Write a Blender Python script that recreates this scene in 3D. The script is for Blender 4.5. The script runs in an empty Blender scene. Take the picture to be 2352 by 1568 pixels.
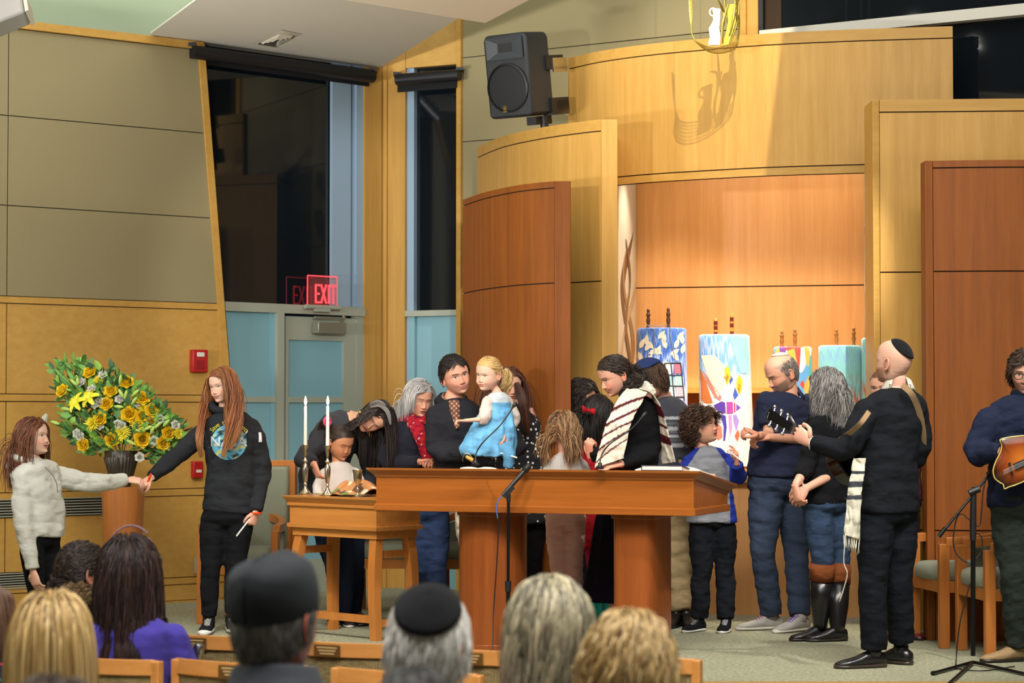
import bpy, math, random
import numpy as np
from mathutils import Vector, Matrix, noise
S = bpy.context.scene
COL = S.collection
F = 5000.0; CAMH = 1.35; TH = math.atan(166 / F)
# ---------------- camera ----------------
cd = bpy.data.cameras.new('camera'); cam = bpy.data.objects.new('camera', cd); COL.objects.link(cam)
cam.location = (0, 0, CAMH); cam.rotation_euler = (math.pi / 2 + TH, 0, 0)
cd.sensor_width = 36; cd.lens = F / 2352 * 36; cd.clip_end = 200; cd.clip_start = .1
cd.dof.use_dof = True; cd.dof.focus_distance = 12.9; cd.dof.aperture_fstop = 4.0
S.camera = cam
# ---------------- world: night outside ----------------
w = bpy.data.worlds.new('night'); S.world = w; w.use_nodes = True
bg = w.node_tree.nodes['Background']; bg.inputs[0].default_value = (.004, .006, .010, 1); bg.inputs[1].default_value = 1
S.view_settings.view_transform = 'Standard'; S.view_settings.look = 'None'; S.view_settings.gamma = 1
S.view_settings.exposure = -0.50; S.view_settings.use_curve_mapping = False
try:
    S.cycles.use_denoising = True; S.cycles.max_bounces = 6; S.cycles.diffuse_bounces = 3; S.cycles.transparent_max_bounces = 12
    S.cycles.sample_clamp_indirect = 4; S.cycles.caustics_reflective = False; S.cycles.caustics_refractive = False
except Exception: pass
# ---------------- room lights and added fills ----------------
def area(name, loc, target, sx, sy, power, color, spread=math.pi):
    l = bpy.data.lights.new(name, 'AREA'); l.shape = 'RECTANGLE'; l.size = sx; l.size_y = sy; l.energy = power; l.color = color; l.spread = spread
    o = bpy.data.objects.new(name, l); COL.objects.link(o); o.location = loc
    o.rotation_euler = (Vector(target) - Vector(loc)).to_track_quat('-Z', 'Y').to_euler(); return o
def spot(name, loc, target, power, color, deg, blend=.5, r=.04):
    l = bpy.data.lights.new(name, 'SPOT'); l.energy = power; l.color = color; l.spot_size = math.radians(deg); l.spot_blend = blend; l.shadow_soft_size = r
    o = bpy.data.objects.new(name, l); COL.objects.link(o); o.location = loc
    o.rotation_euler = (Vector(target) - Vector(loc)).to_track_quat('-Z', 'Y').to_euler(); return o
WARM = (1, .82, .6); NEUT = (1, .95, .87); COOL = (1, .985, .95)
area('ceiling_light_hall', (0, 5.0, 6.4), (0, 13.0, 1.0), 10, 4, 760, COOL)
area('ceiling_light_stage', (.3, 12.0, 6.6), (.3, 12.6, 0), 7, 2.5, 235, COOL)
area('stage_fill', (0, 6.6, 6.2), (.3, 13.2, .2), 6, .6, 115, NEUT, 1.0)  # fill added to brighten floor and desk below the walls
area('ceiling_light_cove', (-4.6, 12.6, 5.6), (-2.2, 15.5, 5.2), 2, 1, 48, (.86, 1, .95))
area('ceiling_fill_left', (-5.4, 10.2, 1.9), (-1.6, 15.6, 4.3), 1.4, .3, 85, COOL, 1.5)  # fill added to brighten the ceiling from the left, no known fixture
area('ceiling_fill_right', (5.2, 9.2, 2.2), (-.8, 15.6, 4.4), 1.4, .3, 12, COOL, 1.5)  # matching ceiling fill added on the right
area('audience_fill', (0, 4.6, 5.6), (0, 6.0, 0), 5, 1.2, 190, COOL, 1.3)  # fill added to lift the foreground heads
area('hall_front_fill', (0, -.5, 3.6), (0, 13.5, 1.2), 8, 1.5, 30, NEUT)  # added frontal fill for the faces
spot('stage_spotlight_left', (-2.6, 9.0, 6.0), (-.6, 13.0, .4), 1150, NEUT, 32, .8, .08)
spot('stage_spotlight_right', (3.2, 8.4, 6.0), (1.5, 12.4, .0), 1450, NEUT, 26, .8, .08)
spot('scroll_spotlight', (2.2, 8.6, 5.6), (1.66, 15.0, 1.45), 2600, (1, .95, .88), 13, .5, .03)
spot('bay_fill', (.8, 3.0, 3.45), (-1.35, 16.8, 2.1), 3000, COOL, 14, .5, .08)  # fill added to brighten the window bay and corner post
spot('soffit_fill', (-2.6, 8.5, 2.7), (-.6, 14.0, 3.86), 900, (.97, 1, 1), 44, .8, .1)  # fill added to brighten the soffit underside
area('niche_fill', (1.75, 15.25, 3.32), (1.75, 16.1, 2.3), 1.5, .06, 19, (1, .84, .62))  # hidden fill added to brighten the upper niche back
SCL = Vector((1.40, 11.7, 6.0))
spot('sculpture_spotlight', SCL, (1.25, 14.9, 3.5), 980, (1, .86, .64), 38, .6, .012)
for _i, (_x, _y, _t) in enumerate(((1.1, 15.72, 1.05), (1.5, 15.55, 1.5), (1.95, 15.42, 1.95), (2.35, 15.3, 2.3))):
    spot('ark_downlight', (_x, _y, 3.3), (_t, _y - .25, 1.0), 118, (1, .86, .66), 96, .8, .03)
# ---------------- pixel <-> world (2352 x 1568 frame) ----------------
_fw = Vector((0, math.cos(TH), math.sin(TH))); _up = Vector((0, -math.sin(TH), math.cos(TH)))
def ray(px, py):
    return Vector(((px - 1176) / F, 0, 0)) + _up * ((784 - py) / F) + _fw
def at(px, py, Y):
    d = ray(px, py); t = Y / d.y
    return Vector((d.x * t, Y, CAMH + d.z * t))
def onz(px, py, z=0.0):
    d = ray(px, py); t = (z - CAMH) / d.z
    return Vector((d.x * t, d.y * t, z))
def onpl(px, py, pl):          # vertical plane Y = a + b X
    a, b = pl; d = ray(px, py); t = a / (d.y - b * d.x)
    return Vector((d.x * t, d.y * t, CAMH + d.z * t))
# ---------------- mesh builder ----------------
def frames(P):
    P = [Vector(p) for p in P]; n = len(P); T = []
    for i in range(n):
        t = P[min(i + 1, n - 1)] - P[max(i - 1, 0)]
        T.append(t.normalized() if t.length > 1e-9 else Vector((0, 0, 1)))
    ref = Vector((1, 0, 0)) if abs(T[0].x) < .8 else Vector((0, 1, 0))
    U = [(ref - T[0] * ref.dot(T[0])).normalized()]
    for i in range(1, n):
        u = U[-1] - T[i] * U[-1].dot(T[i]); U.append(u.normalized() if u.length > 1e-6 else U[-1])
    return P, T, U
class MB:
    def __init__(s): s.v = []; s.f = []; s.m = []
    def add(s, vs, fs, mi=0):
        o = len(s.v); s.v += [tuple(v) for v in vs]
        for f in fs: s.f.append(tuple(i + o for i in f)); s.m.append(mi)
        return s
    def box(s, x0, x1, y0, y1, z0, z1, mi=0, M=None):
        vs = [Vector((x, y, z)) for z in (z0, z1) for y in (y0, y1) for x in (x0, x1)]
        if M: vs = [M @ v for v in vs]
        return s.add(vs, [(0, 2, 3, 1), (4, 5, 7, 6), (0, 1, 5, 4), (2, 6, 7, 3), (0, 4, 6, 2), (1, 3, 7, 5)], mi)
    def beam(s, a, b, w, h, up=(0, 0, 1), mi=0):
        a = Vector(a); b = Vector(b); t = (b - a).normalized(); u = t.cross(Vector(up)).normalized(); n = u.cross(t)
        vs = []
        for p in (a, b):
            for i, j in ((-1, -1), (1, -1), (1, 1), (-1, 1)): vs.append(p + u * (i * w / 2) + n * (j * h / 2))
        return s.add(vs, [(3, 2, 1, 0), (4, 5, 6, 7), (0, 1, 5, 4), (1, 2, 6, 5), (2, 3, 7, 6), (3, 0, 4, 7)], mi)
    def prism(s, pts, z0, z1, mi=0, M=None):
        n = len(pts); vs = [Vector((p[0], p[1], z0)) for p in pts] + [Vector((p[0], p[1], z1)) for p in pts]
        if M: vs = [M @ v for v in vs]
        A = sum(pts[i][0] * pts[(i + 1) % n][1] - pts[(i + 1) % n][0] * pts[i][1] for i in range(n))
        o = range(n) if A > 0 else range(n - 1, -1, -1); o = list(o)
        return s.add(vs, [tuple(reversed(o)), tuple(i + n for i in o)] + [(o[i], o[(i + 1) % n], o[(i + 1) % n] + n, o[i] + n) for i in range(n)], mi)
    def loft(s, rings, caps=True, closed=True, mi=0):
        n = len(rings[0]); vs = [p for r in rings for p in r]; fs = []
        for i in range(len(rings) - 1):
            for j in range(n if closed else n - 1):
                k = (j + 1) % n; fs.append((i * n + j, i * n + k, (i + 1) * n + k, (i + 1) * n + j))
        if caps and closed:
            fs.append(tuple(range(n - 1, -1, -1))); b = (len(rings) - 1) * n; fs.append(tuple(b + j for j in range(n)))
        return s.add(vs, fs, mi)
    def tube(s, P, r, n=10, mi=0, caps=True, flat=1.0, side=None):
        P, T, U = frames(P); R = []
        for i, p in enumerate(P):
            a = r[i] if hasattr(r, '__len__') else r; b = a * flat
            if hasattr(a, '__len__'): a, b = a
            u = U[i]
            if side is not None:
                sd = Vector(side); sd = sd - T[i] * sd.dot(T[i])
                if sd.length > 1e-4: u = sd.normalized()
            v = T[i].cross(u)
            R.append([p + u * (a * math.cos(q)) + v * (b * math.sin(q)) for q in (2 * math.pi * k / n for k in range(n))])
        return s.loft(R, caps, True, mi)
    def lathe(s, prof, c=(0, 0, 0), n=24, mi=0, M=None, sx=1, sy=1, flute=None):
        R = []
        for r, z in prof:
            ring = []
            for k in range(n):
                a = 2 * math.pi * k / n; rr = r * (1 + (flute(a, z) if flute else 0))
                ring.append(Vector((c[0] + rr * sx * math.cos(a), c[1] + rr * sy * math.sin(a), c[2] + z)))
            if M: ring = [M @ p for p in ring]
            R.append(ring)
        return s.loft(R, True, True, mi)
    def ball(s, c, r, n=12, m=8, mi=0, M=None):
        if not hasattr(r, '__len__'): r = (r, r, r)
        R = []
        for i in range(m + 1):
            t = math.pi * (i + .02) / (m + .04); R.append([Vector((c[0] + r[0] * math.sin(t) * math.cos(2 * math.pi * k / n), c[1] + r[1] * math.sin(t) * math.sin(2 * math.pi * k / n), c[2] - r[2] * math.cos(t))) for k in range(n)])
        if M: R = [[M @ p for p in q] for q in R]
        return s.loft(R, True, True, mi)
    def build(s, name, mats, parent=None, smooth=35, bevel=0, col=None):
        me = bpy.data.meshes.new(name); me.from_pydata(s.v, [], s.f)
        if not isinstance(mats, (list, tuple)): mats = [mats]
        for m in mats: me.materials.append(m)
        if any(s.m): me.polygons.foreach_set('material_index', s.m)
        if smooth:
            me.shade_smooth()
            if smooth < 180: me.set_sharp_from_angle(angle=math.radians(smooth))
        if col is not None:
            ca = me.color_attributes.new('Col', 'FLOAT_COLOR', 'POINT'); a = np.ones((len(s.v), 4), 'f'); a[:, :3] = col; ca.data.foreach_set('color', a.ravel())
        me.update()
        return link(name, me, parent, bevel)
def link(name, me, parent=None, bevel=0):
    o = bpy.data.objects.new(name, me); COL.objects.link(o)
    if parent:
        o.parent = parent
        o.matrix_parent_inverse = parent.matrix_basis.inverted()
    if bevel:
        b = o.modifiers.new('b', 'BEVEL'); b.width = bevel; b.segments = 2; b.limit_method = 'ANGLE'; b.angle_limit = math.radians(40)
    return o
def tag(o, label=None, cat=None, group=None, kind=None):
    if label: o['label'] = label
    if cat: o['category'] = cat
    if group: o['group'] = group
    if kind: o['kind'] = kind
    return o
def empty(name, loc=(0, 0, 0), label=None, cat=None, group=None):
    o = bpy.data.objects.new(name, None); COL.objects.link(o); o.location = loc; o.empty_display_size = .1
    return tag(o, label, cat, group)
def copy_tree(o, parent=None):
    c = o.copy(); COL.objects.link(c)
    if parent: c.parent = parent
    for ch in list(o.children): copy_tree(ch, c)
    return c
# ---------------- materials ----------------
def srgb(c):
    if isinstance(c, str): c = [int(c[i:i + 2], 16) for i in (0, 2, 4)]
    c = [x / 255 for x in c]; return tuple(x / 12.92 if x <= .04045 else ((x + .055) / 1.055) ** 2.4 for x in c)
class NT:
    def __init__(s, name):
        s.mat = bpy.data.materials.new(name); s.mat.use_nodes = True; s.t = s.mat.node_tree; s.b = s.t.nodes['Principled BSDF']
    def n(s, typ, **k):
        x = s.t.nodes.new('ShaderNode' + typ)
        for a, b in k.items(): setattr(x, a, b)
        return x
    def l(s, a, b): s.t.links.new(a, b)
    def coord(s, kind='Object', scale=(1, 1, 1), rot=(0, 0, 0)):
        c = s.n('TexCoord'); m = s.n('Mapping'); m.inputs['Scale'].default_value = scale; m.inputs['Rotation'].default_value = rot
        s.l(c.outputs[kind], m.inputs[0]); return m.outputs[0]
    def noise(s, v, scale, detail=3, rough=.5):
        x = s.n('TexNoise'); x.inputs['Scale'].default_value = scale; x.inputs['Detail'].default_value = detail; x.inputs['Roughness'].default_value = rough; s.l(v, x.inputs['Vector']); return x.outputs['Fac']
    def ramp(s, v, stops, interp='LINEAR'):
        x = s.n('ValToRGB'); e = x.color_ramp.elements; x.color_ramp.interpolation = interp
        while len(e) < len(stops): e.new(.5)
        for i, (p, c) in enumerate(stops): e[i].position = p; e[i].color = (*c, 1)
        s.l(v, x.inputs[0]); return x.outputs[0]
    def mix(s, f, a, b, mode='MIX'):
        x = s.n('Mix', data_type='RGBA', blend_type=mode)
        for i, q in ((0, f), (6, a), (7, b)):
            if hasattr(q, 'links'): s.l(q, x.inputs[i])
            elif i == 0: x.inputs[0].default_value = q
            else: x.inputs[i].default_value = (*q[:3], 1)
        return x.outputs[2]
    def math(s, op, a, b=None):
        x = s.n('Math', operation=op)
        for i, q in ((0, a), (1, b)):
            if q is None: continue
            if hasattr(q, 'links'): s.l(q, x.inputs[i])
            else: x.inputs[i].default_value = q
        return x.outputs[0]
    def bump(s, h, st=.2, dist=.01):
        x = s.n('Bump'); x.inputs['Strength'].default_value = st; x.inputs['Distance'].default_value = dist; s.l(h, x.inputs['Height']); s.l(x.outputs[0], s.b.inputs['Normal'])
    def color(s, c):
        if hasattr(c, 'links'): s.l(c, s.b.inputs['Base Color'])
        else: s.b.inputs['Base Color'].default_value = (*c[:3], 1)
    def set(s, **k):
        for a, b in k.items(): s.b.inputs[a.replace('_', ' ')].default_value = b
        return s
def plain(name, c, rough=.6, metal=0, bump=None, var=.0, **k):
    t = NT(name); c = srgb(c)
    t.set(Roughness=rough, Metallic=metal, **k)
    if var or bump:
        v = t.coord(); nz = t.noise(v, (bump or (40, 0, 0))[0], 3)
        if var: t.color(t.mix(nz, [x * (1 - var) for x in c], [min(1, x * (1 + var)) for x in c]))
        else: t.color(c)
        if bump: t.bump(nz, bump[1], bump[2])
    else: t.color(c)
    return t.mat
def fabric(name, c, scale=160, var=.25, big=.12, rough=.95, bump=.25):
    """woven / knitted cloth: fine weave plus soft wrinkles in the bump"""
    t = NT(name); c = srgb(c); v = t.coord(); nz = t.noise(v, scale, 2); nb = t.noise(v, 9, 3)
    f = t.math('MULTIPLY', t.math('ADD', t.math('MULTIPLY', nz, var * 2), t.math('MULTIPLY', nb, big * 2)), 1)
    c1 = t.mix(f, [x * (1 - var * .6 - big) for x in c], [min(1, x * (1 + var * .6 + big)) for x in c])
    t.color(c1); t.set(Roughness=rough, Sheen_Weight=.08); t.b.inputs['Specular IOR Level'].default_value = .2
    t.bump(t.math('ADD', nz, t.math('MULTIPLY', nb, 3)), bump, .004); return t.mat
def wood(name, c1, c2, axis='z', scale=1.0, rough=.35, band=0, bandamt=.12, coat=.0, rot=0):
    t = NT(name); c1 = srgb(c1); c2 = srgb(c2)
    sc = {'z': (14, 14, .7), 'x': (.7, 14, 14), 'y': (14, .7, 14)}[axis]
    v = t.coord('Object', [q * scale for q in sc], (0, 0, -rot)); n1 = t.noise(v, 1.6, 6, .62)
    v2 = t.coord('Object', [q * scale * 6 for q in sc], (0, 0, -rot)); n2 = t.noise(v2, 2, 3, .6)
    f = t.math('ADD', t.math('MULTIPLY', n1, .75), t.math('MULTIPLY', n2, .25))
    c = t.ramp(f, [(.3, c2), (.7, c1)])
    if band:      # veneer leaves: slight tone step every `band` metres along x
        vv = t.coord('Object', (1 / band, 0, 0) if axis == 'z' else (0, 0, 1 / band)); w = t.n('TexWhiteNoise', noise_dimensions='3D'); fl = t.n('VectorMath', operation='FLOOR'); t.l(vv, fl.inputs[0]); t.l(fl.outputs[0], w.inputs[0])
        k = t.math('ADD', t.math('MULTIPLY', w.outputs[0], bandamt), 1 - bandamt / 2)
        x = t.n('VectorMath', operation='SCALE'); t.l(c, x.inputs[0]); t.l(k, x.inputs['Scale']); c = x.outputs[0]
    t.color(c); t.set(Roughness=rough, Coat_Weight=coat, Coat_Roughness=.15); t.b.inputs['Specular IOR Level'].default_value = .25; t.bump(n2, .05, .002); return t.mat
M = {}
M['maple'] = wood('maple', 'cfa358', 'bb8b42', 'z', band=.24)
M['maple_h'] = wood('maple_horizontal', 'cba054', 'bb8e46', 'x', rot=.66)
M['maple_trim'] = wood('maple_trim', 'c99e52', 'b98b42', 'x')
M['maple_ark'] = wood('maple_ark_back', 'dba368', 'c98c50', 'z', band=.2)
M['cherry'] = wood('cherry', '9a5822', '7c4418', 'z', rough=.55)
M['cherry_h'] = wood('cherry_horizontal', 'b8672c', '8e4a1e', 'x', coat=.3, rough=.3)
M['cherry_desk'] = wood('cherry_desk', 'ae6428', '8e4e1c', 'x', scale=.8, coat=.35, rough=.28)
M['cherry_leg'] = wood('cherry_leg', '9a5426', '783c18', 'z', coat=.3, rough=.3)
M['table_wood'] = wood('side_table_wood', 'cf8c45', 'b37233', 'x', coat=.25, rough=.3)
M['table_leg'] = wood('side_table_leg_wood', 'cb8440', 'b06c30', 'z', coat=.25, rough=.3)
M['chairwood'] = wood('chair_wood', 'bf7a3c', 'a9652c', 'z', coat=.15)
M['gap'] = plain('shadow_gap', '33220f', .9)
M['khaki'] = fabric('khaki_wall_fabric', '988c68', 260, .12, .03, bump=.15)
M['steel'] = plain('window_frame_grey', 'a3a898', .5, .0)
M['steel2'] = plain('window_frame_bluegrey', '93abc0', .5, .0)  # blue-grey tone for some frame members and the pane strip
M['frost'] = plain('frosted_glass', '82b0bc', .35, 0, None)
M['white_paint'] = plain('cream_paint', 'd9d5c8', .9, 0, (60, .1, .002), .02)
M['green_paint'] = plain('pale_green_paint', 'b7c8a9', .9, 0)
M['black'] = plain('black_plastic', '15161a', .45)
M['blackmetal'] = plain('black_metal', '111214', .35, .4)
M['chrome'] = plain('chrome', 'c8c8c8', .2, 1)
t = NT('dark_window_glass'); t.color((.006, .009, .012)); t.set(Roughness=.04, IOR=1.6); t.b.inputs['Specular IOR Level'].default_value = .42; M['glass'] = t.mat
t = NT('carpet'); v = t.coord(); n1 = t.noise(v, 45, 3, .7); n2 = t.noise(v, 1.2, 3)
c = t.ramp(t.math('ADD', t.math('MULTIPLY', n1, .8), t.math('MULTIPLY', n2, .2)), [(.36, srgb('7c7f6a')), (.64, srgb('b0ae94'))]); t.color(c); t.set(Roughness=1.0); t.b.inputs['Specular IOR Level'].default_value = .1
t.bump(n1, .5, .01); M['carpet'] = t.mat
# =====================================================================  ROOM
def struct(name, mb, mats, smooth=35, parent=None, bevel=0, label=None):
    o = mb.build(name, mats, parent, smooth, bevel)
    if not parent: o['kind'] = 'structure'
    if label: o['label'] = label
    return o
def vwall(mb, pl, pts, th, mi=0):      # polygon of (x,z) on the vertical plane Y=a+bX, thickened away from the camera
    a, b = pl; n = len(pts); fr = [Vector((x, a + b * x, z)) for x, z in pts]
    nn = Vector((-b, 1, 0)).normalized() * th
    area2 = sum(pts[i][0] * pts[(i + 1) % n][1] - pts[(i + 1) % n][0] * pts[i][1] for i in range(n))
    if area2 < 0: fr.reverse()
    bk = [p + nn for p in fr]
    mb.add(fr + bk, [tuple(range(n)), tuple(range(2 * n - 1, n - 1, -1))] + [((i + 1) % n, i, i + n, (i + 1) % n + n) for i in range(n)], mi)
def shiftpl(pl, d): a, b = pl; return (a + d * math.sqrt(1 + b * b), b)
PL_L = (17.49, .777); PL_W = (17.97, .94)
PL_2 = (16.54, -.49); PL_3 = (16.457, -.627)
FRONT = 11.0          # front edge of the platform
mb = MB(); mb.prism([(-9, FRONT), (9, FRONT), (9, 18.6), (-9, 18.6)], -.3, 0)
struct('floor', mb, M['carpet'], label='grey-green carpeted platform floor')
mb = MB(); mb.box(-9, 9, FRONT - .05, FRONT, -.05, .004); struct('trim_1', mb, M['maple_trim'], label='wooden nosing along the platform front edge')
mb = MB(); mb.box(-9, 9, -1.6, FRONT, -.4, -.3); struct('floor_hall', mb, M['carpet'], label='carpeted floor of the seating area')
# --- left wall: khaki panels above, maple boards below, leaning right edge
TOPL = 4.045
def slx(z):             # x of the leaning edge on the left wall at height z
    p = onpl(470, 95, PL_L); q = onpl(569, 1378, PL_L); k = (p.z - z) / (p.z - q.z); return p.x + (q.x - p.x) * k
mb = MB(); vwall(mb, shiftpl(PL_L, .012), [(-9, 0), (slx(0), 0), (slx(TOPL), TOPL), (-9, TOPL)], .12, 0)
g = .006; xs = [-9, -4.9, -3.445]
st = .045
rows = [(3.39, TOPL - .06, 1), (2.775, 3.383, 1), (2.155, 2.768, 1)]
def row(z0, z1, mi, xl=None):
    for a_, b_ in zip(xs, xs[1:] + [None]):
        if b_ is None: pts = [(a_ + g, z0), (slx(z0) - st, z0), (slx(z1) - st, z1), (a_ + g, z1)]
        else: pts = [(a_ + g, z0), (b_, z0), (b_, z1), (a_ + g, z1)]
        vwall(mb, PL_L, pts, .012, mi)
for z0, z1, mi in rows: row(z0, z1, mi)
for z0, z1 in ((1.488, 2.1), (.817, 1.431), (.182, .759), (.018, .126)): row(z0, z1, 2)
for z0, z1 in ((2.106, 2.149), (1.437, 1.482), (.765, .811), (.132, .176), (0, .014)):
    vwall(mb, shiftpl(PL_L, -.008), [(-9, z0), (slx(z0) - st, z0), (slx(z1) - st, z1), (-9, z1)], .02, 3)
vwall(mb, shiftpl(PL_L, -.014), [(slx(0) - st + .003, 0), (slx(0), 0), (slx(TOPL), TOPL), (slx(TOPL) - st + .003, TOPL)], .15, 3)
vwall(mb, shiftpl(PL_L, -.03), [(-9, TOPL - .055), (slx(TOPL - .055) - st, TOPL - .055), (slx(TOPL), TOPL), (-9, TOPL)], .18, 3)
struct('wall_left', mb, [M['gap'], M['khaki'], M['maple_h'], M['maple_trim']], label='left wall of khaki fabric panels over horizontal maple boards')
mb = MB(); vwall(mb, shiftpl(PL_L, .25), [(-9, 3.9), (slx(TOPL) + .02, 3.9), (slx(TOPL) + .02, 7), (-9, 7)], .1)
struct('wall_upper_left', mb, M['green_paint'], label='pale green painted wall above the left wall cap')
# vents in the left wall
def vent(px0, py0, px1, py1, label):
    a_ = onpl(px0, py0, shiftpl(PL_L, -.015)); b_ = onpl(px1, py1, shiftpl(PL_L, -.015))
    e = empty('air_grille', a_, label, 'vent', 'slotted air grilles in the left wall')
    m = MB(); vwall(m, shiftpl(PL_L, -.006), [(a_.x, b_.z), (b_.x, b_.z), (b_.x, a_.z), (a_.x, a_.z)], .004); m.build('grille_opening', M['gap'], e)
    m = MB(); n = 7
    for i in range(n):
        z = b_.z + (a_.z - b_.z) * (i + .5) / n; vwall(m, shiftpl(PL_L, -.016), [(a_.x, z - .004), (b_.x, z - .004), (b_.x, z + .003), (a_.x, z + .003)], .009)
    m.build('slats', M['steel'], e)
vent(-60, 1146, 236, 1182, 'upper slotted air grille in the left wall behind the pedestal')
vent(-60, 1318, 62, 1352, 'lower slotted air grille near the floor behind the girl in the pale hoodie')
# --- window wall with door (grey metal frames)
def P(px, py, pl): q = onpl(px, py, pl); return (q.x, q.z)
def rect(px0, py0, px1, py1, pl):      # frame rectangle following world horizontals, given by the left edge column and heights at x0
    a_ = onpl(px0, py0, pl); b_ = onpl(px0, py1, pl); c = onpl(px1, py0, pl)
    return [(a_.x, b_.z), (c.x, b_.z), (c.x, a_.z), (a_.x, a_.z)]
WT = 4.2
xl = -2.9; x840 = onpl(840, 700, PL_W).x
# wall return above + surround
def rz(px, py, pl): return onpl(px, py, pl).z
zr1, zr0 = rz(840, 707, PL_W), rz(840, 727, PL_W)          # transom rail
win = MB()
def fr(mb, pxa, pxb, z0, z1, pl=PL_W, th=.07, off=-.02, mi=0):
    xa = onpl(pxa, 900, pl).x; xb = onpl(pxb, 900, pl).x
    vwall(mb, shiftpl(pl, off), [(xa, z0), (xb, z0), (xb, z1), (xa, z1)], th, mi)
fr(win, 440, 840, zr0, zr1, off=-.05, th=.14)
fr(win, 818, 840, zr1, WT, mi=1); fr(win, 440, 460, zr1, WT, mi=1)
fr(win, 440, 840, WT - .12, WT, mi=1)
z5a, z5b = rz(640, 911, PL_W), rz(640, 924, PL_W)
fr(win, 640, 655, 0, zr0, off=-.05); fr(win, 440, 640, z5b, z5a); fr(win, 622, 640, 0, zr0, off=-.01, mi=2); fr(win, 440, 640, 0, .12)
fr(win, 820, 836, 0, zr0, off=-.03); fr(win, 836, 842, 0, zr0, off=-.01, mi=1)
wf = struct('window_1', win, [M['steel'], M['steel2'], M['frost']], label='tall window with grey metal frame')
gl = MB(); fr(gl, 460, 818, zr1, WT - .12, off=.03, th=.01); gl.build('window_pane', M['glass'], wf)
# grey-blue strip standing for the wall outside, seen through the right part
jb = MB(); fr(jb, 762, 805, zr1, WT - .12, off=-.01, th=.03, mi=0); fr(jb, 808, 818, zr1, WT - .12, off=0, th=.03, mi=0)
jb.build('outside_wall_strip', M['steel2'], wf)
gl = MB(); fr(gl, 440, 622, z5a, zr0, off=.0, th=.012); fr(gl, 440, 622, .12, z5b, off=.0, th=.012); gl.build('frosted_pane', M['frost'], wf)
dr = MB(); zb = rz(657, 780, PL_W)
fr(dr, 657, 818, zb, zr0 - .02, off=-.02, th=.05); fr(dr, 657, 664, 0, zb, off=-.02, th=.05); fr(dr, 790, 818, 0, zb, off=-.02, th=.05)
fr(dr, 664, 790, z5b, z5a, off=-.02, th=.05); fr(dr, 664, 790, 0, .25, off=-.02, th=.05)
door = struct('door_1', dr, [M['steel']], label='grey metal door with frosted panes below the exit sign')
gl = MB(); fr(gl, 664, 790, z5a, zb, off=.0, th=.012); fr(gl, 664, 790, .25, z5b, off=0, th=.012); gl.build('frosted_pane', M['frost'], door)
cl = MB(); Mx = Matrix.Translation(onpl(726, 765, shiftpl(PL_W, -.1))) @ Matrix.Rotation(math.atan(.94), 4, 'Z')
cl.box(0, .27, -.03, .05, 0, .085, M=Mx); cl.beam(Mx @ Vector((-.02, 0, .12)), Mx @ Vector((.27, -.02, .12)), .02, .015); cl.tube([Mx @ Vector((.25, 0, .10)), Mx @ Vector((.27, 0, .14))], .012)
cl.build('door_closer', plain('closer_metal', 'a09e8e', .35, .6), door, bevel=.004)
# corner posts (maple)
mb = MB()
fr(mb, 838, 876, 0, 5.2, off=-.04, th=.14)
pz = 5.4
for pa, pb, o_ in ((874, 888, -.05), (888, 930, -.03)): fr(mb, pa, pb, 0, pz, PL_2, th=.12, off=o_)
struct('trim_2', mb, M['maple'], label='maple corner post between the two tall windows')
# second window
win = MB(); zh = rz(900, 160, PL_2); zq1, zq0 = rz(940, 714, PL_2), rz(940, 727, PL_2)
fr(win, 930, 1060, zq0, zq1, PL_2, off=-.04, th=.12); fr(win, 930, 950, 0, zh, PL_2, off=.0, mi=1); fr(win, 940, 952, 0, zq0, PL_2, mi=2, off=-.005)
fr(win, 930, 1060, rz(1000, 922, PL_2), rz(1000, 911, PL_2), PL_2)
w2 = struct('window_2', win, [M['steel'], M['steel2'], M['frost']], label='narrow tall window between the maple posts')
gl = MB(); fr(gl, 950, 1060, zq1, zh, PL_2, off=.05, th=.01); gl.build('window_pane', M['glass'], w2)
gl = MB(); fr(gl, 952, 1060, 0, zq0, PL_2, off=.03, th=.012); gl.build('frosted_pane', M['frost'], w2)
mb = MB(); fr(mb, 888, 1060, zh, 6.5, PL_2, off=-.02, th=.1); struct('wall_gable', mb, M['maple_h'], label='maple panel above the second window')
# khaki back wall
mb = MB(); xa = onpl(1048, 500, PL_3).x; xb = onpl(1058, 500, PL_3).x
vwall(mb, shiftpl(PL_3, .02), [(xa, 0), (.6, 0), (.6, 3.35), (1.9, 3.35), (1.9, 7.0), (xa, 7.0)], .1, 0)
vwall(mb, shiftpl(PL_3, -.03), [(xa, 0), (xb, 0), (xb, 7.0), (xa, 7.0)], .08, 2)
zz = [0, 1.5, 2.2, 2.75, rz(1060, 327, PL_3), rz(1060, 134, PL_3), 4.6, 5.2, 5.9, 7]
xe = onpl(1698, 40, PL_3).x
for z0, z1 in zip(zz, zz[1:]):
    x1_ = xe if z1 > 3.5 else .6; vwall(mb, PL_3, [(xb + .005, z0 + .007), (x1_, z0 + .007), (x1_, z1), (xb + .005, z1)], .02, 1)
vwall(mb, shiftpl(PL_3, -.02), [(xe, 3.3), (onpl(1712, 40, PL_3).x, 3.3), (onpl(1712, 40, PL_3).x, 7), (xe, 7)], .12, 2)
vwall(mb, shiftpl(PL_3, .0), [(onpl(1712, 40, PL_3).x, 3.3), (onpl(1741, 40, PL_3).x, 3.3), (onpl(1741, 40, PL_3).x, 7), (onpl(1712, 40, PL_3).x, 7)], .12, 3)
struct('wall_back', mb, [M['gap'], M['khaki'], M['maple_trim'], M['maple']], label='khaki fabric-panelled back wall behind the loudspeaker')
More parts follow.
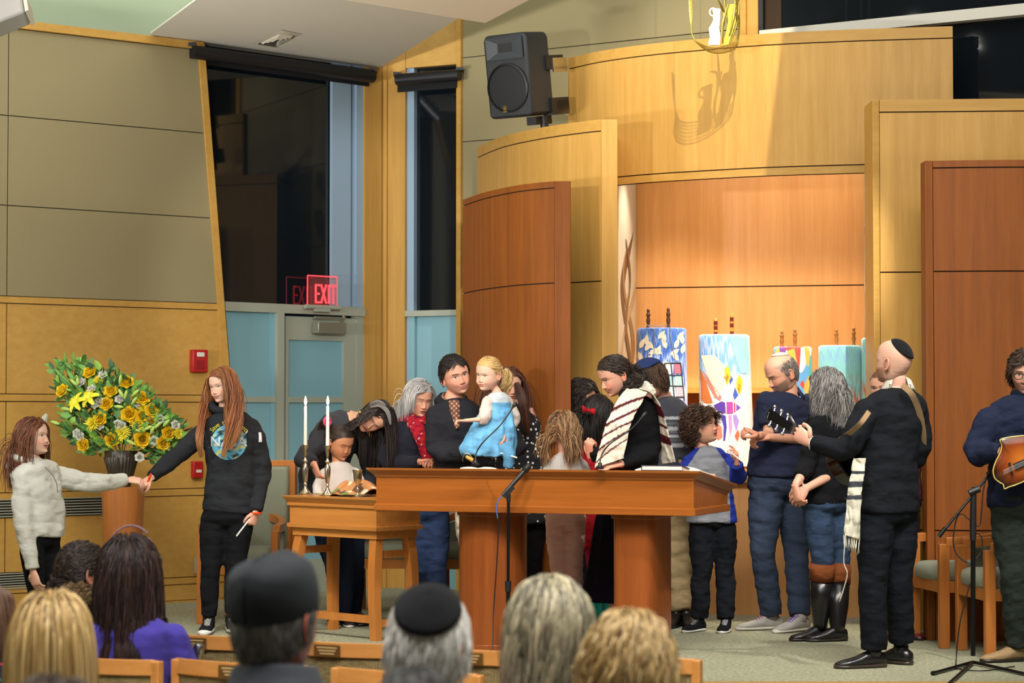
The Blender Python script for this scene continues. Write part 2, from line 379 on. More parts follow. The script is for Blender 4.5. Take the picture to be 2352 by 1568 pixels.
# clerestory window to the right
win = MB(); xs_ = onpl(1741, 40, PL_3).x; z4 = rz(1760, 72, PL_3)
xr_ = 6.5
vwall(win, shiftpl(PL_3, -.06), [(xs_, z4 - .075), (xr_, z4 - .075), (xr_, z4 + .0), (xs_, z4 + .0)], .12, 0)
vwall(win, shiftpl(PL_3, -.02), [(xs_, 3.3), (xs_ + .03, 3.3), (xs_ + .03, 7), (xs_, 7)], .08, 1)
w3 = struct('window_3', win, [M['white_paint'], M['black']], label='dark clerestory window with a pale rail above the ark')
gl = MB(); vwall(gl, shiftpl(PL_3, .03), [(xs_, 3.3), (2.62, 3.3), (2.62, 2.4), (xr_, 2.4), (xr_, 7), (xs_, 7)], .01); gl.build('window_pane', M['glass'], w3)
# --- ceilings
CZ = 4.05
mb = MB(); A = [onz(345, 78, CZ), onz(450, 0, CZ), onz(520, -60, CZ), Vector((-2.0, 11.5, CZ)), Vector((.2, 11.5, CZ)), onz(1120, 0, CZ), onz(1045, 47, CZ), onz(860, 155, CZ) + Vector((.02, .1, 0)), onz(470, 97, CZ) + Vector((0, .5, 0)), onz(345, 78, CZ) + Vector((0.05, .35, 0))]
mb.prism([(p.x, p.y) for p in A], CZ, CZ + .012)
struct('ceiling', mb, M['white_paint'], label='cream ceiling soffit with an air vent above the tall window')
mb = MB(); SZ = 3.86; A = [onz(1115, 53, SZ), onz(790, 0, SZ), Vector((-3.4, 12.2, SZ)), Vector((-3.4, 11, SZ)), Vector((1.4, 11, SZ)), onz(1330, -60, SZ), onz(1215, 0, SZ)]
mb.prism([(p.x, p.y) for p in A], SZ, SZ + .012); struct('ceiling_soffit', mb, plain('soffit_paint', 'efe2cc', .9), label='pointed pale soffit corner at the top')
mb = MB(); mb.box(-9, 9, -1.5, 18.6, 7.0, 7.2); struct('ceiling_high', mb, M['white_paint'], label='high hall ceiling')
mb = MB(); mb.box(-9, 9, -1.6, -1.5, -.4, 7.0); struct('wall_rear', mb, M['khaki'], label='rear wall of the hall')
mb = MB(); mb.box(8.9, 9, -1.5, 18.6, -.4, 7); struct('wall_right', mb, M['khaki'], label='right wall of the hall')
mb = MB(); mb.box(-9, -8.9, -1.5, 18.6, -.4, 7); struct('wall_left_side', mb, M['khaki'], label='left side wall of the hall')
# ceiling vent
e = empty('ceiling_vent', onz(632, 90, CZ), 'square white air diffuser in the cream soffit', 'vent')
c0, c1, c2, c3 = [onz(*q, CZ - .002) for q in ((578, 101), (645, 68), (692, 78), (632, 109))]
def quad_frame(m, q, k0, k1, z0, z1, mi=0):
    c = sum(q, Vector()) / 4
    o = [c + (p - c) * k0 for p in q]; i = [c + (p - c) * k1 for p in q]
    vs = [Vector((p.x, p.y, z0)) for p in o] + [Vector((p.x, p.y, z1)) for p in i]
    m.add(vs, [(j, (j + 1) % 4, (j + 1) % 4 + 4, j + 4) for j in range(4)], mi)
q = [c0, c1, c2, c3]
m = MB(); quad_frame(m, q, 1, .78, CZ - .004, CZ - .012); 
for k in (.66, .48, .30): quad_frame(m, q, k, k - .1, CZ - .004, CZ - .02)
m.build('diffuser_frame', plain('vent_white', 'd9d2bf', .5), e)
m = MB(); c = sum(q, Vector()) / 4; m.add([Vector((*(c + (p - c) * .8).xy, CZ - .003)) for p in q], [(0, 1, 2, 3)]); m.build('opening', M['gap'], e)
# roller blinds
def blind(pa, pb, pl, r, label, drop):
    A, B = onpl(*pa, pl), onpl(*pb, pl); A.z = B.z = B.z
    e = empty('roller_blind', A, label, 'window blind')
    m = MB(); m.tube([A, B], r, 16); m.build('roller', M['black'], e)
    m = MB(); vwall(m, shiftpl(pl, r), [(A.x, A.z - drop), (B.x - .03, A.z - drop), (B.x - .03, A.z), (A.x, A.z)], .01); m.build('shade_cloth', plain('blind_cloth', '0b0c0f', .8), e)
    m = MB(); 
    for p in (A, B): m.box(p.x - .03, p.x + .03, p.y - .02, p.y + .1, p.z + r * .8, p.z + r * 1.3)
    m.build('bracket', M['black'], e)
blind((440, 130), (856, 176), shiftpl(PL_W, -.1), .05, 'long black roller blind across the top of the tall left window', .07)
blind((912, 180), (1056, 172), shiftpl(PL_2, -.12), .045, 'short black roller blind above the narrow window', .09)
# --- Torah ark wall
ark = empty('torah_ark', (1.7, 18, 0), 'curved maple and cherry Torah ark wall with open scroll niche', 'ark')
def smooth_curve(pts, n=28):          # Catmull-Rom in plan
    out = []; m_ = len(pts)
    for i in range(m_ - 1):
        p0, p1, p2, p3 = pts[max(i - 1, 0)], pts[i], pts[i + 1], pts[min(i + 2, m_ - 1)]
        k = max(2, n // (m_ - 1))
        for j in range(k):
            t_ = j / k; out.append(.5 * ((2 * p1) + (p2 - p0) * t_ + (2 * p0 - 5 * p1 + 4 * p2 - p3) * t_ ** 2 + (3 * p1 - p0 - 3 * p2 + p3) * t_ ** 3))
    return out + [pts[-1]]
def curved(mb, pts, z0, z1, th, mi=0, off=0.0):
    n = len(pts); N = []
    for i in range(n):
        t_ = pts[min(i + 1, n - 1)] - pts[max(i - 1, 0)]; N.append(Vector((-t_.y, t_.x, 0)).normalized())
    fr_ = [pts[i] + N[i] * off for i in range(n)]; bk = [pts[i] + N[i] * th for i in range(n)]
    R = [[Vector((*f_.xy, z0)), Vector((*f_.xy, z1)), Vector((*b_.xy, z1)), Vector((*b_.xy, z0))] for f_, b_ in zip(fr_, bk)]
    mb.loft(R, True, True, mi)
def arkpanel(name, topz, px, zcuts, th, m, mtrim, lab, band=.075, stile_l=0, stile_r=0, botband=0, z0=0):
    pts = smooth_curve([Vector((*onz(a_, b_, topz).xy, 0)) for a_, b_ in px])
    mb = MB(); th = min(th, .06); curved(mb, pts, z0, topz - .001, th, 1, .012)
    curved(mb, pts, topz - band, topz, th, 2)
    if botband: curved(mb, pts, z0, z0 + botband, th, 2)
    lo = z0 + botband; cuts = [lo] + list(zcuts) + [topz - band]
    for a_, b_ in zip(cuts, cuts[1:]): curved(mb, pts, a_ + (.008 if a_ > z0 else 0), b_ - (.008 if b_ == topz - band else 0), .012, 0)
    p = mb.build(name, [m, M['gap'], mtrim], ark, 30); p['label'] = lab
    return pts
def endstile(name, pts, w_, topz, z0, th, m, side, lab=None):      # flat stile at one end of a curved panel, facing the camera
    p = pts[-1] if side > 0 else pts[0]; mb = MB()
    xa, xb = (p.x + .002, p.x + w_) if side > 0 else (p.x - w_, p.x - .002)
    mb.prism([(xa, p.y - .004), (xb, p.y + .01 * 0), (xb, p.y + th), (xa, p.y + th)], z0, topz)
    mb.build(name, m, ark, 30, .004)
hp = arkpanel('header_panel', 3.92, [(1305, 134), (1379, 117), (1491, 101), (1625, 88), (1760, 77), (1946, 68), (2188, 60)], [], .25, M['maple'], M['maple_trim'], 'curved maple header over the scroll niche', botband=.05, z0=2.957)
mp = arkpanel('maple_panel', 3.325, [(1096, 338), (1156, 312.5), (1245, 292.4), (1335, 279), (1380, 274)], [.62, 2.234], .3, M['maple'], M['maple_trim'], 'left curved maple panel')
endstile('maple_stile', mp, .112, 3.325, 0, .32, M['maple'], 1)
cp = arkpanel('cherry_panel', 2.868, [(1062.5, 459), (1111.6, 442), (1178.6, 427), (1230, 420), (1273, 416)], [.65, 2.198], .12, M['cherry'], M['cherry'], 'left curved cherry panel', band=.04)
endstile('cherry_stile', cp, .108, 2.868, 0, .14, M['cherry'], 1)
mp2 = arkpanel('maple_panel', 3.325, [(2020, 229), (2186, 227.5), (2352, 226), (2560, 226)], [.62, 2.234], .3, M['maple'], M['maple_trim'], 'right curved maple panel')
endstile('maple_stile', mp2, .045, 3.325, 0, .32, M['maple_trim'], -1)
cp2 = arkpanel('cherry_panel', 2.868, [(2143, 369), (2250, 367.5), (2352, 367), (2560, 368)], [.65, 2.198], .12, M['cherry'], M['cherry'], 'right curved cherry panel', band=.04)
endstile('cherry_stile', cp2, .05, 2.868, 0, .14, M['cherry'], -1)
# niche: back, ledge, shelf, cabinet, jamb glass
def nb(px, py, Y): return at(px, py, Y)
zled = 1.542; zg = at(1700, 657, 16.05).z
bp = [Vector((x, 16.3 - .24 * (x - .929), 0)) for x in np.linspace(.86, 2.66, 9)]
mb = MB(); curved(mb, bp, zg + .005, 3.4, .05); curved(mb, bp, zled, zg - .004, .05); curved(mb, bp, zled, 3.4, .06, 1, .012)
mb.build('niche_back', [M['maple_ark'], M['gap']], ark)['label'] = 'glowing maple back of the scroll niche'
mb = MB(); curved(mb, bp, zled - .04, zled, .05, 0, -.25); mb.build('ledge', M['maple_trim'], ark)
mb = MB(); curved(mb, bp, 0, zled - .04, .05, 0, 0); mb.build('lower_back', M['cherry'], ark)
sf = smooth_curve([Vector((.70, 15.15, 0)), Vector((1.15, 14.78, 0)), Vector((1.8, 14.5, 0)), Vector((2.52, 14.38, 0))], 16)
zs = .947
mb = MB(); mb.prism([p.xy for p in sf] + [(2.6, 15.8), (.85, 16.2)], zs - .053, zs); mb.build('scroll_shelf', M['maple_trim'], ark)
mb = MB(); mb.prism([(p.x, p.y + .08) for p in sf] + [(2.58, 15.7), (.87, 16.1)], 0, zs - .053); mb.build('cabinet', wood('cabinet_maple', 'e8b27a', 'd69c62', 'z', band=.2), ark)
mb = MB(); mb.prism([(.75, 15.75), (1.4, 15.4), (2.0, 15.1), (2.55, 14.95), (2.66, 15.9), (.86, 16.35)], 3.4, 3.44); mb.build('niche_ceiling', M['white_paint'], ark)
M['artglass'] = plain('ribbon_art_glass', 'b9b2a4', .35)
ribm = [plain('glass_ribbon_%d' % i_, c_, .35) for i_, c_ in enumerate(('4a3020', '7a6048', 'a08c72', '5c4430'))]
def jamb(pa, pb):
    mb = MB(); d = (Vector(pb) - Vector(pa)); n_ = Vector((-d.y, d.x, 0)).normalized() * .02
    a_, b_ = Vector(pa), Vector(pb); mb.prism([a_.xy, b_.xy, (b_ + n_).xy, (a_ + n_).xy], zs, 3.4); o = mb.build('art_glass_panel', M['artglass'], ark)
    sg_ = -1 if n_.x * (0 - a_.x) + n_.y * (0 - a_.y) > 0 else 1; nn_ = n_.normalized()
    nn_ = nn_ if nn_.x * (1.7 - a_.x) > 0 else -nn_; base_ = n_ if n_.dot(nn_) > 0 else Vector()
    for k, (f1, ph, z0_, z1_, am, w0) in enumerate(((3.1, .4, 1.0, 2.70, .30, .13), (3.9, 2.2, 1.0, 2.55, .26, .10), (2.6, 4.1, 1.0, 2.35, .34, .15), (5.2, 1.0, 1.4, 2.62, .22, .07))):
        R_ = []
        for i in range(60):
            z = z0_ + (z1_ - z0_) * i / 59; c_ = .5 + am * math.sin(f1 * z * 1.6 + ph) + .1 * math.sin(7 * z + ph); w_ = w0 * (.35 + .65 * abs(math.sin(f1 * z * .9 + ph * 2))) * min(1, (59 - i) / 8)
            s0, s1 = max(.02, min(.98, c_ - w_)), max(.02, min(.98, c_ + w_)); q0, q1 = a_.lerp(b_, s0) + base_, a_.lerp(b_, s1) + base_; R_.append([Vector((*q.xy, z)) + nn_ * d_ for q, d_ in ((q0, .001), (q1, .001), (q1, .003 + .001 * k), (q0, .003 + .001 * k))])
        mr = MB(); mr.loft(R_); r_ = mr.build('glass_ribbon', ribm[k], None); r_.parent = o
    return o
q1 = at(1421, 700, 15.5); q2 = at(1461, 700, 16.28); jamb((q1.x, 15.5, 0), (q2.x, 16.28, 0))
q1 = at(2004, 700, 14.78); q2 = at(1992, 700, 15.88); jamb((q1.x, 14.78, 0), (q2.x, 15.88, 0))

# unseen plate added to cut the right side of the sculpture spotlight
_a = SCL.lerp(Vector((1.925, 14.8, 4.25)), .36); _b = SCL.lerp(Vector((1.66, 14.86, 2.1)), .36); mb = MB()
mb.loft([[p + Vector((dx, dy, 0)) for dx, dy in ((0, 0), (.7, 0), (.7, .02), (0, .02))] for p in (_b, _a)]); struct('light_baffle', mb, M['white_paint'], label='unseen plate added to cut off the right of the sculpture spotlight')

# unseen lamps placed for their mirror images in the clerestory glass; pendant form invented
t = NT('lamp_lens'); t.color((1, 1, 1)); t.b.inputs['Emission Color'].default_value = (1, .97, .88, 1); t.b.inputs['Emission Strength'].default_value = 30; M['lens'] = t.mat
_n = Vector((.627, 1, 0)).normalized()
for _q, _lab in (((2238, 91), 'unseen lamp added to mirror as the upper bright spot in the clerestory glass'), ((2243, 107), 'unseen lamp added to mirror as the lower bright spot in the clerestory glass'), ((2101, 41), 'unseen lamp added to mirror above the pale clerestory rail')):
    _p = onpl(*_q, shiftpl(PL_3, .03)); _d = ray(*_q); _d = _d - 2 * _d.dot(_n) * _n; _k = (-6.8 - _p.x) / _d.x; _c = _p + _d * _k
    e = empty('reflection_lamp', _c, _lab, 'lamp', 'unseen lamps added for their reflections'); mb = MB(); mb.lathe([(0, -.01), (.055, -.01), (.06, .0), (0, .0)], _c, 24); mb.build('lens', M['lens'], e, 40)
    mb = MB(); mb.lathe([(.06, .0), (.065, .0), (.065, .05), (.02, .08), (.01, .10), (0, .10)], _c, 24); mb.tube([_c + Vector((0, 0, .08)), Vector((_c.x, _c.y, 7.0))], .004, 6); mb.build('lamp_housing', M['black'], e, 40)
mb = MB(); mb.prism([(.655, 14.9), (.718, 14.9), (.752, 15.52), (.69, 15.52)], 0, 3.3); mb.build('jamb_return', M['maple'], ark)
# =====================================================================  FURNITURE AND OBJECTS
from mathutils.bvhtree import BVHTree
def basis(o, u):          # matrix with x axis along u (plan), y axis to its left/back, z up
    u = Vector((u[0], u[1], 0)).normalized(); v = Vector((-u.y, u.x, 0))
    m = Matrix(((u.x, v.x, 0, o[0]), (u.y, v.y, 0, o[1]), (0, 0, 1, o[2] if len(o) > 2 else 0), (0, 0, 0, 1))); return m
def obj_at(name, Mx, label, cat, group=None):
    e = empty(name, (0, 0, 0), label, cat, group); e.matrix_world = Mx; e.matrix_basis = Mx; return e
def child(mb, name, mat, e, **k):      # geometry given in the local frame of e
    o = mb.build(name, mat, None, **k); o.parent = e; return o
def molding(mb, W, D, x0, y0, steps, mi=0):    # stacked rectangular rings: (out, z)
    R = []
    for o_, z in steps:
        R.append([Vector((x0 - o_, y0 - o_, z)), Vector((x0 + W + o_, y0 - o_, z)), Vector((x0 + W + o_, y0 + D + o_, z)), Vector((x0 - o_, y0 + D + o_, z))])
    mb.loft(R, True, True, mi)
# ---- reader's desk
DK = basis((-.7775, 12.5, 0), (1.7615, -.70)); DW, DD = 1.895, .66
desk = obj_at('reading_desk', DK, 'long cherry reading desk with slanted top on two pedestals', 'desk')
mb = MB(); R_ = []
def slope(z, y, zf=1.042, zb=.95): return z - (zf - zb) * max(0, min(1, y / DD)) if z > .9 else z
for o_, z in ((.0, .835), (.0, .985), (.006, .99), (.010, 1.0), (.028, 1.018), (.042, 1.03), (.045, 1.042)):
    R_.append([Vector((x, y, slope(z, y))) for x, y in ((-o_, -o_), (DW + o_, -o_), (DW + o_, DD + o_), (-o_, DD + o_))])
mb.loft(R_); child(mb, 'desk_case', M['cherry_desk'], desk, smooth=20)
mb = MB(); molding(mb, DW, DD, 0, 0, ((-.05, .797), (.008, .797), (.010, .80), (.010, .832), (.0, .838))); child(mb, 'lower_band', M['cherry_desk'], desk, smooth=20)
mb = MB(); n = 36
def pill(cx, cy, a, b, k=2.6, n=36): return [(cx + a * abs(math.cos(q)) ** (2 / k) * (1 if math.cos(q) >= 0 else -1), cy + b * abs(math.sin(q)) ** (2 / k) * (1 if math.sin(q) >= 0 else -1)) for q in (2 * math.pi * i / n for i in range(n))]
for nm, cx, w_, mt in (('pedestal', .60, .19, M['cherry_leg']), ('pedestal', 1.505, .122, M['cherry_leg'])):
    mb = MB(); mb.prism(pill(cx, .30, w_, .20, 2.2 if w_ > .15 else 6), .04, .797)
    mb.prism(pill(cx, .30, w_ + .012, .212, 2.2 if w_ > .15 else 6), .77, .797)
    mb.prism(pill(cx, .30, w_ + .02, .22, 2.2 if w_ > .15 else 6), 0, .045); child(mb, nm, mt, desk, smooth=40, bevel=.003)
# ---- side table with curved legs
C_ = Vector((-.805, 12.95, 0)); TU = Vector((.568, -.54, 0)).normalized()
TW, TD = .784, .36; TB = basis(C_ - TU * TW, TU)
tab = obj_at('side_table', TB, 'light maple side table with bowed legs left of the reading desk', 'table')
mb = MB(); molding(mb, TW, TD, 0, 0, ((-.02, .78), (.012, .786), (.014, .80), (.006, .804), (.02, .82), (.036, .838), (.038, .846))); child(mb, 'table_top', M['table_wood'], tab, smooth=20)
mb = MB(); molding(mb, TW, TD, 0, 0, ((0, .672), (0, .788))); child(mb, 'apron', M['table_wood'], tab, smooth=20)
mb = MB(); molding(mb, TW, TD, 0, 0, ((-.03, .604), (-.012, .604), (-.012, .650), (.012, .653), (.014, .676), (0, .68))); child(mb, 'apron_band', M['table_wood'], tab, smooth=20)
def leg(x, y, sx, sy):
    mb = MB(); R_ = []
    for i in range(13):
        k = i / 12; z = .604 * (1 - k); b = .030 * math.sin(math.pi * min(1, k * 1.1)) ** 1.0 + .012 * (k - .5); w_ = .030 - .004 * k
        cx, cy = x + sx * b, y + sy * b; R_.append([Vector((cx - w_, cy - w_, z)), Vector((cx + w_, cy - w_, z)), Vector((cx + w_, cy + w_, z)), Vector((cx - w_, cy + w_, z))][::-1])
    mb.loft(R_); child(mb, 'leg', M['table_leg'], tab, smooth=20)
for x, y, sx, sy in ((.05, .045, -.6, -1), (TW - .05, .045, .6, -1), (.05, TD - .045, -.6, .4), (TW - .05, TD - .045, .6, .4)): leg(x, y, sx, sy)
for a_, b_, z in (((.06, .03), (TW - .06, .03), .125), ((.04, .05), (.04, TD - .05), .51), ((TW - .04, .05), (TW - .04, TD - .05), .51), ((.04, .06), (.04, TD - .06), .10), ((TW - .04, .06), (TW - .04, TD - .06), .10)):
    mb = MB(); mb.beam((*a_, z), (*b_, z), .022, .045); child(mb, 'stretcher', M['table_leg'], tab, smooth=20)
# ---- silver on the side table
silver = plain('polished_silver', 'cfc5b0', .22, 1.0)
MBV = {}
wax = plain('white_wax', 'efe9dc', .4, 0, None, 0); wax.node_tree.nodes['Principled BSDF'].inputs['Subsurface Weight'].default_value = .0
t = NT('candle_flame'); t.b.inputs['Emission Color'].default_value = (1, .72, .38, 1); t.b.inputs['Emission Strength'].default_value = 40; t.color((1, .8, .5)); flame = t.mat
def candlestick(p, label):
    e = empty('candlestick', p, label, 'candlestick', 'silver candlesticks on the side table')
    mb = MB(); pr = [(.0, 0), (.042, 0), (.044, .004), (.034, .008), (.030, .016), (.018, .028), (.010, .045), (.008, .058), (.014, .064), (.009, .070), (.012, .085), (.0165, .12), (.018, .165), (.015, .185), (.009, .190), (.008, .20), (.018, .208), (.018, .213), (.010, .219), (.007, .23), (.012, .25), (.016, .28), (.020, .30), (.024, .306), (.024, .309), (.011, .309), (.0, .306)]
    mb.lathe(pr, p, 20, flute=lambda a, z: (.03 * math.cos(8 * a) if z < .06 or .08 < z < .19 else 0)); mb.build('holder', silver, e, 60)
    mb = MB(); mb.lathe([(0, .30), (.0125, .30), (.0105, .42), (.0085, .548), (.005, .554), (0, .552)], p, 16); c = mb.build('candle', wax, e, 50)
    mb = MB(); mb.tube([p + Vector((0, 0, .552)), p + Vector((.001, 0, .566))], .0012, 6); mb.build('wick', M['black'], c)
    mb = MB(); mb.lathe([(0, .557), (.005, .562), (.0085, .574), (.007, .592), (.003, .608), (0, .616)], p, 12); mb.build('flame', flame, c, 180)
    l = bpy.data.lights.new('candle_glow', 'POINT'); l.energy = 1.6; l.color = (1, .62, .3); l.shadow_soft_size = .012; o = bpy.data.objects.new('candle_glow', l); COL.objects.link(o); o.location = p + Vector((0, -.03, .60))
TO = C_ - TU * TW; TVv = Vector((-TU.y, TU.x, 0))
def tpt(px, v):                       # point on the table top under pixel column px, v metres behind the front edge
    k = (px - 1176) / F; o_ = TO + TVv * v; u = (k * o_.y - o_.x) / (TU.x - k * TU.y); q = o_ + TU * u; return Vector((q.x, q.y, .846))
def tabp(px, py): return tpt(px, .12)
candlestick(tpt(702, .17), 'left silver candlestick with a lit white taper on the side table')
candlestick(tpt(753, .10), 'right silver candlestick with a lit white taper on the side table')
p = tpt(822, .07); mb = MB()
mb.lathe([(0, 0), (.030, 0), (.031, .004), (.018, .010), (.006, .020), (.005, .045), (.010, .050), (.005, .056), (.006, .078), (.016, .086), (.024, .10), (.026, .12), (.026, .14), (.031, .157), (.034, .166), (.032, .166), (.024, .14), (.02, .11), (0, .10)], p, 24)
o = mb.build('goblet', silver, None, 60); tag(o, 'silver kiddush goblet standing on the side table before the quilted cover', 'goblet')
# challah cover: quilted cloth draped over the loaves
t = NT('quilted_cover'); v = t.coord('Object', (1, 1, 1), (0, 0, .6)); vo = t.n('TexVoronoi', feature='F1', distance='MANHATTAN'); vo.inputs['Scale'].default_value = 17; vo.inputs['Randomness'].default_value = .6; t.l(v, vo.inputs[0])
s_ = t.n('SeparateXYZ'); t.l(vo.outputs['Color'], s_.inputs[0]); c = t.ramp(s_.outputs[0], [(0, srgb('b8743f')), (.3, srgb('5e8a3e')), (.5, srgb('c48a55')), (.68, srgb('e9e3c8')), (.82, srgb('3a2424'))], 'CONSTANT')
nz = t.noise(t.coord(), 90, 3); t.color(t.mix(t.math('MULTIPLY', nz, .5), c, srgb('a4724a'), 'MIX')); t.bump(nz, .3, .004); t.set(Roughness=.9); M['quilt'] = t.mat
mb = MB(); nu, nv = 34, 22; G = []
c0 = tpt(800, .19)
for j in range(nv + 1):
    row_ = []
    for i in range(nu + 1):
        u, v_ = i / nu * 2 - 1, j / nv * 2 - 1; du = .20 * u; dv = .13 * v_
        q = c0 + TU * (du + .02) + TVv * (dv + .02)
        hgt = .10 * math.exp(-((u - .45) / .6) ** 2 - (v_ / .65) ** 2) + .07 * math.exp(-((u + .35) / .35) ** 2 - ((v_ - .1) / .6) ** 2) + .004 * math.sin(9 * u + 3 * v_) * (1 - abs(v_) * .3) + .006 * max(0, math.sin(7 * u + 2)) * (abs(v_) > .8)
        q.z = .852 + hgt; row_.append(q)
    G.append(row_)
mb.loft(G, False, False); o = mb.build('challah_cover', M['quilt'], None, 180); tag(o, 'patchwork quilted challah cover in orange and green beside the goblet', 'cloth'); so = o.modifiers.new('s', 'SOLIDIFY'); so.thickness = .006
# ---- books and microphones on the desk
def desktop(px, py, lift=0):         # point on the slanted desk top seen at a pixel
    n_ = DK.to_3x3() @ Vector((0, (1.042 - .95) / DD, 1)); o_ = DK @ Vector((0, 0, 1.042)); d = ray(px, py); C0 = Vector((0, 0, CAMH))
    t_ = (o_ - C0).dot(n_) / d.dot(n_); return C0 + d * t_
tilt = Matrix.Rotation(-math.atan((1.042 - .95) / DD), 4, 'X')
paper = plain('paper', 'e6e2d4', .8); navycov = plain('navy_cover', '232a44', .6)
def book(u, v_, w_, d_, h, label, cov, rz=0):
    Mx = DK @ Matrix.Translation((u, v_, 1.044 - (1.042 - .95) * v_ / DD)) @ tilt @ Matrix.Rotation(rz, 4, 'Z')
    e = obj_at('book', Mx, label, 'book'); mb = MB(); mb.box(0, w_, 0, d_, 0, .004); mb.box(0, w_, 0, d_, h - .004, h); mb.box(0, .005, 0, d_, 0, h); child(mb, 'cover', cov, e)
    mb = MB(); mb.box(.005, w_ - .004, .003, d_ - .003, .004, h - .004); child(mb, 'pages', paper, e); return e
book(1.585, .03, .235, .16, .030, 'navy covered prayer book at the left of the pair on the reading desk', navycov)
book(1.84, .05, .13 * -1 + .0, .0001, .001, 'x', navycov) if 0 else None
e = obj_at('book', DK @ Matrix.Translation((1.50, .18, 1.022)) @ tilt @ Matrix.Rotation(-.03, 4, 'Z'), 'open thick white-paged book at the right end of the reading desk', 'book')
mb = MB(); 
for s_, x0 in ((-1, .0), (1, .0)):
    R_ = []
    for i in range(9):
        k = i / 8; x = x0 + s_ * .19 * k; z = .012 + .026 * math.sin(math.pi * (.15 + .8 * k)) ** .7; R_.append([Vector((x + .19, 0, .003)), Vector((x + .19, 0, z)), Vector((x + .19, .24, z)), Vector((x + .19, .24, .003))])
    mb.loft(R_)
child(mb, 'pages', paper, e, smooth=40)
mb = MB(); mb.box(-.005, .385, -.005, .245, -.003, .003); child(mb, 'cover', plain('brown_cover', '4a3a30', .7), e)
e = obj_at('book', DK @ Matrix.Translation((.50, .05, 1.037)) @ tilt, 'thin open booklet lying on the left half of the reading desk', 'book')
mb = MB(); 
for s_ in (-1, 1):
    R_ = []
    for i in range(9):
        k = i / 8; x = .11 + s_ * .11 * k; z = .004 + .010 * math.sin(math.pi * (.1 + .8 * k)); R_.append([Vector((x, 0, .0)), Vector((x, 0, z)), Vector((x, .2, z)), Vector((x, .2, .0))])
    mb.loft(R_)
child(mb, 'pages', paper, e, smooth=40)
def bez(P_, n=24):
    P_ = [Vector(p) for p in P_]; out = []
    for i in range(len(P_) - 1):
        p0, p1, p2, p3 = P_[max(i - 1, 0)], P_[i], P_[i + 1], P_[min(i + 2, len(P_) - 1)]; k = max(2, n // (len(P_) - 1))
        for j in range(k):
            t_ = j / k; out.append(.5 * ((2 * p1) + (p2 - p0) * t_ + (2 * p0 - 5 * p1 + 4 * p2 - p3) * t_ ** 2 + (3 * p1 - p0 - 3 * p2 + p3) * t_ ** 3))
    return out + [P_[-1]]
def gooseneck(base, pts, label, Y):
    b = desktop(*base); e = empty('gooseneck_microphone', b, label, 'microphone', 'gooseneck microphones on the reading desk')
    b = b + Vector((0, 0, -.004)); mb = MB(); mb.lathe([(0, 0), (.022, 0), (.022, .012), (.012, .02), (.010, .035), (0, .035)], b, 16); mb.build('base', M['black'], e, 50)
    P_ = [b + Vector((0, 0, .03))] + [at(x, y, Y + dy) for x, y, dy in pts]; mb = MB(); mb.tube(bez(P_, 40), .0042, 8); mb.build('stem', M['blackmetal'], e, 60)
    d = (P_[-1] - P_[-2]).normalized(); mb = MB(); mb.tube([P_[-1] - d * .03, P_[-1] - d * .01, P_[-1], P_[-1] + d * .02, P_[-1] + d * .028], [.005, .006, .011, .011, .005], 12); mb.build('capsule', M['black'], e, 60)
gooseneck((1092, 1068), [(1094, 1040, 0), (1110, 1015, .02), (1150, 975, .05), (1180, 932, .08)], 'gooseneck microphone before the man holding the little girl', 12.55)
gooseneck((1378, 1075), [(1382, 1045, 0), (1400, 1020, .02), (1450, 985, .05), (1478, 954, .08)], 'gooseneck microphone in front of the woman in the prayer shawl', 12.3)
b = desktop(1086, 1066); e = empty('reading_light', b, 'small curved clip light with an amber end beside the left gooseneck', 'lamp')
mb = MB(); mb.tube(bez([b, at(1084, 1050, b.y), at(1072, 1040, b.y), at(1064, 1048, b.y), at(1063, 1060, b.y)], 20), .003, 8); mb.build('stem', M['chrome'], e, 60)
mb = MB(); mb.tube([at(1070, 1048, b.y - .01), at(1086, 1057, b.y - .01)], [.009, .012], 12); mb.build('lamp_head', plain('amber_plastic', 'd99a3a', .4), e, 60)
# ---- microphone stands
def mic(e, a_, b_, r=.011):
    d = (b_ - a_).normalized(); mb = MB(); mb.tube([a_, a_ + d * .03, a_ + d * .04, b_ - d * .05], [r * .8, r * .9, r, r * 1.15], 16); mb.build('microphone_body', M['black'], e, 50)
    mb = MB(); mb.tube([b_ - d * .055, b_ - d * .05, b_ - d * .015, b_], [r * 1.1, r * 1.6, r * 1.6, r * .9], 16); mb.build('microphone_grille', plain('mic_grille', '2a2a2c', .5, .6), e, 50)
Y = 12.0; e = empty('microphone_stand', at(1167, 1510, Y), 'straight black microphone stand in front of the reading desk', 'microphone stand')
foot = onz(1167, 1512, 0); Y = foot.y
mb = MB(); mb.tube([foot + Vector((0, 0, .01)), at(1167, 1340, Y)], .0115, 14); mb.tube([at(1167, 1335, Y), at(1168, 1150, Y)], .0085, 14); mb.build('pole', M['blackmetal'], e, 50)
mb = MB(); mb.tube([at(1167, 1358, Y), at(1167, 1334, Y)], [.016, .018], 14); mb.build('collar', M['black'], e, 50)
mb = MB(); mb.lathe([(0, 0), (.13, 0), (.13, .012), (.11, .022), (.02, .03), (0, .03)], foot, 28); mb.build('base', M['blackmetal'], e, 50)
mb = MB(); mb.tube([at(1168, 1152, Y), at(1168, 1134, Y)], .012, 12); mb.beam(at(1158, 1142, Y), at(1180, 1118, Y), .02, .02); mb.build('clip', M['black'], e, 50)
mic(e, at(1154, 1138, Y), at(1218, 1066, Y + .05), .012)
mb = MB(); mb.tube(bez([at(1154, 1138, Y), at(1143, 1152, Y), at(1141, 1170, Y), at(1143, 1190, Y)], 20), .0035, 8); mb.build('cable', plain('blue_cable', '3f63b8', .5), e, 60)['label'] = 'blue microphone cable'
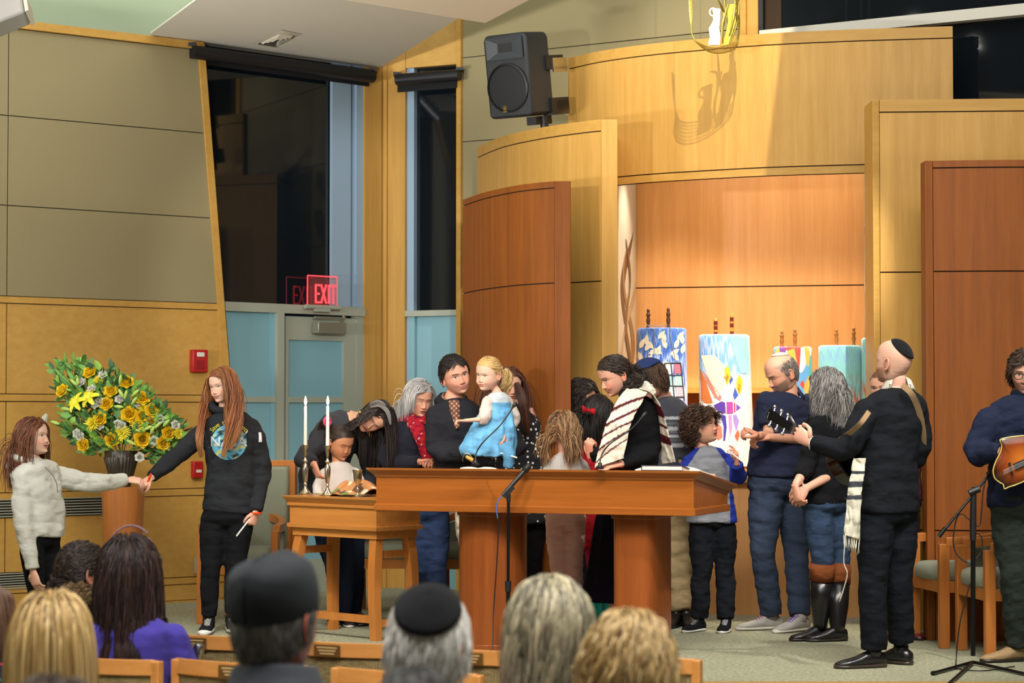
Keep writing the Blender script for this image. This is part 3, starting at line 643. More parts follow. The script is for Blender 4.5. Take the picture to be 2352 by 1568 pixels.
mb = MB(); mb.tube(bez([at(1143, 1190, Y), at(1145, 1200, Y), at(1143, 1260, Y + .02), at(1134, 1400, Y + .03), onz(1130, 1512, .01), onz(1120, 1520, .01)], 40), .0032, 8); mb.build('cable', M['black'], e, 60)
b0 = onz(2235, 1527, 0); Y = b0.y; e = empty('microphone_stand', b0, 'black tripod boom microphone stand by the mandolin player', 'microphone stand')
mb = MB(); mb.tube([b0 + Vector((0, 0, .05)), at(2235, 1215, Y)], .013, 14); mb.tube([at(2235, 1215, Y), at(2236, 1118, Y)], .0085, 14); mb.build('pole', M['blackmetal'], e, 50)
mb = MB(); mb.tube([at(2235, 1240, Y), at(2235, 1200, Y), at(2236, 1128, Y)], [.017, .018, .016], 14); mb.build('clutch_grip', M['black'], e, 50)
for q in ((2142, 1546), (2168, 1580), (2362, 1549)):
    f_ = onz(*q, .012); mb = MB(); mb.tube([at(2235, 1520, Y), f_], .009, 10); lg = mb.build('leg', M['blackmetal'], e, 50); mb = MB(); d = (f_ - at(2235, 1520, Y)).normalized(); mb.tube([f_ - d * .03, f_], .012, 10); mb.build('rubber_foot', M['black'], lg, 50)
mb = MB(); mb.tube([at(2158, 1230, Y - .05), at(2282, 1078, Y + .03)], .007, 12); mb.tube([at(2156, 1232, Y - .05), at(2172, 1212, Y - .045)], .012, 12); mb.build('boom_arm', M['blackmetal'], e, 50)
mb = MB(); mb.tube([at(2226, 1132, Y - .01), at(2250, 1122, Y - .01)], .018, 12); mb.build('boom_clamp', M['black'], e, 50)
mic(e, at(2268, 1088, Y), at(2300, 1058, Y + .06), .012)
mb = MB(); mb.tube(bez([at(2268, 1088, Y), at(2258, 1130, Y), at(2254, 1180, Y), at(2246, 1208, Y), at(2205, 1180, Y), at(2190, 1230, Y), at(2196, 1270, Y), at(2225, 1292, Y), at(2252, 1270, Y), at(2255, 1235, Y), at(2240, 1222, Y)], 70), .0035, 8)
mb.tube(bez([at(2228, 1340, Y), at(2205, 1430, Y), at(2196, 1520, Y), onz(2200, 1535, .01), onz(2260, 1540, .01), onz(2330, 1530, .01)], 50), .0035, 8); mb.build('cable', M['black'], e, 60)
# ---- armchairs
seatfab = fabric('sage_upholstery', '8d907c', 220, .14, .04)
def armchair(pL, pR, label, tall=False, fabm=None):          # positions of the two front legs (plan)
    pL, pR = Vector((*pL, 0)), Vector((*pR, 0)); u = (pR - pL).normalized(); W_ = .54; mid = (pL + pR) / 2
    Mx = basis(mid, u); e = obj_at('armchair', Mx, label, 'armchair', 'sage upholstered armchairs on the platform'); wm = M['chairwood']; fm = fabm or seatfab
    hw = W_ / 2; zt = .64; D_ = .50; bt = 1.05 if tall else .72
    for x in (-hw + .025, hw - .025):
        mb = MB(); mb.box(x - .022, x + .022, -.02, .04, 0, .60); child(mb, 'leg', wm, e, bevel=.004)
        mb = MB(); mb.loft([[Vector((x * .86 - .02, D_ - .02 + k * .08, z)), Vector((x * .86 + .02, D_ - .02 + k * .08, z)), Vector((x * .86 + .02, D_ + .02 + k * .08, z)), Vector((x * .86 - .02, D_ + .02 + k * .08, z))] for z, k in ((0, 1), (.42, 0), (.62, .2))]); child(mb, 'leg', wm, e)
    # curved arm / top rail
    P_ = []; Q_ = []
    for i in range(25):
        a = math.pi * i / 24; x = -math.cos(a) * (hw - .022); y = .02 + (D_ * 1.02) * math.sin(a) ** .8; P_.append(Vector((x, y, .615 + .06 * math.sin(a) ** 1.5)))
    mb = MB(); R_ = []
    for i, p in enumerate(P_):
        t_ = (P_[min(i + 1, 24)] - P_[max(i - 1, 0)]).normalized(); n_ = Vector((-t_.y, t_.x, 0)).normalized(); R_.append([p - n_ * .022 + Vector((0, 0, -.03)), p + n_ * .022 + Vector((0, 0, -.03)), p + n_ * .022 + Vector((0, 0, .022)), p - n_ * .022 + Vector((0, 0, .022))])
    mb.loft(R_)
    if tall: mb.box(-hw + .03, hw - .03, D_ + .06, D_ + .10, 1.0, 1.04); mb.box(-hw + .02, -hw + .06, D_ + .02, D_ + .1, .4, 1.02); mb.box(hw - .06, hw - .02, D_ + .02, D_ + .1, .4, 1.02)
    child(mb, 'arm_rail', wm, e, smooth=30, bevel=.003)
    mb = MB(); R_ = []
    for i in range(2, 23):
        p = P_[i]; t_ = (P_[i + 1] - P_[i - 1]).normalized(); n_ = Vector((-t_.y, t_.x, 0)).normalized(); z1 = p.z - .045; 
        R_.append([p - n_ * .014 + Vector((0, 0, .44 - p.z)), p + n_ * .014 + Vector((0, 0, .44 - p.z)), p + n_ * .014 + Vector((0, 0, z1 - p.z)), p - n_ * .014 + Vector((0, 0, z1 - p.z))])
    mb.loft(R_)
    child(mb, 'backrest', fm, e, smooth=40, bevel=.006)
    if tall:
        mb = MB(); mb.box(-hw + .06, hw - .06, D_ - .02, D_ + .07, .44, 1.0); child(mb, 'high_back', fm, e, bevel=.02)
    mb = MB(); R_ = []
    for z, s_ in ((.385, .96), (.40, 1.0), (.44, 1.0), (.465, .97), (.478, .86), (.482, .5)):
        R_.append([Vector((x * s_, .22 + (y - .22) * s_, z)) for x, y in pill(0, .22, hw - .05, .25, 5, 32)])
    mb.loft(R_); child(mb, 'seat', fm, e, smooth=50)
    mb = MB(); mb.box(-hw + .03, hw - .03, -.015, .015, .32, .385); mb.box(-hw + .012, -hw + .042, .0, D_, .32, .385); mb.box(hw - .042, hw - .012, .0, D_, .32, .385); child(mb, 'seat_rail', wm, e)
    return e
armchair((2.56, 12.52), (2.62, 12.0), 'nearer of the two sage armchairs at the right beside the boom stand')
armchair((2.40, 13.08), (2.48, 12.58), 'farther sage armchair at the right behind the suited man')
armchair((-2.02, 14.05), (-1.50, 13.98), 'tall-backed sage armchair left of the side table', True)
armchair((-1.08, 14.55), (-.56, 14.55), 'sage armchair standing behind the side table')
armchair((-.50, 14.50), (.02, 14.50), 'sage armchair behind the woman in the red scarf')
armchair((3.05, 12.55), (3.5, 12.2), 'pale high-backed armchair behind the mandolin player', True)
# ---- wall devices
red = plain('alarm_red', 'b01c1c', .4)
p = onpl(452, 829, PL_L); e = obj_at('fire_alarm', basis(p, (1, .777)), 'red fire alarm strobe on the left wall above the flowers', 'fire alarm')
mb = MB(); mb.box(-.062, .062, -.055, -.002, -.082, .082); child(mb, 'housing', red, e, bevel=.006)
mb = MB(); mb.box(-.03, .03, -.062, -.055, .03, .062); child(mb, 'strobe', plain('strobe_lens', 'd8d8d0', .2), e, bevel=.003)
mb = MB(); 
for i in range(5): mb.box(-.035, .035, -.057, -.055, -.06 + i * .014, -.054 + i * .014)
child(mb, 'sounder_slots', plain('dark_red', '6a0f10', .6), e)
p = onpl(449, 1078, PL_L); e = obj_at('fire_alarm_pull', basis(p, (1, .777)), 'small red fire alarm pull station behind the girl in the dark hoodie', 'fire alarm')
mb = MB(); mb.box(-.04, .04, -.045, -.002, -.06, .06); child(mb, 'housing', red, e, bevel=.006); mb = MB(); mb.box(-.02, .02, -.052, -.045, -.02, .0); child(mb, 'handle', plain('pull_white', 'ddd8cc', .4), e)
p = onpl(454, 1298, PL_L); e = obj_at('wall_outlet', basis(p, (1, .777)), 'grey wall outlet low on the left wall behind the dark hoodie girl', 'outlet')
mb = MB(); mb.box(-.035, .035, -.022, -.013, -.055, .055); child(mb, 'cover_plate', M['steel'], e, bevel=.003); mb = MB(); mb.box(-.015, .015, -.026, -.022, .01, .04); mb.box(-.015, .015, -.026, -.022, -.04, -.01); child(mb, 'socket', M['black'], e)
# exit sign
EP = shiftpl(PL_W, -.1); p = onpl(735, 705, EP); e = obj_at('exit_sign', basis(p, (1, .94)), 'glowing red exit sign on a clear panel above the grey door', 'exit sign')
sc_ = .0042
mb = MB(); mb.tube([Vector((-.14, 0, 0)), Vector((.19, 0, 0))], .017, 16); mb.box(-.05, .09, -.012, .012, -.035, -.005); child(mb, 'sign_base', M['steel'], e, smooth=50)
t = NT('clear_acrylic'); t.color((.9, .2, .2)); t.set(Roughness=.05, Alpha=.10); M['acrylic'] = t.mat
mb = MB(); mb.box(-.12, .165, -.003, .003, .015, .235); child(mb, 'acrylic_panel', M['acrylic'], e)
t = NT('red_neon'); t.color((.9, .05, .06)); t.b.inputs['Emission Color'].default_value = (1, .05, .07, 1); t.b.inputs['Emission Strength'].default_value = 2.6; M['neon'] = t.mat
mb = MB(); mb.beam((-.12, 0, .015), (-.12, 0, .235), .004, .008, (0, 1, 0)); mb.beam((-.12, 0, .235), (.165, 0, .235), .008, .004, (0, 1, 0)); mb.beam((.165, 0, .015), (.165, 0, .235), .002, .003, (0, 1, 0)); child(mb, 'lit_edge', M['neon'], e)
def strokes(mb, ch, x0, z0, w_, h, t_, y=-.006, dy=.006):
    B = {'E': [((0, 0), (0, 1)), ((0, 0), (1, 0)), ((0, .5), (.85, .5)), ((0, 1), (1, 1))], 'X': [((0, 0), (1, 1)), ((0, 1), (1, 0))], 'I': [((.5, 0), (.5, 1))], 'T': [((0, 1), (1, 1)), ((.5, 0), (.5, 1))]}
    for (a0, a1), (b0, b1) in B[ch]:
        A_ = Vector((x0 + a0 * w_, y, z0 + a1 * h)); B_ = Vector((x0 + b0 * w_, y, z0 + b1 * h)); d = (B_ - A_).normalized() * t_ * .45; mb.beam(A_ - d, B_ + d, t_, dy, (0, 1, 0))
for ch, x0, w_ in (('E', -.045, .035), ('X', .008, .045), ('I', .07, .02), ('T', .103, .04)):
    mb = MB(); strokes(mb, ch, x0, .035, w_, .13, .014); child(mb, 'letter', M['neon'], e)
# loudspeaker
SPY = 15.3; p = at(1195, 172, SPY); d_ = Vector((-.60, -.85, 0)).normalized(); Mx = basis(p, (-d_.y, d_.x)) @ Matrix.Rotation(math.radians(9), 4, 'X')
e = obj_at('loudspeaker', Mx, 'black wall-mounted loudspeaker tilted down above the curved panels', 'loudspeaker')
mb = MB(); R_ = []
for z, w0, w1 in ((-.295, .165, .13), (-.27, .185, .15), (.25, .185, .15), (.29, .165, .13)):
    R_.append([Vector((-w0, -.16, z)), Vector((w0, -.16, z)), Vector((w1, .17, z)), Vector((-w1, .17, z))])
mb.loft(R_); child(mb, 'cabinet', plain('speaker_shell', '24272b', .55, 0, (300, .2, .001), .1), e, smooth=30, bevel=.018)
mb = MB(); Mw = Matrix.Translation((0, -.162, -.085)) @ Matrix.Rotation(math.pi / 2, 4, 'X'); mb.lathe([(.172, 0), (.172, .012), (.160, .018), (.158, .006), (0, .006)], (0, 0, 0), 48, M=Mw); child(mb, 'woofer_ring', M['black'], e, smooth=40)
mb = MB(); mb.lathe([(.157, .008), (.12, .012), (.06, .0125), (0, .013)], (0, 0, 0), 40, M=Mw); child(mb, 'woofer_grille', plain('grille_cloth', '16181b', .7, 0, (500, .5, .002), .3), e, smooth=60)
mb = MB()
for (x0, z0, x1, z1, u0, w0, u1, w1) in ((-.155, .262, .155, .262, -.06, .225, .06, .225), (.155, .262, .155, .115, .06, .225, .06, .165), (.155, .115, -.155, .115, .06, .165, -.06, .165), (-.155, .115, -.155, .262, -.06, .165, -.06, .225)): mb.add([(x0, -.172, z0), (x1, -.172, z1), (u1, -.1615, w1), (u0, -.1615, w0)], [(0, 1, 2, 3)])
child(mb, 'horn', plain('horn_black', '3a3e43', .35), e, smooth=0)
mb = MB(); mb.box(-.06, .06, -.1635, -.161, .165, .225); child(mb, 'horn_throat', M['black'], e)
mb = MB(); Me = Matrix.Translation((-.03, -.182, -.225)) @ Matrix.Rotation(math.pi / 2, 4, 'X'); gold = plain('gold_emblem', 'a89350', .35, .8)
for k in range(3):
    a = k * math.pi / 3; mb.beam(Me @ Vector((-.014 * math.cos(a), -.014 * math.sin(a), .0)), Me @ Vector((.014 * math.cos(a), .014 * math.sin(a), .0)), .003, .002, (0, 1, 0))
mb.tube([Me @ Vector((.017 * math.cos(q), .017 * math.sin(q), 0)) for q in np.linspace(0, 2 * math.pi, 25)], .0016, 6); mb.box(-.048, -.012, -.184, -.181, -.252, -.247); child(mb, 'emblem', gold, e, smooth=60)['label'] = 'gold tuning fork emblem'
mb = MB(); mb.box(.13, .175, .08, .30, .02, .12); child(mb, 'mount_arm', M['black'], e); mb = MB(); mb.box(.10, .18, .10, .32, -.30, -.18); mb.box(.02, .10, .0, .2, -.36, -.30); mb.tube([Vector((.1, .1, -.30)), Vector((.1, .1, -.42))], .03, 12); child(mb, 'mount_bracket', M['black'], e)
mb = MB(); mb.box(.17, .18, .16, .34, -.0, .10); mb.box(.17, .18, .16, .34, -.30, -.2); child(mb, 'mount_plate', M['chrome'], e)
# ceiling line speaker in the top left corner
mb = MB(); p = at(0, 0, 11.5); Mx = basis(at(8, 20, 11.5), (1, .3)) @ Matrix.Rotation(math.radians(-22), 4, 'Y') @ Matrix.Rotation(math.radians(-20), 4, 'X'); e = obj_at('hanging_speaker', Mx, 'white hanging loudspeaker in the top left corner', 'loudspeaker')
mb = MB(); mb.loft([[Vector((x, y, z)) for x, y in ((-.16, -.06), (.10 + b_, -.08), (.13 + b_, .08), (-.14, .12))] for z, b_ in ((-.10, -.02), (-.02, .0), (.1, -.01), (.25, -.05))]); child(mb, 'cabinet', plain('grey_white_shell', 'a9a7a2', .5), e, smooth=30, bevel=.015)
mb = MB(); mb.loft([[Vector((.105 + b_, -.085, z)), Vector((.125 + b_, -.085, z)), Vector((.15 + b_, .085, z)), Vector((.13 + b_, .085, z))] for z, b_ in ((-.10, -.02), (-.02, .0), (.1, -.01), (.25, -.05))]); child(mb, 'front_grille', plain('cream_grille', 'cfc8b8', .6), e, smooth=30)
# ---- eternal light sculpture
SY = 14.25; goldw = plain('gold_mesh', 'c9b050', .3, .9)
anchor = at(1650, 40, SY); e = empty('hanging_sculpture', anchor, 'gilded wire mesh hanging sculpture with white ceramic figure above the ark', 'sculpture')
def netband(mb, A_, B_, n1, n2, r=.0016):      # woven band between two curves
    for k in range(n2 + 1):
        pts = [A_[i].lerp(B_[i], k / n2) for i in range(len(A_))]; mb.tube(pts, r * (2 if k in (0, n2) else 1), 5, caps=False)
    for i in range(0, len(A_), n1): mb.tube([A_[i], B_[i]], r, 5, caps=False)
L = bez([at(1588, -40, SY), at(1590, 30, SY), at(1588, 70, SY), at(1600, 95, SY), at(1630, 108, SY), at(1662, 106, SY), at(1690, 92, SY), at(1696, 60, SY), at(1692, 20, SY), at(1688, -30, SY)], 72)
L2 = bez([at(1582, -40, SY + .03), at(1584, 30, SY + .06), at(1590, 80, SY + .1), at(1604, 102, SY + .12), at(1632, 120, SY + .14), at(1664, 121, SY + .14), at(1692, 106, SY + .12), at(1699, 64, SY + .1), at(1697, 20, SY + .08), at(1690, -30, SY + .04)], 72)
mb = MB(); netband(mb, L, L2, 1, 6); mb.build('mesh_cradle', goldw, e, 60)
mb = MB()
for k, (x0, y0, x1, y1) in enumerate(((1668, 105, 1690, -20), (1660, 100, 1672, 10), (1676, 100, 1698, 5), (1684, 95, 1664, -30), (1662, 60, 1650, 0), (1690, 60, 1704, -30))):
    mb.tube(bez([at(x0, y0, SY + .04), at((x0 + x1) / 2 + (-1) ** k * 6, (y0 + y1) / 2, SY - .02 + .03 * k), at(x1, y1, SY + .05)], 16), [.004 + .004 * math.sin(i / 16 * 3.14) for i in range(17)], 8, flat=.5)
mb.build('gold_ribbons', goldw, e, 60)
mb = MB(); mb.loft([[at(x0, y, SY + .02) + Vector((0, dy, 0)) for x0, dy in ((xa, -.01), (xb, -.01), (xb, .01), (xa, .01))] for y, xa, xb in ((104, 1660, 1672), (80, 1666, 1680), (50, 1672, 1690), (30, 1670, 1688), (10, 1676, 1692))]); mb.build('gold_leaf', plain('gold_sheet', 'b59a3c', .25, 1), e, 30)
wc = plain('white_ceramic', 'f0ece0', .35); mb = MB()
R_ = []
for y, xc, hw in ((104, 1640, 14), (96, 1641, 14), (84, 1643, 13), (72, 1641, 13), (64, 1640, 12), (55, 1644, 10), (46, 1646, 8), (38, 1646, 9), (30, 1646, 8), (24, 1646, 10), (20, 1646, 9)):
    c = at(xc, y, SY + .03); r = hw * SY / F; R_.append([c + Vector((r * math.cos(q), .35 * r * math.sin(q), 0)) for q in (2 * math.pi * i / 16 for i in range(16))])
mb.loft(R_); mb.tube([at(1638 + 8 * math.cos(q), 28 + 9 * math.sin(q), SY + .03) for q in np.linspace(0, 2 * math.pi, 17)], .006, 8); mb.build('ceramic_figure', wc, e, 60)['label'] = 'white ceramic figure in the mesh cradle'
mb = MB()
for x in (1588, 1690, 1655): mb.tube([at(x, -20, SY), at(x, -20, SY) + Vector((0, 0, 2.9))], .0015, 5)
mb.build('suspension_wires', M['chrome'], e)
# ---- Torah scrolls in the niche
def coverlook(kind):
    t = NT('torah_mantle_' + kind); v = t.coord('Generated'); s_ = t.n('SeparateXYZ'); t.l(v, s_.inputs[0])
    wv = t.n('TexWave', bands_direction='Z'); wv.inputs['Scale'].default_value = 3.2; wv.inputs['Distortion'].default_value = 9; wv.inputs['Detail'].default_value = 3; wv.inputs['Detail Scale'].default_value = 1.3; vm = t.coord('Generated', (5, 5, .5)); t.l(vm, wv.inputs[0])
    st_ = wv.outputs['Fac']
    if kind == 'leaf': c = t.ramp(t.math('ADD', t.math('MULTIPLY', s_.outputs[2], .75), t.math('MULTIPLY', st_, .3)), [(0, srgb('5aa860')), (.16, srgb('9fcf9a')), (.3, srgb('e8eef0')), (.52, srgb('dfe8f4')), (.68, srgb('4f7fd0')), (.9, srgb('2c55b0')), (1, srgb('7ea6e6'))])
    elif kind == 'burst':
        c = t.mix(t.ramp(s_.outputs[2], [(.62, (0, 0, 0)), (.72, (1, 1, 1))]), srgb('ece4dc'), t.mix(s_.outputs[0], srgb('5f9be0'), srgb('a8dcdc')))
        c = t.mix(t.math('MULTIPLY', t.ramp(st_, [(.3, (0, 0, 0)), (.6, (1, 1, 1))]), .35), c, srgb('ffffff'))
    elif kind == 'sea': c = t.ramp(t.math('ADD', t.math('MULTIPLY', s_.outputs[2], .7), t.math('MULTIPLY', st_, .3)), [(0, srgb('7a4a90')), (.25, srgb('d6a040')), (.45, srgb('d05a40')), (.55, srgb('8fd0c8')), (.8, srgb('9adcd8')), (1, srgb('8ab0e0'))])
    else:
        vo = t.n('TexVoronoi'); vo.inputs['Scale'].default_value = 5; t.l(v, vo.inputs[0]); s2 = t.n('SeparateXYZ'); t.l(vo.outputs['Color'], s2.inputs[0])
        c = t.ramp(s2.outputs[0], [(0, srgb('d84a3a')), (.2, srgb('e8b84a')), (.4, srgb('6aa8d8')), (.55, srgb('e8e2dc')), (.7, srgb('4fb0a8')), (.85, srgb('8a4a9a'))], 'CONSTANT')
    t.color(c); t.set(Roughness=.7, Sheen_Weight=.3); t.bump(st_, .35, .01); return t.mat
rollwood = plain('dark_roller_wood', '5a2f18', .35); rollamber = plain('amber_roller', 'd08a2c', .3); rolldark = plain('burgundy_band', '6e1b1b', .35)
def scroll(x0, x1, ytop, ybot, Y, kind, label, rollers, rtop, look='plain', lean=0, depth=.55):
    a_, b_ = at(x0, ytop, Y), at(x1, ytop, Y); zb = at(x0, ybot, Y).z; c = (a_ + b_) / 2; r = (b_.x - a_.x) / 2; H = c.z - zb
    e = empty('torah_scroll', (c.x, Y, zb), label, 'Torah scroll', 'dressed Torah scrolls in the niche'); mb = MB(); R_ = []; n = 72
    for k in range(25):
        q = k / 24; z = zb + H * q; rr = r * (1 + .07 * (1 - q)) ; 
        R_.append([Vector((c.x + lean * (1 - q) + rr * math.copysign(abs(math.cos(a)) ** .8, math.cos(a)) * (1 + (.018 * math.sin(a * 9 + 1) + .012 * math.sin(a * 23)) * (1 - q * .6)), Y + rr * depth * math.sin(a) * (1 + .02 * math.sin(a * 9)), z)) for a in (2 * math.pi * i / n for i in range(n))])
    R_.append([Vector((c.x + (p.x - c.x) * .9, Y + (p.y - Y) * .9, p.z + .012)) for p in R_[-1]])
    mb.loft(R_); mn = mb.build('mantle', coverlook(kind), e, 60)
    MBV['b'] = BVHTree.FromPolygons([v.co for v in mn.data.vertices], [tuple(q.vertices) for q in mn.data.polygons])
    for i, (px, py) in enumerate(rollers):
        b0 = at(px, ytop, Y); tp = at(px, py, Y); h = tp.z - b0.z; mb = MB(); pr = [(0, -.05), (.014, -.05)]
        for s_, rr in ((0, .014), (.12, .014), (.2, .010), (.3, .013), (.45, .016), (.55, .010), (.62, .014), (.72, .016), (.78, .009), (.86, .012), (.93, .010), (1, .0)): pr.append((rr, s_ * h))
        if look == 'banded': pr = [(0, -.05)] + [(.0125, s_ * h) for s_ in np.linspace(-.2, .88, 8)] + [(.009, .92 * h), (.006, .97 * h), (0, h)]
        mb.lathe(pr, b0, 14); ro = mb.build('roller', {'plain': rollwood, 'banded': rollamber, 'light': plain('light_roller', 'a9662c', .35)}[look], e, 50)
        if look == 'banded':
            for s_ in (.12, .46, .72): mb = MB(); mb.lathe([(.0132, s_ * h - .014), (.0138, s_ * h), (.0132, s_ * h + .014)], b0, 14); mb.build('roller_band', rolldark, ro, 60)
    return e, c, r, zb, H
SCY = 15.05
e1, c, r, zb, H = scroll(1463, 1576, 757, 1087, SCY + .1, 'leaf', 'blue and white leaf-patterned Torah scroll nearest the left of the niche', [(1489, 707), (1535, 705)], 0)

def onm(px, py, c, r, Y, depth=.55, off=.008):
    o_ = Vector((0, 0, CAMH)); d = ray(px, py).normalized(); h = MBV['b'].ray_cast(o_, d)[0]
    return h - d * off if h else onm0(px, py, c, r, Y, depth, off)
def onm0(px, py, c, r, Y, depth=.55, off=.008):
    p = at(px, py, Y - r * depth); k = max(-1, min(1, (p.x - c.x) / (r * 1.06))); yy = Y - r * 1.05 * depth * math.sqrt(max(0, 1 - abs(k) ** 2.5)) - off; return at(px, py, yy)
def patch(e, nm, poly, c, r, Y, m, lab=None, off=.004):      # fabric applique following the mantle surface
    if any(MBV['b'].ray_cast(Vector((0, 0, CAMH)), ray(*q).normalized())[0] is None for q in poly): return None
    mb = MB(); n = len(poly); cx = sum(x for x, _ in poly) / n; cy = sum(y for _, y in poly) / n; dens = []
    for i in range(n):
        (x0, y0), (x1, y1) = poly[i], poly[(i + 1) % n]; k = max(1, int(math.hypot(x1 - x0, y1 - y0) / 4)); dens += [(x0 + (x1 - x0) * j / k, y0 + (y1 - y0) * j / k) for j in range(k)]
    m_ = len(dens); rings = [[onm(cx + (x - cx) * f_, cy + (y - cy) * f_, c, r, Y, off=off) for x, y in dens] for f_ in (1, .75, .5, .25)]; mb.loft(rings, False)
    b_ = len(mb.v); mb.v.append(tuple(onm(cx, cy, c, r, Y, off=off))); 
    for i in range(m_): mb.f.append((3 * m_ + i, 3 * m_ + (i + 1) % m_, b_)); mb.m.append(0)
    o = mb.build(nm, m, e, 180)
    if lab: o['label'] = lab
    return o
cream = fabric('cream_applique', 'ece5cc', 200, .1, .05)
def leafpoly(x, y, a, L_=22, w_=8): return [(x + math.cos(a) * L_ * k - math.sin(a) * w_ * s_, y + math.sin(a) * L_ * k + math.cos(a) * w_ * s_) for k, s_ in ((0, 0), (.12, .45), (.3, .8), (.5, .85), (.72, .6), (.9, .22), (1, 0), (.9, -.22), (.72, -.6), (.5, -.85), (.3, -.8), (.12, -.45))]
for x, y, a in ((1470, 800, -1.2), (1482, 805, -1.0), (1490, 812, -.4), (1463, 810, -2), (1530, 800, -1.9), (1520, 812, -2.6), (1540, 815, -.6), (1568, 790, -1.7), (1566, 812, -1.3), (1558, 828, -2.2), (1575, 805, -1.0), (1484, 792, -1.5), (1500, 800, -2.3), (1508, 815, -1.2), (1522, 790, -1.3), (1512, 778, -.9), (1550, 800, -1.2), (1556, 780, -.9), (1545, 840, -2.8), (1474, 830, -1.9), (1486, 835, -1.1)): patch(e1, 'leaf_applique', leafpoly(x, y, a, 25, 6.5), c, r, SCY + .1, cream)
dk = plain('charcoal_frame', '35343c', .6)
mb = MB(); 
for px0, py0, px1, py1 in ((1526, 834, 1564, 833), (1531, 862, 1566, 862), (1533, 886, 1568, 887), (1534, 912, 1571, 912), (1541, 834, 1549, 918), (1563, 833, 1572, 920), (1527, 834, 1533, 918)): mb.tube([onm(px0, py0, c, r, SCY + .1, off=.006), onm((px0 + px1) / 2, (py0 + py1) / 2, c, r, SCY + .1, off=.006), onm(px1, py1, c, r, SCY + .1, off=.006)], .0045, 6)
mb.build('window_applique', dk, e1, 60)
for (x, y), cc in (((1535, 848), 'd9ecd8'), ((1557, 847), 'c97080'), ((1537, 874), '9fd8d0'), ((1559, 874), 'b9e0d0'), ((1539, 899), 'c9e8e0'), ((1561, 899), 'e0c0c8')):
    patch(e1, 'pane_applique', [(x - 9, y - 11), (x + 9, y - 11), (x + 10, y + 11), (x - 8, y + 11)], c, r, SCY + .1, plain('pane_' + cc, cc, .8), off=.005)
mb = MB(); A_ = [(1489, 750), (1497, 757), (1503, 775), (1502, 820)]; 
for A_ in ([(1486, 745), (1492, 750), (1503, 757), (1504, 780), (1502, 812)], [(1540, 748), (1537, 756), (1541, 780), (1548, 812), (1552, 833)]): mb.tube([onm(x, y, c, r, SCY + .1, off=.006) for x, y in A_], .0028, 6)
mb.tube(bez([at(1489, 745, SCY + .1), at(1512, 749, SCY + .05), at(1535, 745, SCY + .1)], 12), .0028, 6)
mb.build('cord', plain('twisted_cord', '8f8a90', .6), e1, 60)
e2, c, r, zb, H = scroll(1605, 1721, 772, 1070, SCY, 'burst', 'tall white quilted Torah scroll with bursting colours in the middle', [(1644, 730), (1681, 718)], 0, 'banded', .02)
AP = [('blue', '3f7fd0', '630,340 850,330 880,470 840,530 760,470 640,470'), ('turquoise', 'a4d8d8', '900,312 1066,322 1075,480 1060,640 1000,640 950,500'), ('cream', 'ecd8c0', '650,480 770,480 850,560 868,700 800,850 700,640'), ('orange', 'c9713a', '640,590 690,700 755,900 700,905 640,870'), ('dusty_pink', 'c08070', '665,610 760,740 832,850 820,880 770,850 700,720'),
      ('yellow', 'f0c23a', '880,565 905,600 912,680 880,742 850,690 850,620'), ('orange_flame', 'e08030', '880,640 895,670 880,720 862,685'), ('yellow', 'f0c23a', '985,650 1015,700 1010,780 985,832 958,760 965,690'), ('orange_flame', 'd8682c', '985,720 1000,750 985,812 968,765'), ('blue', '4660b4', '948,760 978,830 945,872 932,830'), ('blue', '4660b4', '912,660 932,690 905,742 900,700'),
      ('violet', '5b3a9c', '760,920 830,885 862,895 868,990 810,985'), ('magenta', 'b04a9c', '874,890 930,890 934,990 877,995'), ('crimson', 'c02c50', '940,890 952,908 952,978 942,985'), ('violet', '7a4ab0', '960,908 1000,940 960,972'), ('indigo', '4a3fa0', '822,1000 866,1010 877,1110 862,1230 846,1230 850,1110'), ('lilac', 'a58ac8', '930,1002 960,1000 985,1060 960,1150 936,1060'),
      ('coral', 'dc8068', '780,1060 832,1110 840,1200 800,1230 770,1150'), ('coral', 'd86a48', '975,1130 992,1180 970,1240 945,1190'), ('pink', 'c994c4', '890,1005 918,1005 925,1120 905,1200 895,1100'), ('teal', '17707c', '1100,735 1118,900 1120,1050 1112,1130 1050,1168 1020,1100 1018,880 1060,790')]
AP = [(a_, b_, [(1440 + .2615 * float(q.split(',')[0]), 690 + .2615 * float(q.split(',')[1])) for q in c_.split()]) for a_, b_, c_ in AP]
for nm, cc, poly in AP: patch(e2, 'colour_applique', poly, c, r, SCY, fabric('silk_' + nm, cc, 90, .35, .25, .6), nm.replace('_', ' ') + ' silk applique')
scroll(1775, 1865, 800, 1070, SCY + .05, 'mosaic', 'multicoloured mosaic Torah scroll behind the bearded man', [(1796, 758), (1826, 753)], 0, 'light')
scroll(1880, 1978, 797, 1070, SCY - .1, 'sea', 'pale turquoise Torah scroll behind the grey-haired woman', [(1921, 754), (1961, 750)], 0, 'light')
scroll(1979, 2040, 780, 1070, SCY - .15, 'sea', 'narrow turquoise Torah scroll against the right side of the niche', [(1998, 740), (2020, 740)], 0, 'light')
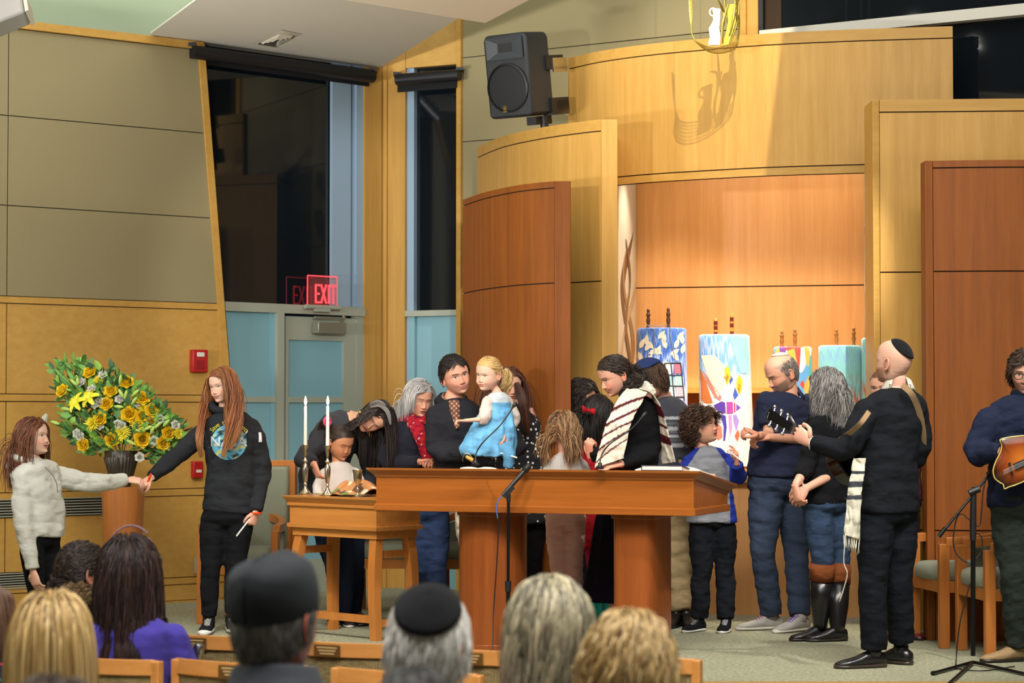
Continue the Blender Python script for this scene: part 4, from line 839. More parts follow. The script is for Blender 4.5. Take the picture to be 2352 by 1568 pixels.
# =====================================================================  PEOPLE: builders
rng = np.random.default_rng(7)
def attrmat(name, rough=.6, noise_scale=0, amt=.15, bump=0, dist=.002, spec=.5, sheen=0, sss=0, wr=0):
    t = NT(name); a = t.n('Attribute'); a.attribute_name = 'Col'; c = a.outputs['Color']
    if noise_scale:
        nz = t.noise(t.coord(), noise_scale, 3, .6); x = t.n('VectorMath', operation='SCALE'); t.l(c, x.inputs[0]); t.l(t.math('ADD', t.math('MULTIPLY', nz, amt * 2), 1 - amt), x.inputs['Scale']); c = x.outputs[0]
        h = nz
        if wr: h = t.math('ADD', t.math('MULTIPLY', nz, .25), t.math('MULTIPLY', t.noise(t.coord('Object', (1, 1, 1.7)), 8, 1.6, .5), wr))
        if bump: t.bump(h, bump, dist)
    t.l(c, t.b.inputs['Base Color']); t.set(Roughness=rough, Sheen_Weight=sheen); t.b.inputs['Specular IOR Level'].default_value = spec
    if sss: t.set(Subsurface_Weight=sss, Subsurface_Scale=.006)
    return t.mat
M['skin'] = attrmat('skin', .48, 60, .05, .05, .001, .35)
M['cloth'] = attrmat('cloth', .92, 240, .14, .8, .016, .12, 0, 0, 3.4)
M['knit'] = attrmat('knit', .95, 420, .3, .7, .012, .1, .05, 0, 2.4)
M['denim'] = attrmat('denim', .9, 300, .25, .8, .016, .15, 0, 0, 3.6)
M['leather'] = attrmat('leather', .28, 30, .1, .2, .006, .6, 0, 0, 1.0)
M['hair'] = attrmat('hair', .42, 500, .18, .1, .001, .45)
M['sheer'] = attrmat('sheer', .8, 200, .05, .3, .006, .2, .2, 0, 2.0)
# cloth with white polka dots
t = NT('polka_cloth'); vo = t.n('TexVoronoi'); vo.inputs['Scale'].default_value = 34; vo.inputs['Randomness'].default_value = .75; t.l(t.coord(), vo.inputs[0])
t.color(t.mix(t.math('LESS_THAN', vo.outputs['Distance'], .30), srgb('121316'), srgb('e8e6e0'))); t.set(Roughness=.9); M['polka'] = t.mat
def C3(c): return np.array(srgb(c))
def mesh_np(name, V, Fq, col=None, mats=None, smooth=True):
    me = bpy.data.meshes.new(name); V = np.asarray(V, 'f')
    if isinstance(Fq, np.ndarray):
        n, k = Fq.shape; me.vertices.add(len(V)); me.vertices.foreach_set('co', V.ravel()); me.loops.add(n * k); me.loops.foreach_set('vertex_index', Fq.ravel().astype('i'))
        me.polygons.add(n); me.polygons.foreach_set('loop_start', np.arange(0, n * k, k, dtype='i')); me.update(calc_edges=True)
    else: me.from_pydata(V.tolist(), [], Fq)
    if smooth: me.shade_smooth()
    if col is not None:
        ca = me.color_attributes.new('Col', 'FLOAT_COLOR', 'POINT'); a = np.ones((len(V), 4), 'f'); a[:, :3] = col; ca.data.foreach_set('color', a.ravel())
    for m in (mats or []): me.materials.append(m)
    return me
def remesh(mb, vox, smooth=3, keep=False):
    me = bpy.data.meshes.new('tmp'); me.from_pydata(mb.v, [], mb.f); o = bpy.data.objects.new('tmp', me); COL.objects.link(o)
    r = o.modifiers.new('r', 'REMESH'); r.mode = 'VOXEL'; r.voxel_size = vox
    if smooth: q = o.modifiers.new('s', 'SMOOTH'); q.factor = .5; q.iterations = smooth
    dg = bpy.context.evaluated_depsgraph_get(); ev = o.evaluated_get(dg); m2 = ev.to_mesh()
    V = np.empty(len(m2.vertices) * 3, 'f'); m2.vertices.foreach_get('co', V); N = np.empty_like(V); m2.vertices.foreach_get('normal', N)
    L = np.empty(len(m2.loops), 'i'); m2.loops.foreach_get('vertex_index', L); Fq = L.reshape(-1, 4).copy() if len(L) == 4 * len(m2.polygons) else [tuple(p.vertices) for p in m2.polygons]
    ev.to_mesh_clear(); bpy.data.objects.remove(o); bpy.data.meshes.remove(me)
    return V.reshape(-1, 3), N.reshape(-1, 3), Fq
def snoise(P_, sc, seed=0, stretch=(1, 1, 1)):         # cheap smooth vector noise: sum of sines, vectorised
    r = np.random.default_rng(seed); out = np.zeros(len(P_)); Q = P_ * np.array(stretch) * sc
    for i in range(7):
        d = r.normal(size=3); d /= np.linalg.norm(d); out += np.sin(Q @ d * (1 + .45 * i) * 2 + r.uniform(0, 6.28)) / (1 + .45 * i)
    return out / 2.6
def gs(x, s): return np.exp(-(x / s) ** 2)
def ss(a, b, x): t_ = np.clip((x - a) / (b - a), 0, 1); return t_ * t_ * (3 - 2 * t_)
def head_mesh(h):
    """returns verts, faces, colours in the head frame (face to -y, up z, adult metres)"""
    g_ = lambda k, d: h.get(k, d)
    zs = np.array([.120, .118, .112, .10, .085, .07, .05, .03, .012, 0, -.02, -.045, -.065, -.085, -.10, -.110, -.115])
    wd = np.array([.0, .018, .036, .053, .064, .071, .076, .078, .0775, .076, .073, .068, .061, .051, .037, .022, .0])
    ft = np.array([.0, .022, .045, .066, .079, .087, .092, .094, .0935, .088, .088, .087, .087, .083, .082, .066, .0])
    bk = np.array([.0, .022, .045, .068, .083, .093, .101, .104, .103, .101, .094, .080, .064, .044, .024, .010, .0])
    jw = g_('jaw', 1.0); 
    Z = np.concatenate([np.linspace(.120, .05, 22, endpoint=False), np.linspace(.05, -.095, 86, endpoint=False), np.linspace(-.095, -.115, 12)])
    na = 128; u = np.linspace(0, 1, na, endpoint=False); A = 2 * np.pi * (u + .135 * np.sin(2 * np.pi * u))     # dense at front? A=0 back
    A = 2 * np.pi * u - .80 * np.sin(2 * np.pi * u) * -1.0
    # angle measured from the back (0) round to the face (pi); spacing tightest near pi
    V = []; 
    for z in Z:
        w_ = np.interp(-z, -zs, wd) * (1 + (jw - 1) * min(1, max(0, -z / .07))); f_ = np.interp(-z, -zs, ft); b_ = np.interp(-z, -zs, bk)
        c, s_ = np.cos(A), np.sin(A); x = w_ * np.sign(s_) * np.abs(s_) ** .92; y = np.where(c > 0, b_ * np.abs(c) ** .95, -f_ * np.abs(c) ** .86); V.append(np.stack([x, y, np.full(na, z)], 1))
    V = np.concatenate(V); x, y, z = V.T; fr_ = ss(0.0, -.04, y)
    ch = g_('child', 0.0); ns = 1 - .35 * ch
    D = np.zeros(len(V)); ax = np.abs(x)
    amp = np.interp(-z, [-.012, .0, .02, .036, .043, .050, .056], [0, .003, .012, .0215, .017, .005, 0]) * ns * g_('nose', 1.0); sx = np.interp(-z, [0, .02, .04, .05], [.0065, .008, .0105, .012])
    D += amp * gs(x, sx) + .006 * ns * gs(ax - .0125, .006) * gs(z + .041, .006)
    D -= .0065 * gs(ax - .030, .016) * gs(z - .002, .012); D += .0045 * gs(ax - .031, .011) * gs(z + .001, .009)
    D += (.0035 + .003 * g_('brow', 0)) * gs(ax - .025, .022) * gs(z - .019, .007)
    D += .005 * gs(ax - .046, .018) * gs(z + .030, .018) + (.004 + .005 * g_('smile', 0) + .004 * ch) * gs(ax - .036, .014) * gs(z + .048, .014)
    lw = .021 + .006 * g_('smile', 0); zc = z - g_('smile', 0) * 7 * x ** 2
    D += .0065 * gs(x, lw) * gs(zc + .0610, .0045) + .0070 * gs(x, lw * .85) * gs(zc + .0715, .0055) - .005 * gs(x, lw) * gs(zc + .0663, .0018) - (.004 * g_('mouth', 0)) * gs(x, lw * .6) * gs(zc + .0665, .004)
    D += .006 * gs(x, .016) * gs(z + .099, .012) - .003 * gs(x, .02) * gs(z + .083, .006); D += .003 * g_('chubby', 0) * gs(ax - .045, .02) * gs(z + .065, .02)
    V[:, 1] -= D * fr_; V[:, 0] += np.sign(x) * .3 * fr_ * (.005 * gs(ax - .046, .018) * gs(z + .030, .018)) + np.sign(x) * g_('chubby', 0) * .004 * gs(z + .055, .025)
    # colours
    skin = C3(g_('skin', 'd9a58a')); hairc = C3(g_('haircol', '3a2a20')); col = np.tile(skin, (len(V), 1))
    def blend(mask, c): 
        nonlocal col
        col = col * (1 - mask[:, None]) + np.asarray(c) * mask[:, None]
    ffm = (y < -.02).astype(float)
    blend(.5 * ffm * (gs(ax - .042, .018) * gs(z + .038, .018) + .6 * gs(x, .012) * gs(z + .04, .01)), skin * np.array([1.12, .62, .58]))
    blend(.16 * ffm * gs(ax - .030, .016) * gs(z - .006, .010), skin * .7)
    lip = ffm * ss(1.15, .8, np.abs(x) / lw * .95) * ss(.0125, .0085, np.abs(zc + .0665) + .010 * (np.abs(x) / lw) ** 2 * .9); blend(lip * g_('lips', .75), C3(g_('lipcol', 'b5605a')))
    blend(ffm * ss(1.1, .8, np.abs(x) / lw) * gs(zc + .0664, .0016 + .003 * g_('mouth', 0)) * .8, C3('4a1c18'))
    if g_('teeth', 0): blend(ffm * ss(.8, .55, np.abs(x) / lw) * gs(zc + .0655, .0026) * .95, C3('eee6da'))
    for sgn in (-1, 1):
        ex = x - sgn * (.0305 + g_('gx', 0) * .0); ez = z - .0; op = g_('open', .8); gx, gz = g_('gaze', (0, 0))
        e = (ex / .0145) ** 2 + (ez / (.0016 + .0062 * op)) ** 2
        if op > .25:
            blend(ffm * ss(1.15, .8, e), C3('dcd4cc')); ir = ((ex - gx * .006) / .0062) ** 2 + ((ez - gz * .003) / .0062) ** 2; blend(ffm * ss(1.1, .7, ir) * ss(1.15, .9, e), C3(g_('iris', '2c1c14')))
        blend(ffm * gs(np.abs(ex / .0155) ** 2 * .0035 + (ez - .0035 - .0035 * op if op > .25 else ez + .002) + 0, .0019) * ss(.019, .015, np.abs(ex)) * .85, C3('241812'))
        bz = z - (.0195 + .004 * g_('browup', 0)) + 6.5 * (ex - sgn * .003) ** 2 - sgn * ex * (-.04); blend(ffm * gs(bz, .0030 + .0010 * g_('brow', 0)) * ss(.0215, .015, np.abs(ex)) * g_('browdark', .75), C3(g_('browcol', g_('haircol', '3a2a20'))) * .8)
        blend(ffm * gs(x - sgn * .0075, .003) * gs(z + .0475, .0022) * .6, C3('5a2a20'))
    hl = g_('hairline', .070)
    scalp = scalp_mask(V, hl) * g_('scalp', 1.0) * (ss(g_('ringtop', .2), g_('ringtop', .2) - .015, z))
    blend(scalp, hairc)
    bd = g_('beard', 0)
    if bd:
        bm = ss(.0, .012, -(z + .028 - .0 * y)) * ss(-.0, -.02, y - .035) * (1 - .9 * gs(x, .024) * ss(-.072, -.060, z) * ss(-.046, -.052, z) * 0); upl = ss(-.052, -.060, z); chk = ss(.030, .048, ax + np.where(z < -.055, .03, 0) + np.where(z < -.08, .03, 0))
        bm = np.maximum(ss(-.034, -.048, z - .5 * np.maximum(ax - .045, 0)) * ffm, ss(.005, -.01, z) * ss(.058, .066, ax) * ss(-.035, -.005, y) * ss(.03, .015, y)); bm = np.clip(bm, 0, 1) * (1 - lip)
        blend(bm * bd, C3(g_('beardcol', '5a4a40')))
    nz_ = len(Z); I = np.arange(na); fs = []
    base = (np.arange(nz_ - 1)[:, None] * na); a_ = base + I; b_ = base + (I + 1) % na; Fq = np.stack([a_, a_ + na, b_ + na, b_], 2).reshape(-1, 4)
    return V, Fq, col
def scalp_mask(V, hl=.07):
    x, y, z = V.T; front = np.interp(y, [-.10, -.075, -.045, -.01, .02, .05, .12], [hl, hl * .96, hl * .62, .002, -.035, -.06, -.062])
    front = np.where((np.abs(x) < .045) & (y < -.03), np.maximum(front, hl * .93 - .0), front)
    return ss(-.004, .006, z - front)
def ear_mesh(s=1):
    mb = MB()
    for sg in (-1, 1):
        Me = Matrix.Translation((sg * .077, .008, -.012)) @ Matrix.Rotation(sg * -.35, 4, 'Z') @ Matrix.Rotation(-.15, 4, 'X')
        mb.ball((0, .004, 0), (.006, .016, .029), 12, 8, M=Me)
        mb.tube([Me @ Vector((sg * .005, .004 + .017 * math.cos(q), .002 + .029 * math.sin(q))) for q in np.linspace(-1.9, 2.6, 16)], .0038, 6)
    return mb
def hand_mesh(mb, wrist, d, pn, thumb, curl=.35, s=1.0, spread=.06, tcurl=.4, fold=None, palmonly=False):
    """wrist point, finger direction d, palm normal pn (palm side), thumb = +1/-1 along d x pn"""
    d = Vector(d).normalized(); pn = Vector(pn); pn = (pn - d * pn.dot(d)).normalized(); sd = d.cross(pn).normalized() * thumb
    W = Vector(wrist); R_ = []
    for k, w_, t_ in ((-.012, .025, .019), (.0, .027, .018), (.02, .034, .016), (.05, .041, .0145), (.075, .043, .013), (.088, .041, .011), (.096, .034, .008)):
        c = W + d * k * s; R_.append([c + sd * (w_ * s * math.cos(q)) + pn * (t_ * s * math.sin(q)) for q in (2 * math.pi * i / 14 for i in range(14))])
    mb.loft(R_)
    Ls = (.072, .080, .074, .058)
    for i in range(4):
        off = (.030 - .0205 * i); c = W + d * (.084 - .004 * abs(i - 1.2)) * s + sd * off * s; dd = (d + sd * (spread * (1.5 - i))).normalized(); cu = curl if not hasattr(curl, '__len__') else curl[i]
        ax_ = sd; P_ = [c - dd * .012 * s, c]; ang = 0
        for seg, L_ in enumerate((.44, .32, .24)):
            ang += cu * (1.25, 1.5, 1.0)[seg]; v = (dd * math.cos(ang) + pn * math.sin(ang)); P_.append(P_[-1] + v * Ls[i] * L_ * s)
        P_.append(P_[-1] + v * .004 * s); r = [.0095, .0098, .0088, .0080, .0068, .003]; Pm = []
        mb.tube(P_, [q * s * (.92 if i == 3 else 1) for q in r], 9)
    c = W + d * .022 * s + sd * .026 * s; v0 = (d * .62 + sd * .78 + pn * .25).normalized(); v1 = (d * .9 + sd * (.42 - tcurl) + pn * (.15 + tcurl)).normalized(); v2 = (d * .95 + sd * (.2 - 1.3 * tcurl) + pn * (.1 + tcurl)).normalized()
    P_ = [c - v0 * .01 * s, c + v0 * .02 * s, c + v0 * .04 * s]; P_.append(P_[-1] + v1 * .032 * s); P_.append(P_[-1] + v2 * .024 * s); P_.append(P_[-1] + v2 * .005 * s)
    mb.tube(P_, [q * s for q in (.014, .0145, .0115, .0098, .0082, .003)], 9)
def limb(mb, P_, r, n=14, sq=1.0):
    """rounded tube through joints with softened corners"""
    P_ = [Vector(p) for p in P_]; Q = [P_[0]]; rr = [r[0] * .92]
    for i in range(1, len(P_) - 1):
        a_, b_, c_ = P_[i - 1], P_[i], P_[i + 1]
        for k in (.5, .85): Q.append(a_.lerp(b_, k)); rr.append(r[i - 1][1] if 0 else (r[2 * i - 2] * (1 - k) + r[2 * i] * k if 0 else r[i - 1] * (1 - k) + r[i] * k))
        Q.append(b_ * .8 + a_.lerp(c_, .5) * .2 if (b_ - a_).angle(c_ - b_, 0) > .5 else b_); rr.append(r[i])
        Q.append(b_.lerp(c_, .15)); rr.append(r[i] * .85 + r[i + 1] * .15)
    Q.append(P_[-2].lerp(P_[-1], .6)); rr.append(r[-2] * .4 + r[-1] * .6); Q.append(P_[-1]); rr.append(r[-1])
    mb.tube(Q, rr, n); mb.ball(P_[0], r[0] * .9, 12, 8); return Q
class Person:
    def __init__(s, Y, J, sc=1.0, base=None, label='', group=None, yaw=0, bulk=1.0, sk='d9a58a'):
        s.Y = Y; s.sc = sc; s.J = {}; s.sk = sk
        for k, v in J.items(): s.J[k] = v.copy() if isinstance(v, Vector) else at(v[0], v[1], Y + (v[2] if len(v) > 2 else 0))
        up_ = (s.J['N'] - s.J['C']).normalized()
        if 'sA' in s.J:
            m_ = (s.J['sA'] + s.J['sB']) / 2
            for q in 'AB': s.J['s' + q] = s.J['s' + q].lerp(m_, .10) - up_ * .022 * sc
        s.base = base if base is not None else Vector((s.J['H'].x, Y, 0)); s.label = label; s.mb = MB(); s.raw = []; s.obj = None; s.bulk = bulk; s.kids = []; s.group = group
    # torso frame
    def across(s, k):
        a_ = (s.J['sB'] - s.J['sA']); a_.z *= .3; b_ = (s.J['hB'] - s.J['hA']) if 'hA' in s.J else a_; b_.z *= .3
        return a_.normalized().lerp(b_.normalized(), k).normalized()
    def spine(s):
        return bez([s.J['N'], s.J['C'], s.J['W'], s.J['H']], 30)
    def torso(s, mb, prof, k0=0, k1=1.0, n=30):
        """prof: list of (k, halfwidth, halfdepth[, depth shift])"""
        SPN = s.spine(); m_ = len(SPN) - 1; R_ = []
        ks = np.array([p[0] for p in prof]); hw = [p[1] for p in prof]; hd = [p[2] for p in prof]; sh = [p[3] if len(p) > 3 else 0 for p in prof]
        L_ = np.linspace(ks[0], ks[-1], 26)
        for k in L_:
            kk = max(0, min(1, k)); f_ = kk * m_; i = min(int(f_), m_ - 1); c = SPN[i].lerp(SPN[i + 1], f_ - i); tg = (SPN[min(i + 1, m_)] - SPN[max(i - 0, 0)]).normalized()
            if k > 1: c = SPN[-1] + Vector((0, 0, -1)) * (k - 1) * .55 * s.sc; tg = Vector((0, 0, -1))
            if k < 0: c = SPN[0] - tg * (-k) * .55 * s.sc
            a_ = s.across(kk); a_ = (a_ - tg * a_.dot(tg)).normalized(); d_ = tg.cross(a_).normalized()      # depth axis
            w_ = np.interp(k, ks, hw) * s.sc; dd = np.interp(k, ks, hd) * s.sc; o_ = np.interp(k, ks, sh) * s.sc
            R_.append([c + d_ * o_ + a_ * (w_ * math.copysign(abs(math.cos(q)) ** .85, math.cos(q))) + d_ * (dd * math.copysign(abs(math.sin(q)) ** .95, math.sin(q))) for q in (2 * math.pi * i / n for i in range(n))])
        mb.loft(R_)
    def body(s, arms=True, legs=True):
        mb = MB(); b = s.bulk; J = s.J; sc = s.sc
        s.torso(mb, [(-.06, .050, .052), (.0, .056, .058), (.05, .09, .07), (.10, .13, .075), (.25, .145 * b, .095 * b), (.5, .125 * b, .09 * b), (.7, .125 * b, .09 * b), (.9, .145 * b, .10 * b), (1.0, .13 * b, .09 * b)])
        mb.tube([J['N'] + (J['N'] - J['C']).normalized() * -.06 * sc, J['N'], s.J['N'].lerp(s.hM @ Vector((0, .03, -.06)), .55), s.hM @ Vector((0, .028, -.055))], [.062 * sc, .054 * sc, .050 * sc, .042 * sc], 18)
        if arms:
            for q in 'AB':
                if 's' + q in J and 'e' + q in J: limb(mb, [J['s' + q], J['e' + q], J['w' + q]], [.046 * sc * b ** .5, .036 * sc, .025 * sc])
        if legs and 'kA' in J:
            for q in 'AB': limb(mb, [J['h' + q], J['k' + q], J['a' + q]], [.078 * sc * b ** .5, .050 * sc, .034 * sc])
        V, N, Fq = remesh(mb, .011 * max(sc, .75), 3); s.raw.append((V, Fq, np.tile(C3(s.sk), (len(V), 1))))
    def headset(s, yaw=0, pitch=0, roll=0, hs=1.0, **h):
        s.h = h; s.hs = hs; h.setdefault('skin', s.sk); s.yaw = yaw
        s.hM = Matrix.Translation(s.J['head']) @ Matrix.Rotation(math.radians(yaw), 4, 'Z') @ Matrix.Rotation(math.radians(pitch), 4, 'X') @ Matrix.Rotation(math.radians(roll), 4, 'Y') @ Matrix.Scale(hs, 4)
        V, Fq, col = head_mesh(h); V = V @ np.array(s.hM.to_3x3()).T + np.array(s.hM.translation); s.raw.append((V, Fq, col))
        if h.get('ears', 1):
            e = ear_mesh(); V = np.array(e.v) @ np.array(s.hM.to_3x3()).T + np.array(s.hM.translation); s.raw.append((V, e.f, np.tile(C3(s.sk) * np.array([1.05, .82, .78]), (len(V), 1))))
    def hand(s, q, d, pn, thumb, curl=.35, **k):
        mb = MB(); hand_mesh(mb, s.J['w' + q], d, pn, thumb, curl, s=k.pop('sz', s.sc), **k); s.raw.append((np.array(mb.v), mb.f, np.tile(C3(s.sk) * np.array([1.03, .9, .88]), (len(mb.v), 1))))
    def finish(s):
        Vs, Fs, Cs, o_ = [], [], [], 0
        for V, Fq, c in s.raw:
            Vs.append(np.asarray(V)); Cs.append(c); Fs += [tuple(int(i) + o_ for i in f) for f in (Fq.tolist() if isinstance(Fq, np.ndarray) else Fq)]; o_ += len(V)
        V = np.concatenate(Vs) - np.array(s.base); me = mesh_np('person', V, Fs, np.concatenate(Cs), [M['skin']])
        o = bpy.data.objects.new('person', me); COL.objects.link(o); o.location = s.base; tag(o, s.label, 'person', s.group); s.obj = o
        for k in s.kids: k.parent = o
        return o
    def part(s, name, V, Fq, col, mat, label=None, parent=None):
        V = np.asarray(V, float) - np.array(s.base)
        if col is not None and np.ndim(col) == 1: col = np.tile(col, (len(V), 1))
        me = mesh_np(name, V, Fq, col, [mat]); o = bpy.data.objects.new(name, me); COL.objects.link(o)
        if parent: o.parent = parent
        else: s.kids.append(o)
        if label: o['label'] = label
        return o
    def pmb(s, name, mb, color, mat='cloth', label=None, parent=None, sharp=None):
        o = s.part(name, mb.v, mb.f, None if color is None else C3(color), M[mat] if isinstance(mat, str) else mat, label, parent)
        if sharp: o.data.set_sharp_from_angle(angle=math.radians(sharp))
        return o
    def cloth(s, name, mb, color, mat='cloth', vox=.012, wr=.004, wsc=14, seed=1, sm=3, label=None, cuts=(), wst=(1, 1, 1.5)):
        """voxel-merged garment with folds; color = hex or function(world xyz)->(N,3)"""
        V, N, Fq = remesh(mb, vox * max(.7, s.sc), sm)
        d = snoise(V, wsc, seed, wst) * wr + snoise(V, wsc * 2.3, seed + 5, wst) * wr * .45; V = V + N * d[:, None]
        col = color(V) if callable(color) else np.tile(C3(color), (len(V), 1))
        return s.part(name, V, Fq, col, M[mat] if isinstance(mat, str) else mat, label)
    def top(s, name, color, hem=.85, loose=.016, sl=(1, 1), mat='cloth', cuff=None, neck=.0, hemw=0, belly=0, chest=0, arm_r=None, **k):
        mb = MB(); b = s.bulk; L_ = loose; sc = s.sc; J = s.J; sw = ((J['sB'] - J['sA']).length / 2) / sc
        sw = max(sw, .10)
        P_ = [(neck - .005, .050 + L_ * .5, .054 + L_ * .5), (neck + .03, .088 + L_ * .5, .066 + L_ * .6), (.085, min(sw, .16) * .86 + L_ * .3, .078 + L_), (.16, min(sw, .17) * 1.0 + L_, .095 * b + L_), (.30, .148 * b + L_, (.103 + chest) * b + L_), (.5, .136 * b + L_, (.098 + belly * .6) * b + L_), (.66, .137 * b + L_ + hemw * .3, (.10 + belly) * b + L_), (.85, .152 * b + L_ + hemw * .7, (.108 + belly * .7) * b + L_ + hemw * .6), (1.0, .158 * b + L_ + hemw, .112 * b + L_ + hemw), (1.3, .165 * b + L_ + hemw * 1.3, .118 * b + L_ + hemw * 1.2)]
        ks = [p[0] for p in P_]; PP = [p for p in P_ if p[0] < hem] + [(hem, *[float(np.interp(hem, ks, [p[i] for p in P_])) for i in (1, 2)])]
        s.torso(mb, PP)
        ar = arm_r or (.054 * b ** .5 + L_ * .7, .044 + L_ * .75, .031 + L_ * .6)
        for q, f_ in zip('AB', sl):
            if f_ <= 0 or 'e' + q not in J: continue
            a_, e_, w_ = J['s' + q], J['e' + q], J['w' + q]
            if f_ >= 1: limb(mb, [a_, e_, e_.lerp(w_, .96)], [ar[0] * sc, ar[1] * sc, ar[2] * sc])
            elif f_ > .5: limb(mb, [a_, e_, e_.lerp(w_, (f_ - .5) * 2)], [ar[0] * sc, ar[1] * sc, (ar[1] * (2 - 2 * f_) + ar[2] * (2 * f_ - 1)) * sc])
            else: mb.tube([a_, a_.lerp(e_, f_), a_.lerp(e_, f_ * 2)], [ar[0] * sc, (ar[0] + ar[1]) / 2 * sc, (ar[1] + .012) * sc], 14); mb.ball(a_, ar[0] * sc, 12, 8)
        return s.cloth(name, mb, color, mat, **k)
    def pants(s, name, color, loose=.012, mat='cloth', waist=.72, length=.97, flare=0, **k):
        mb = MB(); b = s.bulk; L_ = loose; J = s.J; sc = s.sc
        s.torso(mb, [(waist, .13 * b + L_, .098 * b + L_), (.85, .146 * b + L_, .108 * b + L_), (1.0, .150 * b + L_, .112 * b + L_), (1.08, .10 * b + L_, .085 * b + L_)])
        for q in 'AB':
            h_, k_, a_ = J['h' + q], J['k' + q], J['a' + q]; limb(mb, [h_, h_.lerp(k_, .4), k_, k_.lerp(a_, .4), k_.lerp(a_, length)], [(.086 * b ** .5 + L_) * sc, (.080 * b ** .5 + L_) * sc, (.056 + L_) * sc, (.053 + L_ + flare * .3) * sc, (.040 + L_ + flare) * sc])
        return s.cloth(name, mb, color, mat, **k)
    def skirt(s, name, color, k0, hem_z, r0, r1, pleat=.06, npl=14, mat='cloth', d=.75, **k):
        mb = MB(); SP = s.spine(); f_ = k0 * (len(SP) - 1); c0 = SP[int(f_)]; z1 = hem_z; R_ = []; a_ = s.across(1); d_ = Vector((a_.y, -a_.x, 0)).normalized()
        for i in range(20):
            q = i / 19; z = c0.z + (z1 - c0.z) * q; r = r0 + (r1 - r0) * q ** .85; c = Vector((c0.x + (s.J['H'].x - c0.x) * min(1, q * 3), c0.y, z))
            R_.append([c + a_ * (r * math.cos(t_) * (1 + pleat * q * math.sin(npl * t_ + 2 * math.sin(t_ * 3)))) + d_ * (r * d * math.sin(t_) * (1 + pleat * q * math.sin(npl * t_))) for t_ in (2 * math.pi * j / 96 for j in range(96))])
        mb.loft(R_); V = np.array([tuple(v) for v in mb.v]); col = color(V) if callable(color) else C3(color)
        return s.part(name, V, mb.f, col, M[mat] if isinstance(mat, str) else mat)
    def shoe(s, q, toe, upper='22201f', sole='e6e2da', L=.265, laces=None, boot=0, bootr=.062, solh=.022, mat='leather', lab=None, cuffc=None, heel=0):
        sc = s.sc; an = s.J['a' + q]; d = Vector((toe[0], toe[1], 0)).normalized(); n_ = Vector((-d.y, d.x, 0)); o_ = Vector((an.x, an.y, 0)) - d * .0
        def ring(x, w_, z0, z1, k=12): return [o_ + d * (x * sc) + n_ * (w_ * sc * math.copysign(abs(math.cos(t_)) ** .7, math.cos(t_))) + Vector((0, 0, (z0 + (z1 - z0) * (.5 + .5 * math.sin(t_))) * sc)) for t_ in (2 * math.pi * i / k for i in range(k))]
        f_ = L / .265; prof = [(-.062, .012, .05), (-.055, .028, .072), (-.03, .034, .088), (.01, .037, .098), (.05, .039, .085), (.09, .043, .062), (.13, .045, .050), (.165, .042, .042), (.19, .030, .034), (.205, .010, .026)]
        mb = MB(); mb.loft([ring(x * f_, w_, .006, h) for x, w_, h in prof]); mb.tube([o_ + d * .005 + Vector((0, 0, .06 * sc)), Vector((an.x, an.y, .105 * sc))], [.042 * sc, .040 * sc], 14)
        if boot: mb.tube([Vector((an.x, an.y, .06)), Vector((an.x, an.y, .11 * sc)).lerp(an, .5), an.lerp(s.J['k' + q], boot * .5), an.lerp(s.J['k' + q], boot)], [.046 * sc, .046 * sc, (bootr - .006) * sc, bootr * sc], 18)
        sh = s.pmb('boot' if boot else 'shoe', mb, upper, mat, lab)
        mb = MB(); mb.loft([ring(x * f_ * 1.02, w_ * 1.08, 0, solh + heel * (x < -.0), 14) for x, w_, h in prof]); s.pmb('sole', mb, sole, 'leather', None, sh)
        if laces:
            mb = MB()
            for i in range(6):
                x = .03 + .014 * i; z = (.096 - .0085 * i) ; c = o_ + d * (x * f_ * sc) + Vector((0, 0, z * sc + .002)); mb.tube([c - n_ * .022 * sc + Vector((0, 0, -.008 * sc)), c + Vector((0, 0, .004)), c + n_ * .022 * sc + d * .008 + Vector((0, 0, -.008 * sc))], .0032 * sc, 5)
            s.pmb('laces', mb, laces, 'cloth', None, sh)
        return sh
    # ---------------------------------------------------------------- hair
    def hair(s, cols, n=700, length=.25, part=0.0, crown=(0, .02), w=.0036, curl=0, cfreq=30, vol=.006, hl=.07, gather=None, seed=3, steps=None, back=.5, stiff=.35, coll=True, name='hair', region=None, flare=0, ends=None, jit=.2, swirl=0, label=None, clump=0, grav=1.0, jl=.2, fw=0, grey=None, fringe=False):
        r = np.random.default_rng(seed); R3 = np.array(s.hM.to_3x3()) / s.hs; hs = s.hs; c0 = np.array(s.hM.translation); down = R3.T @ np.array([0, 0, -1.0])
        d = r.normal(size=(n * 14, 3)); d /= np.linalg.norm(d, axis=1)[:, None]; rad = np.array([.079, .1, .107]); cen = np.array([0, .006, .012])
        P0 = cen + d * rad; ok = scalp_mask(P0, hl) > .5
        if region is not None: ok &= region(P0)
        P0 = P0[ok][:n]; d = d[ok][:n]; n = len(P0)
        cr = np.array([part, crown[1], .118]); 
        # tangent flow away from the parting line (runs front-back at x = part) or from the crown
        v = np.stack([np.where(P0[:, 0] > part, 1.0, -1.0) * 1.0, (P0[:, 1] - crown[1]) * (6 if crown[0] else 1.5) + back, -.3 * np.ones(n)], 1)
        if crown[0]: v = P0 - cr; v[:, 1] += back * .1
        nrm = d / rad; nrm /= np.linalg.norm(nrm, axis=1)[:, None]; v -= nrm * (v * nrm).sum(1)[:, None]; v /= np.linalg.norm(v, axis=1)[:, None] + 1e-9; v += r.normal(size=(n, 3)) * jit * .5
        lay = r.uniform(.3, 1, n); Lx = length * (1 + jl * r.uniform(-1, .4, n)); steps = steps or max(8, int(length / .022)); ds = Lx / steps
        if callable(region) and False: pass
        P_ = P0.copy(); path = [P_.copy()]; V_ = v.copy()
        caps_ = []
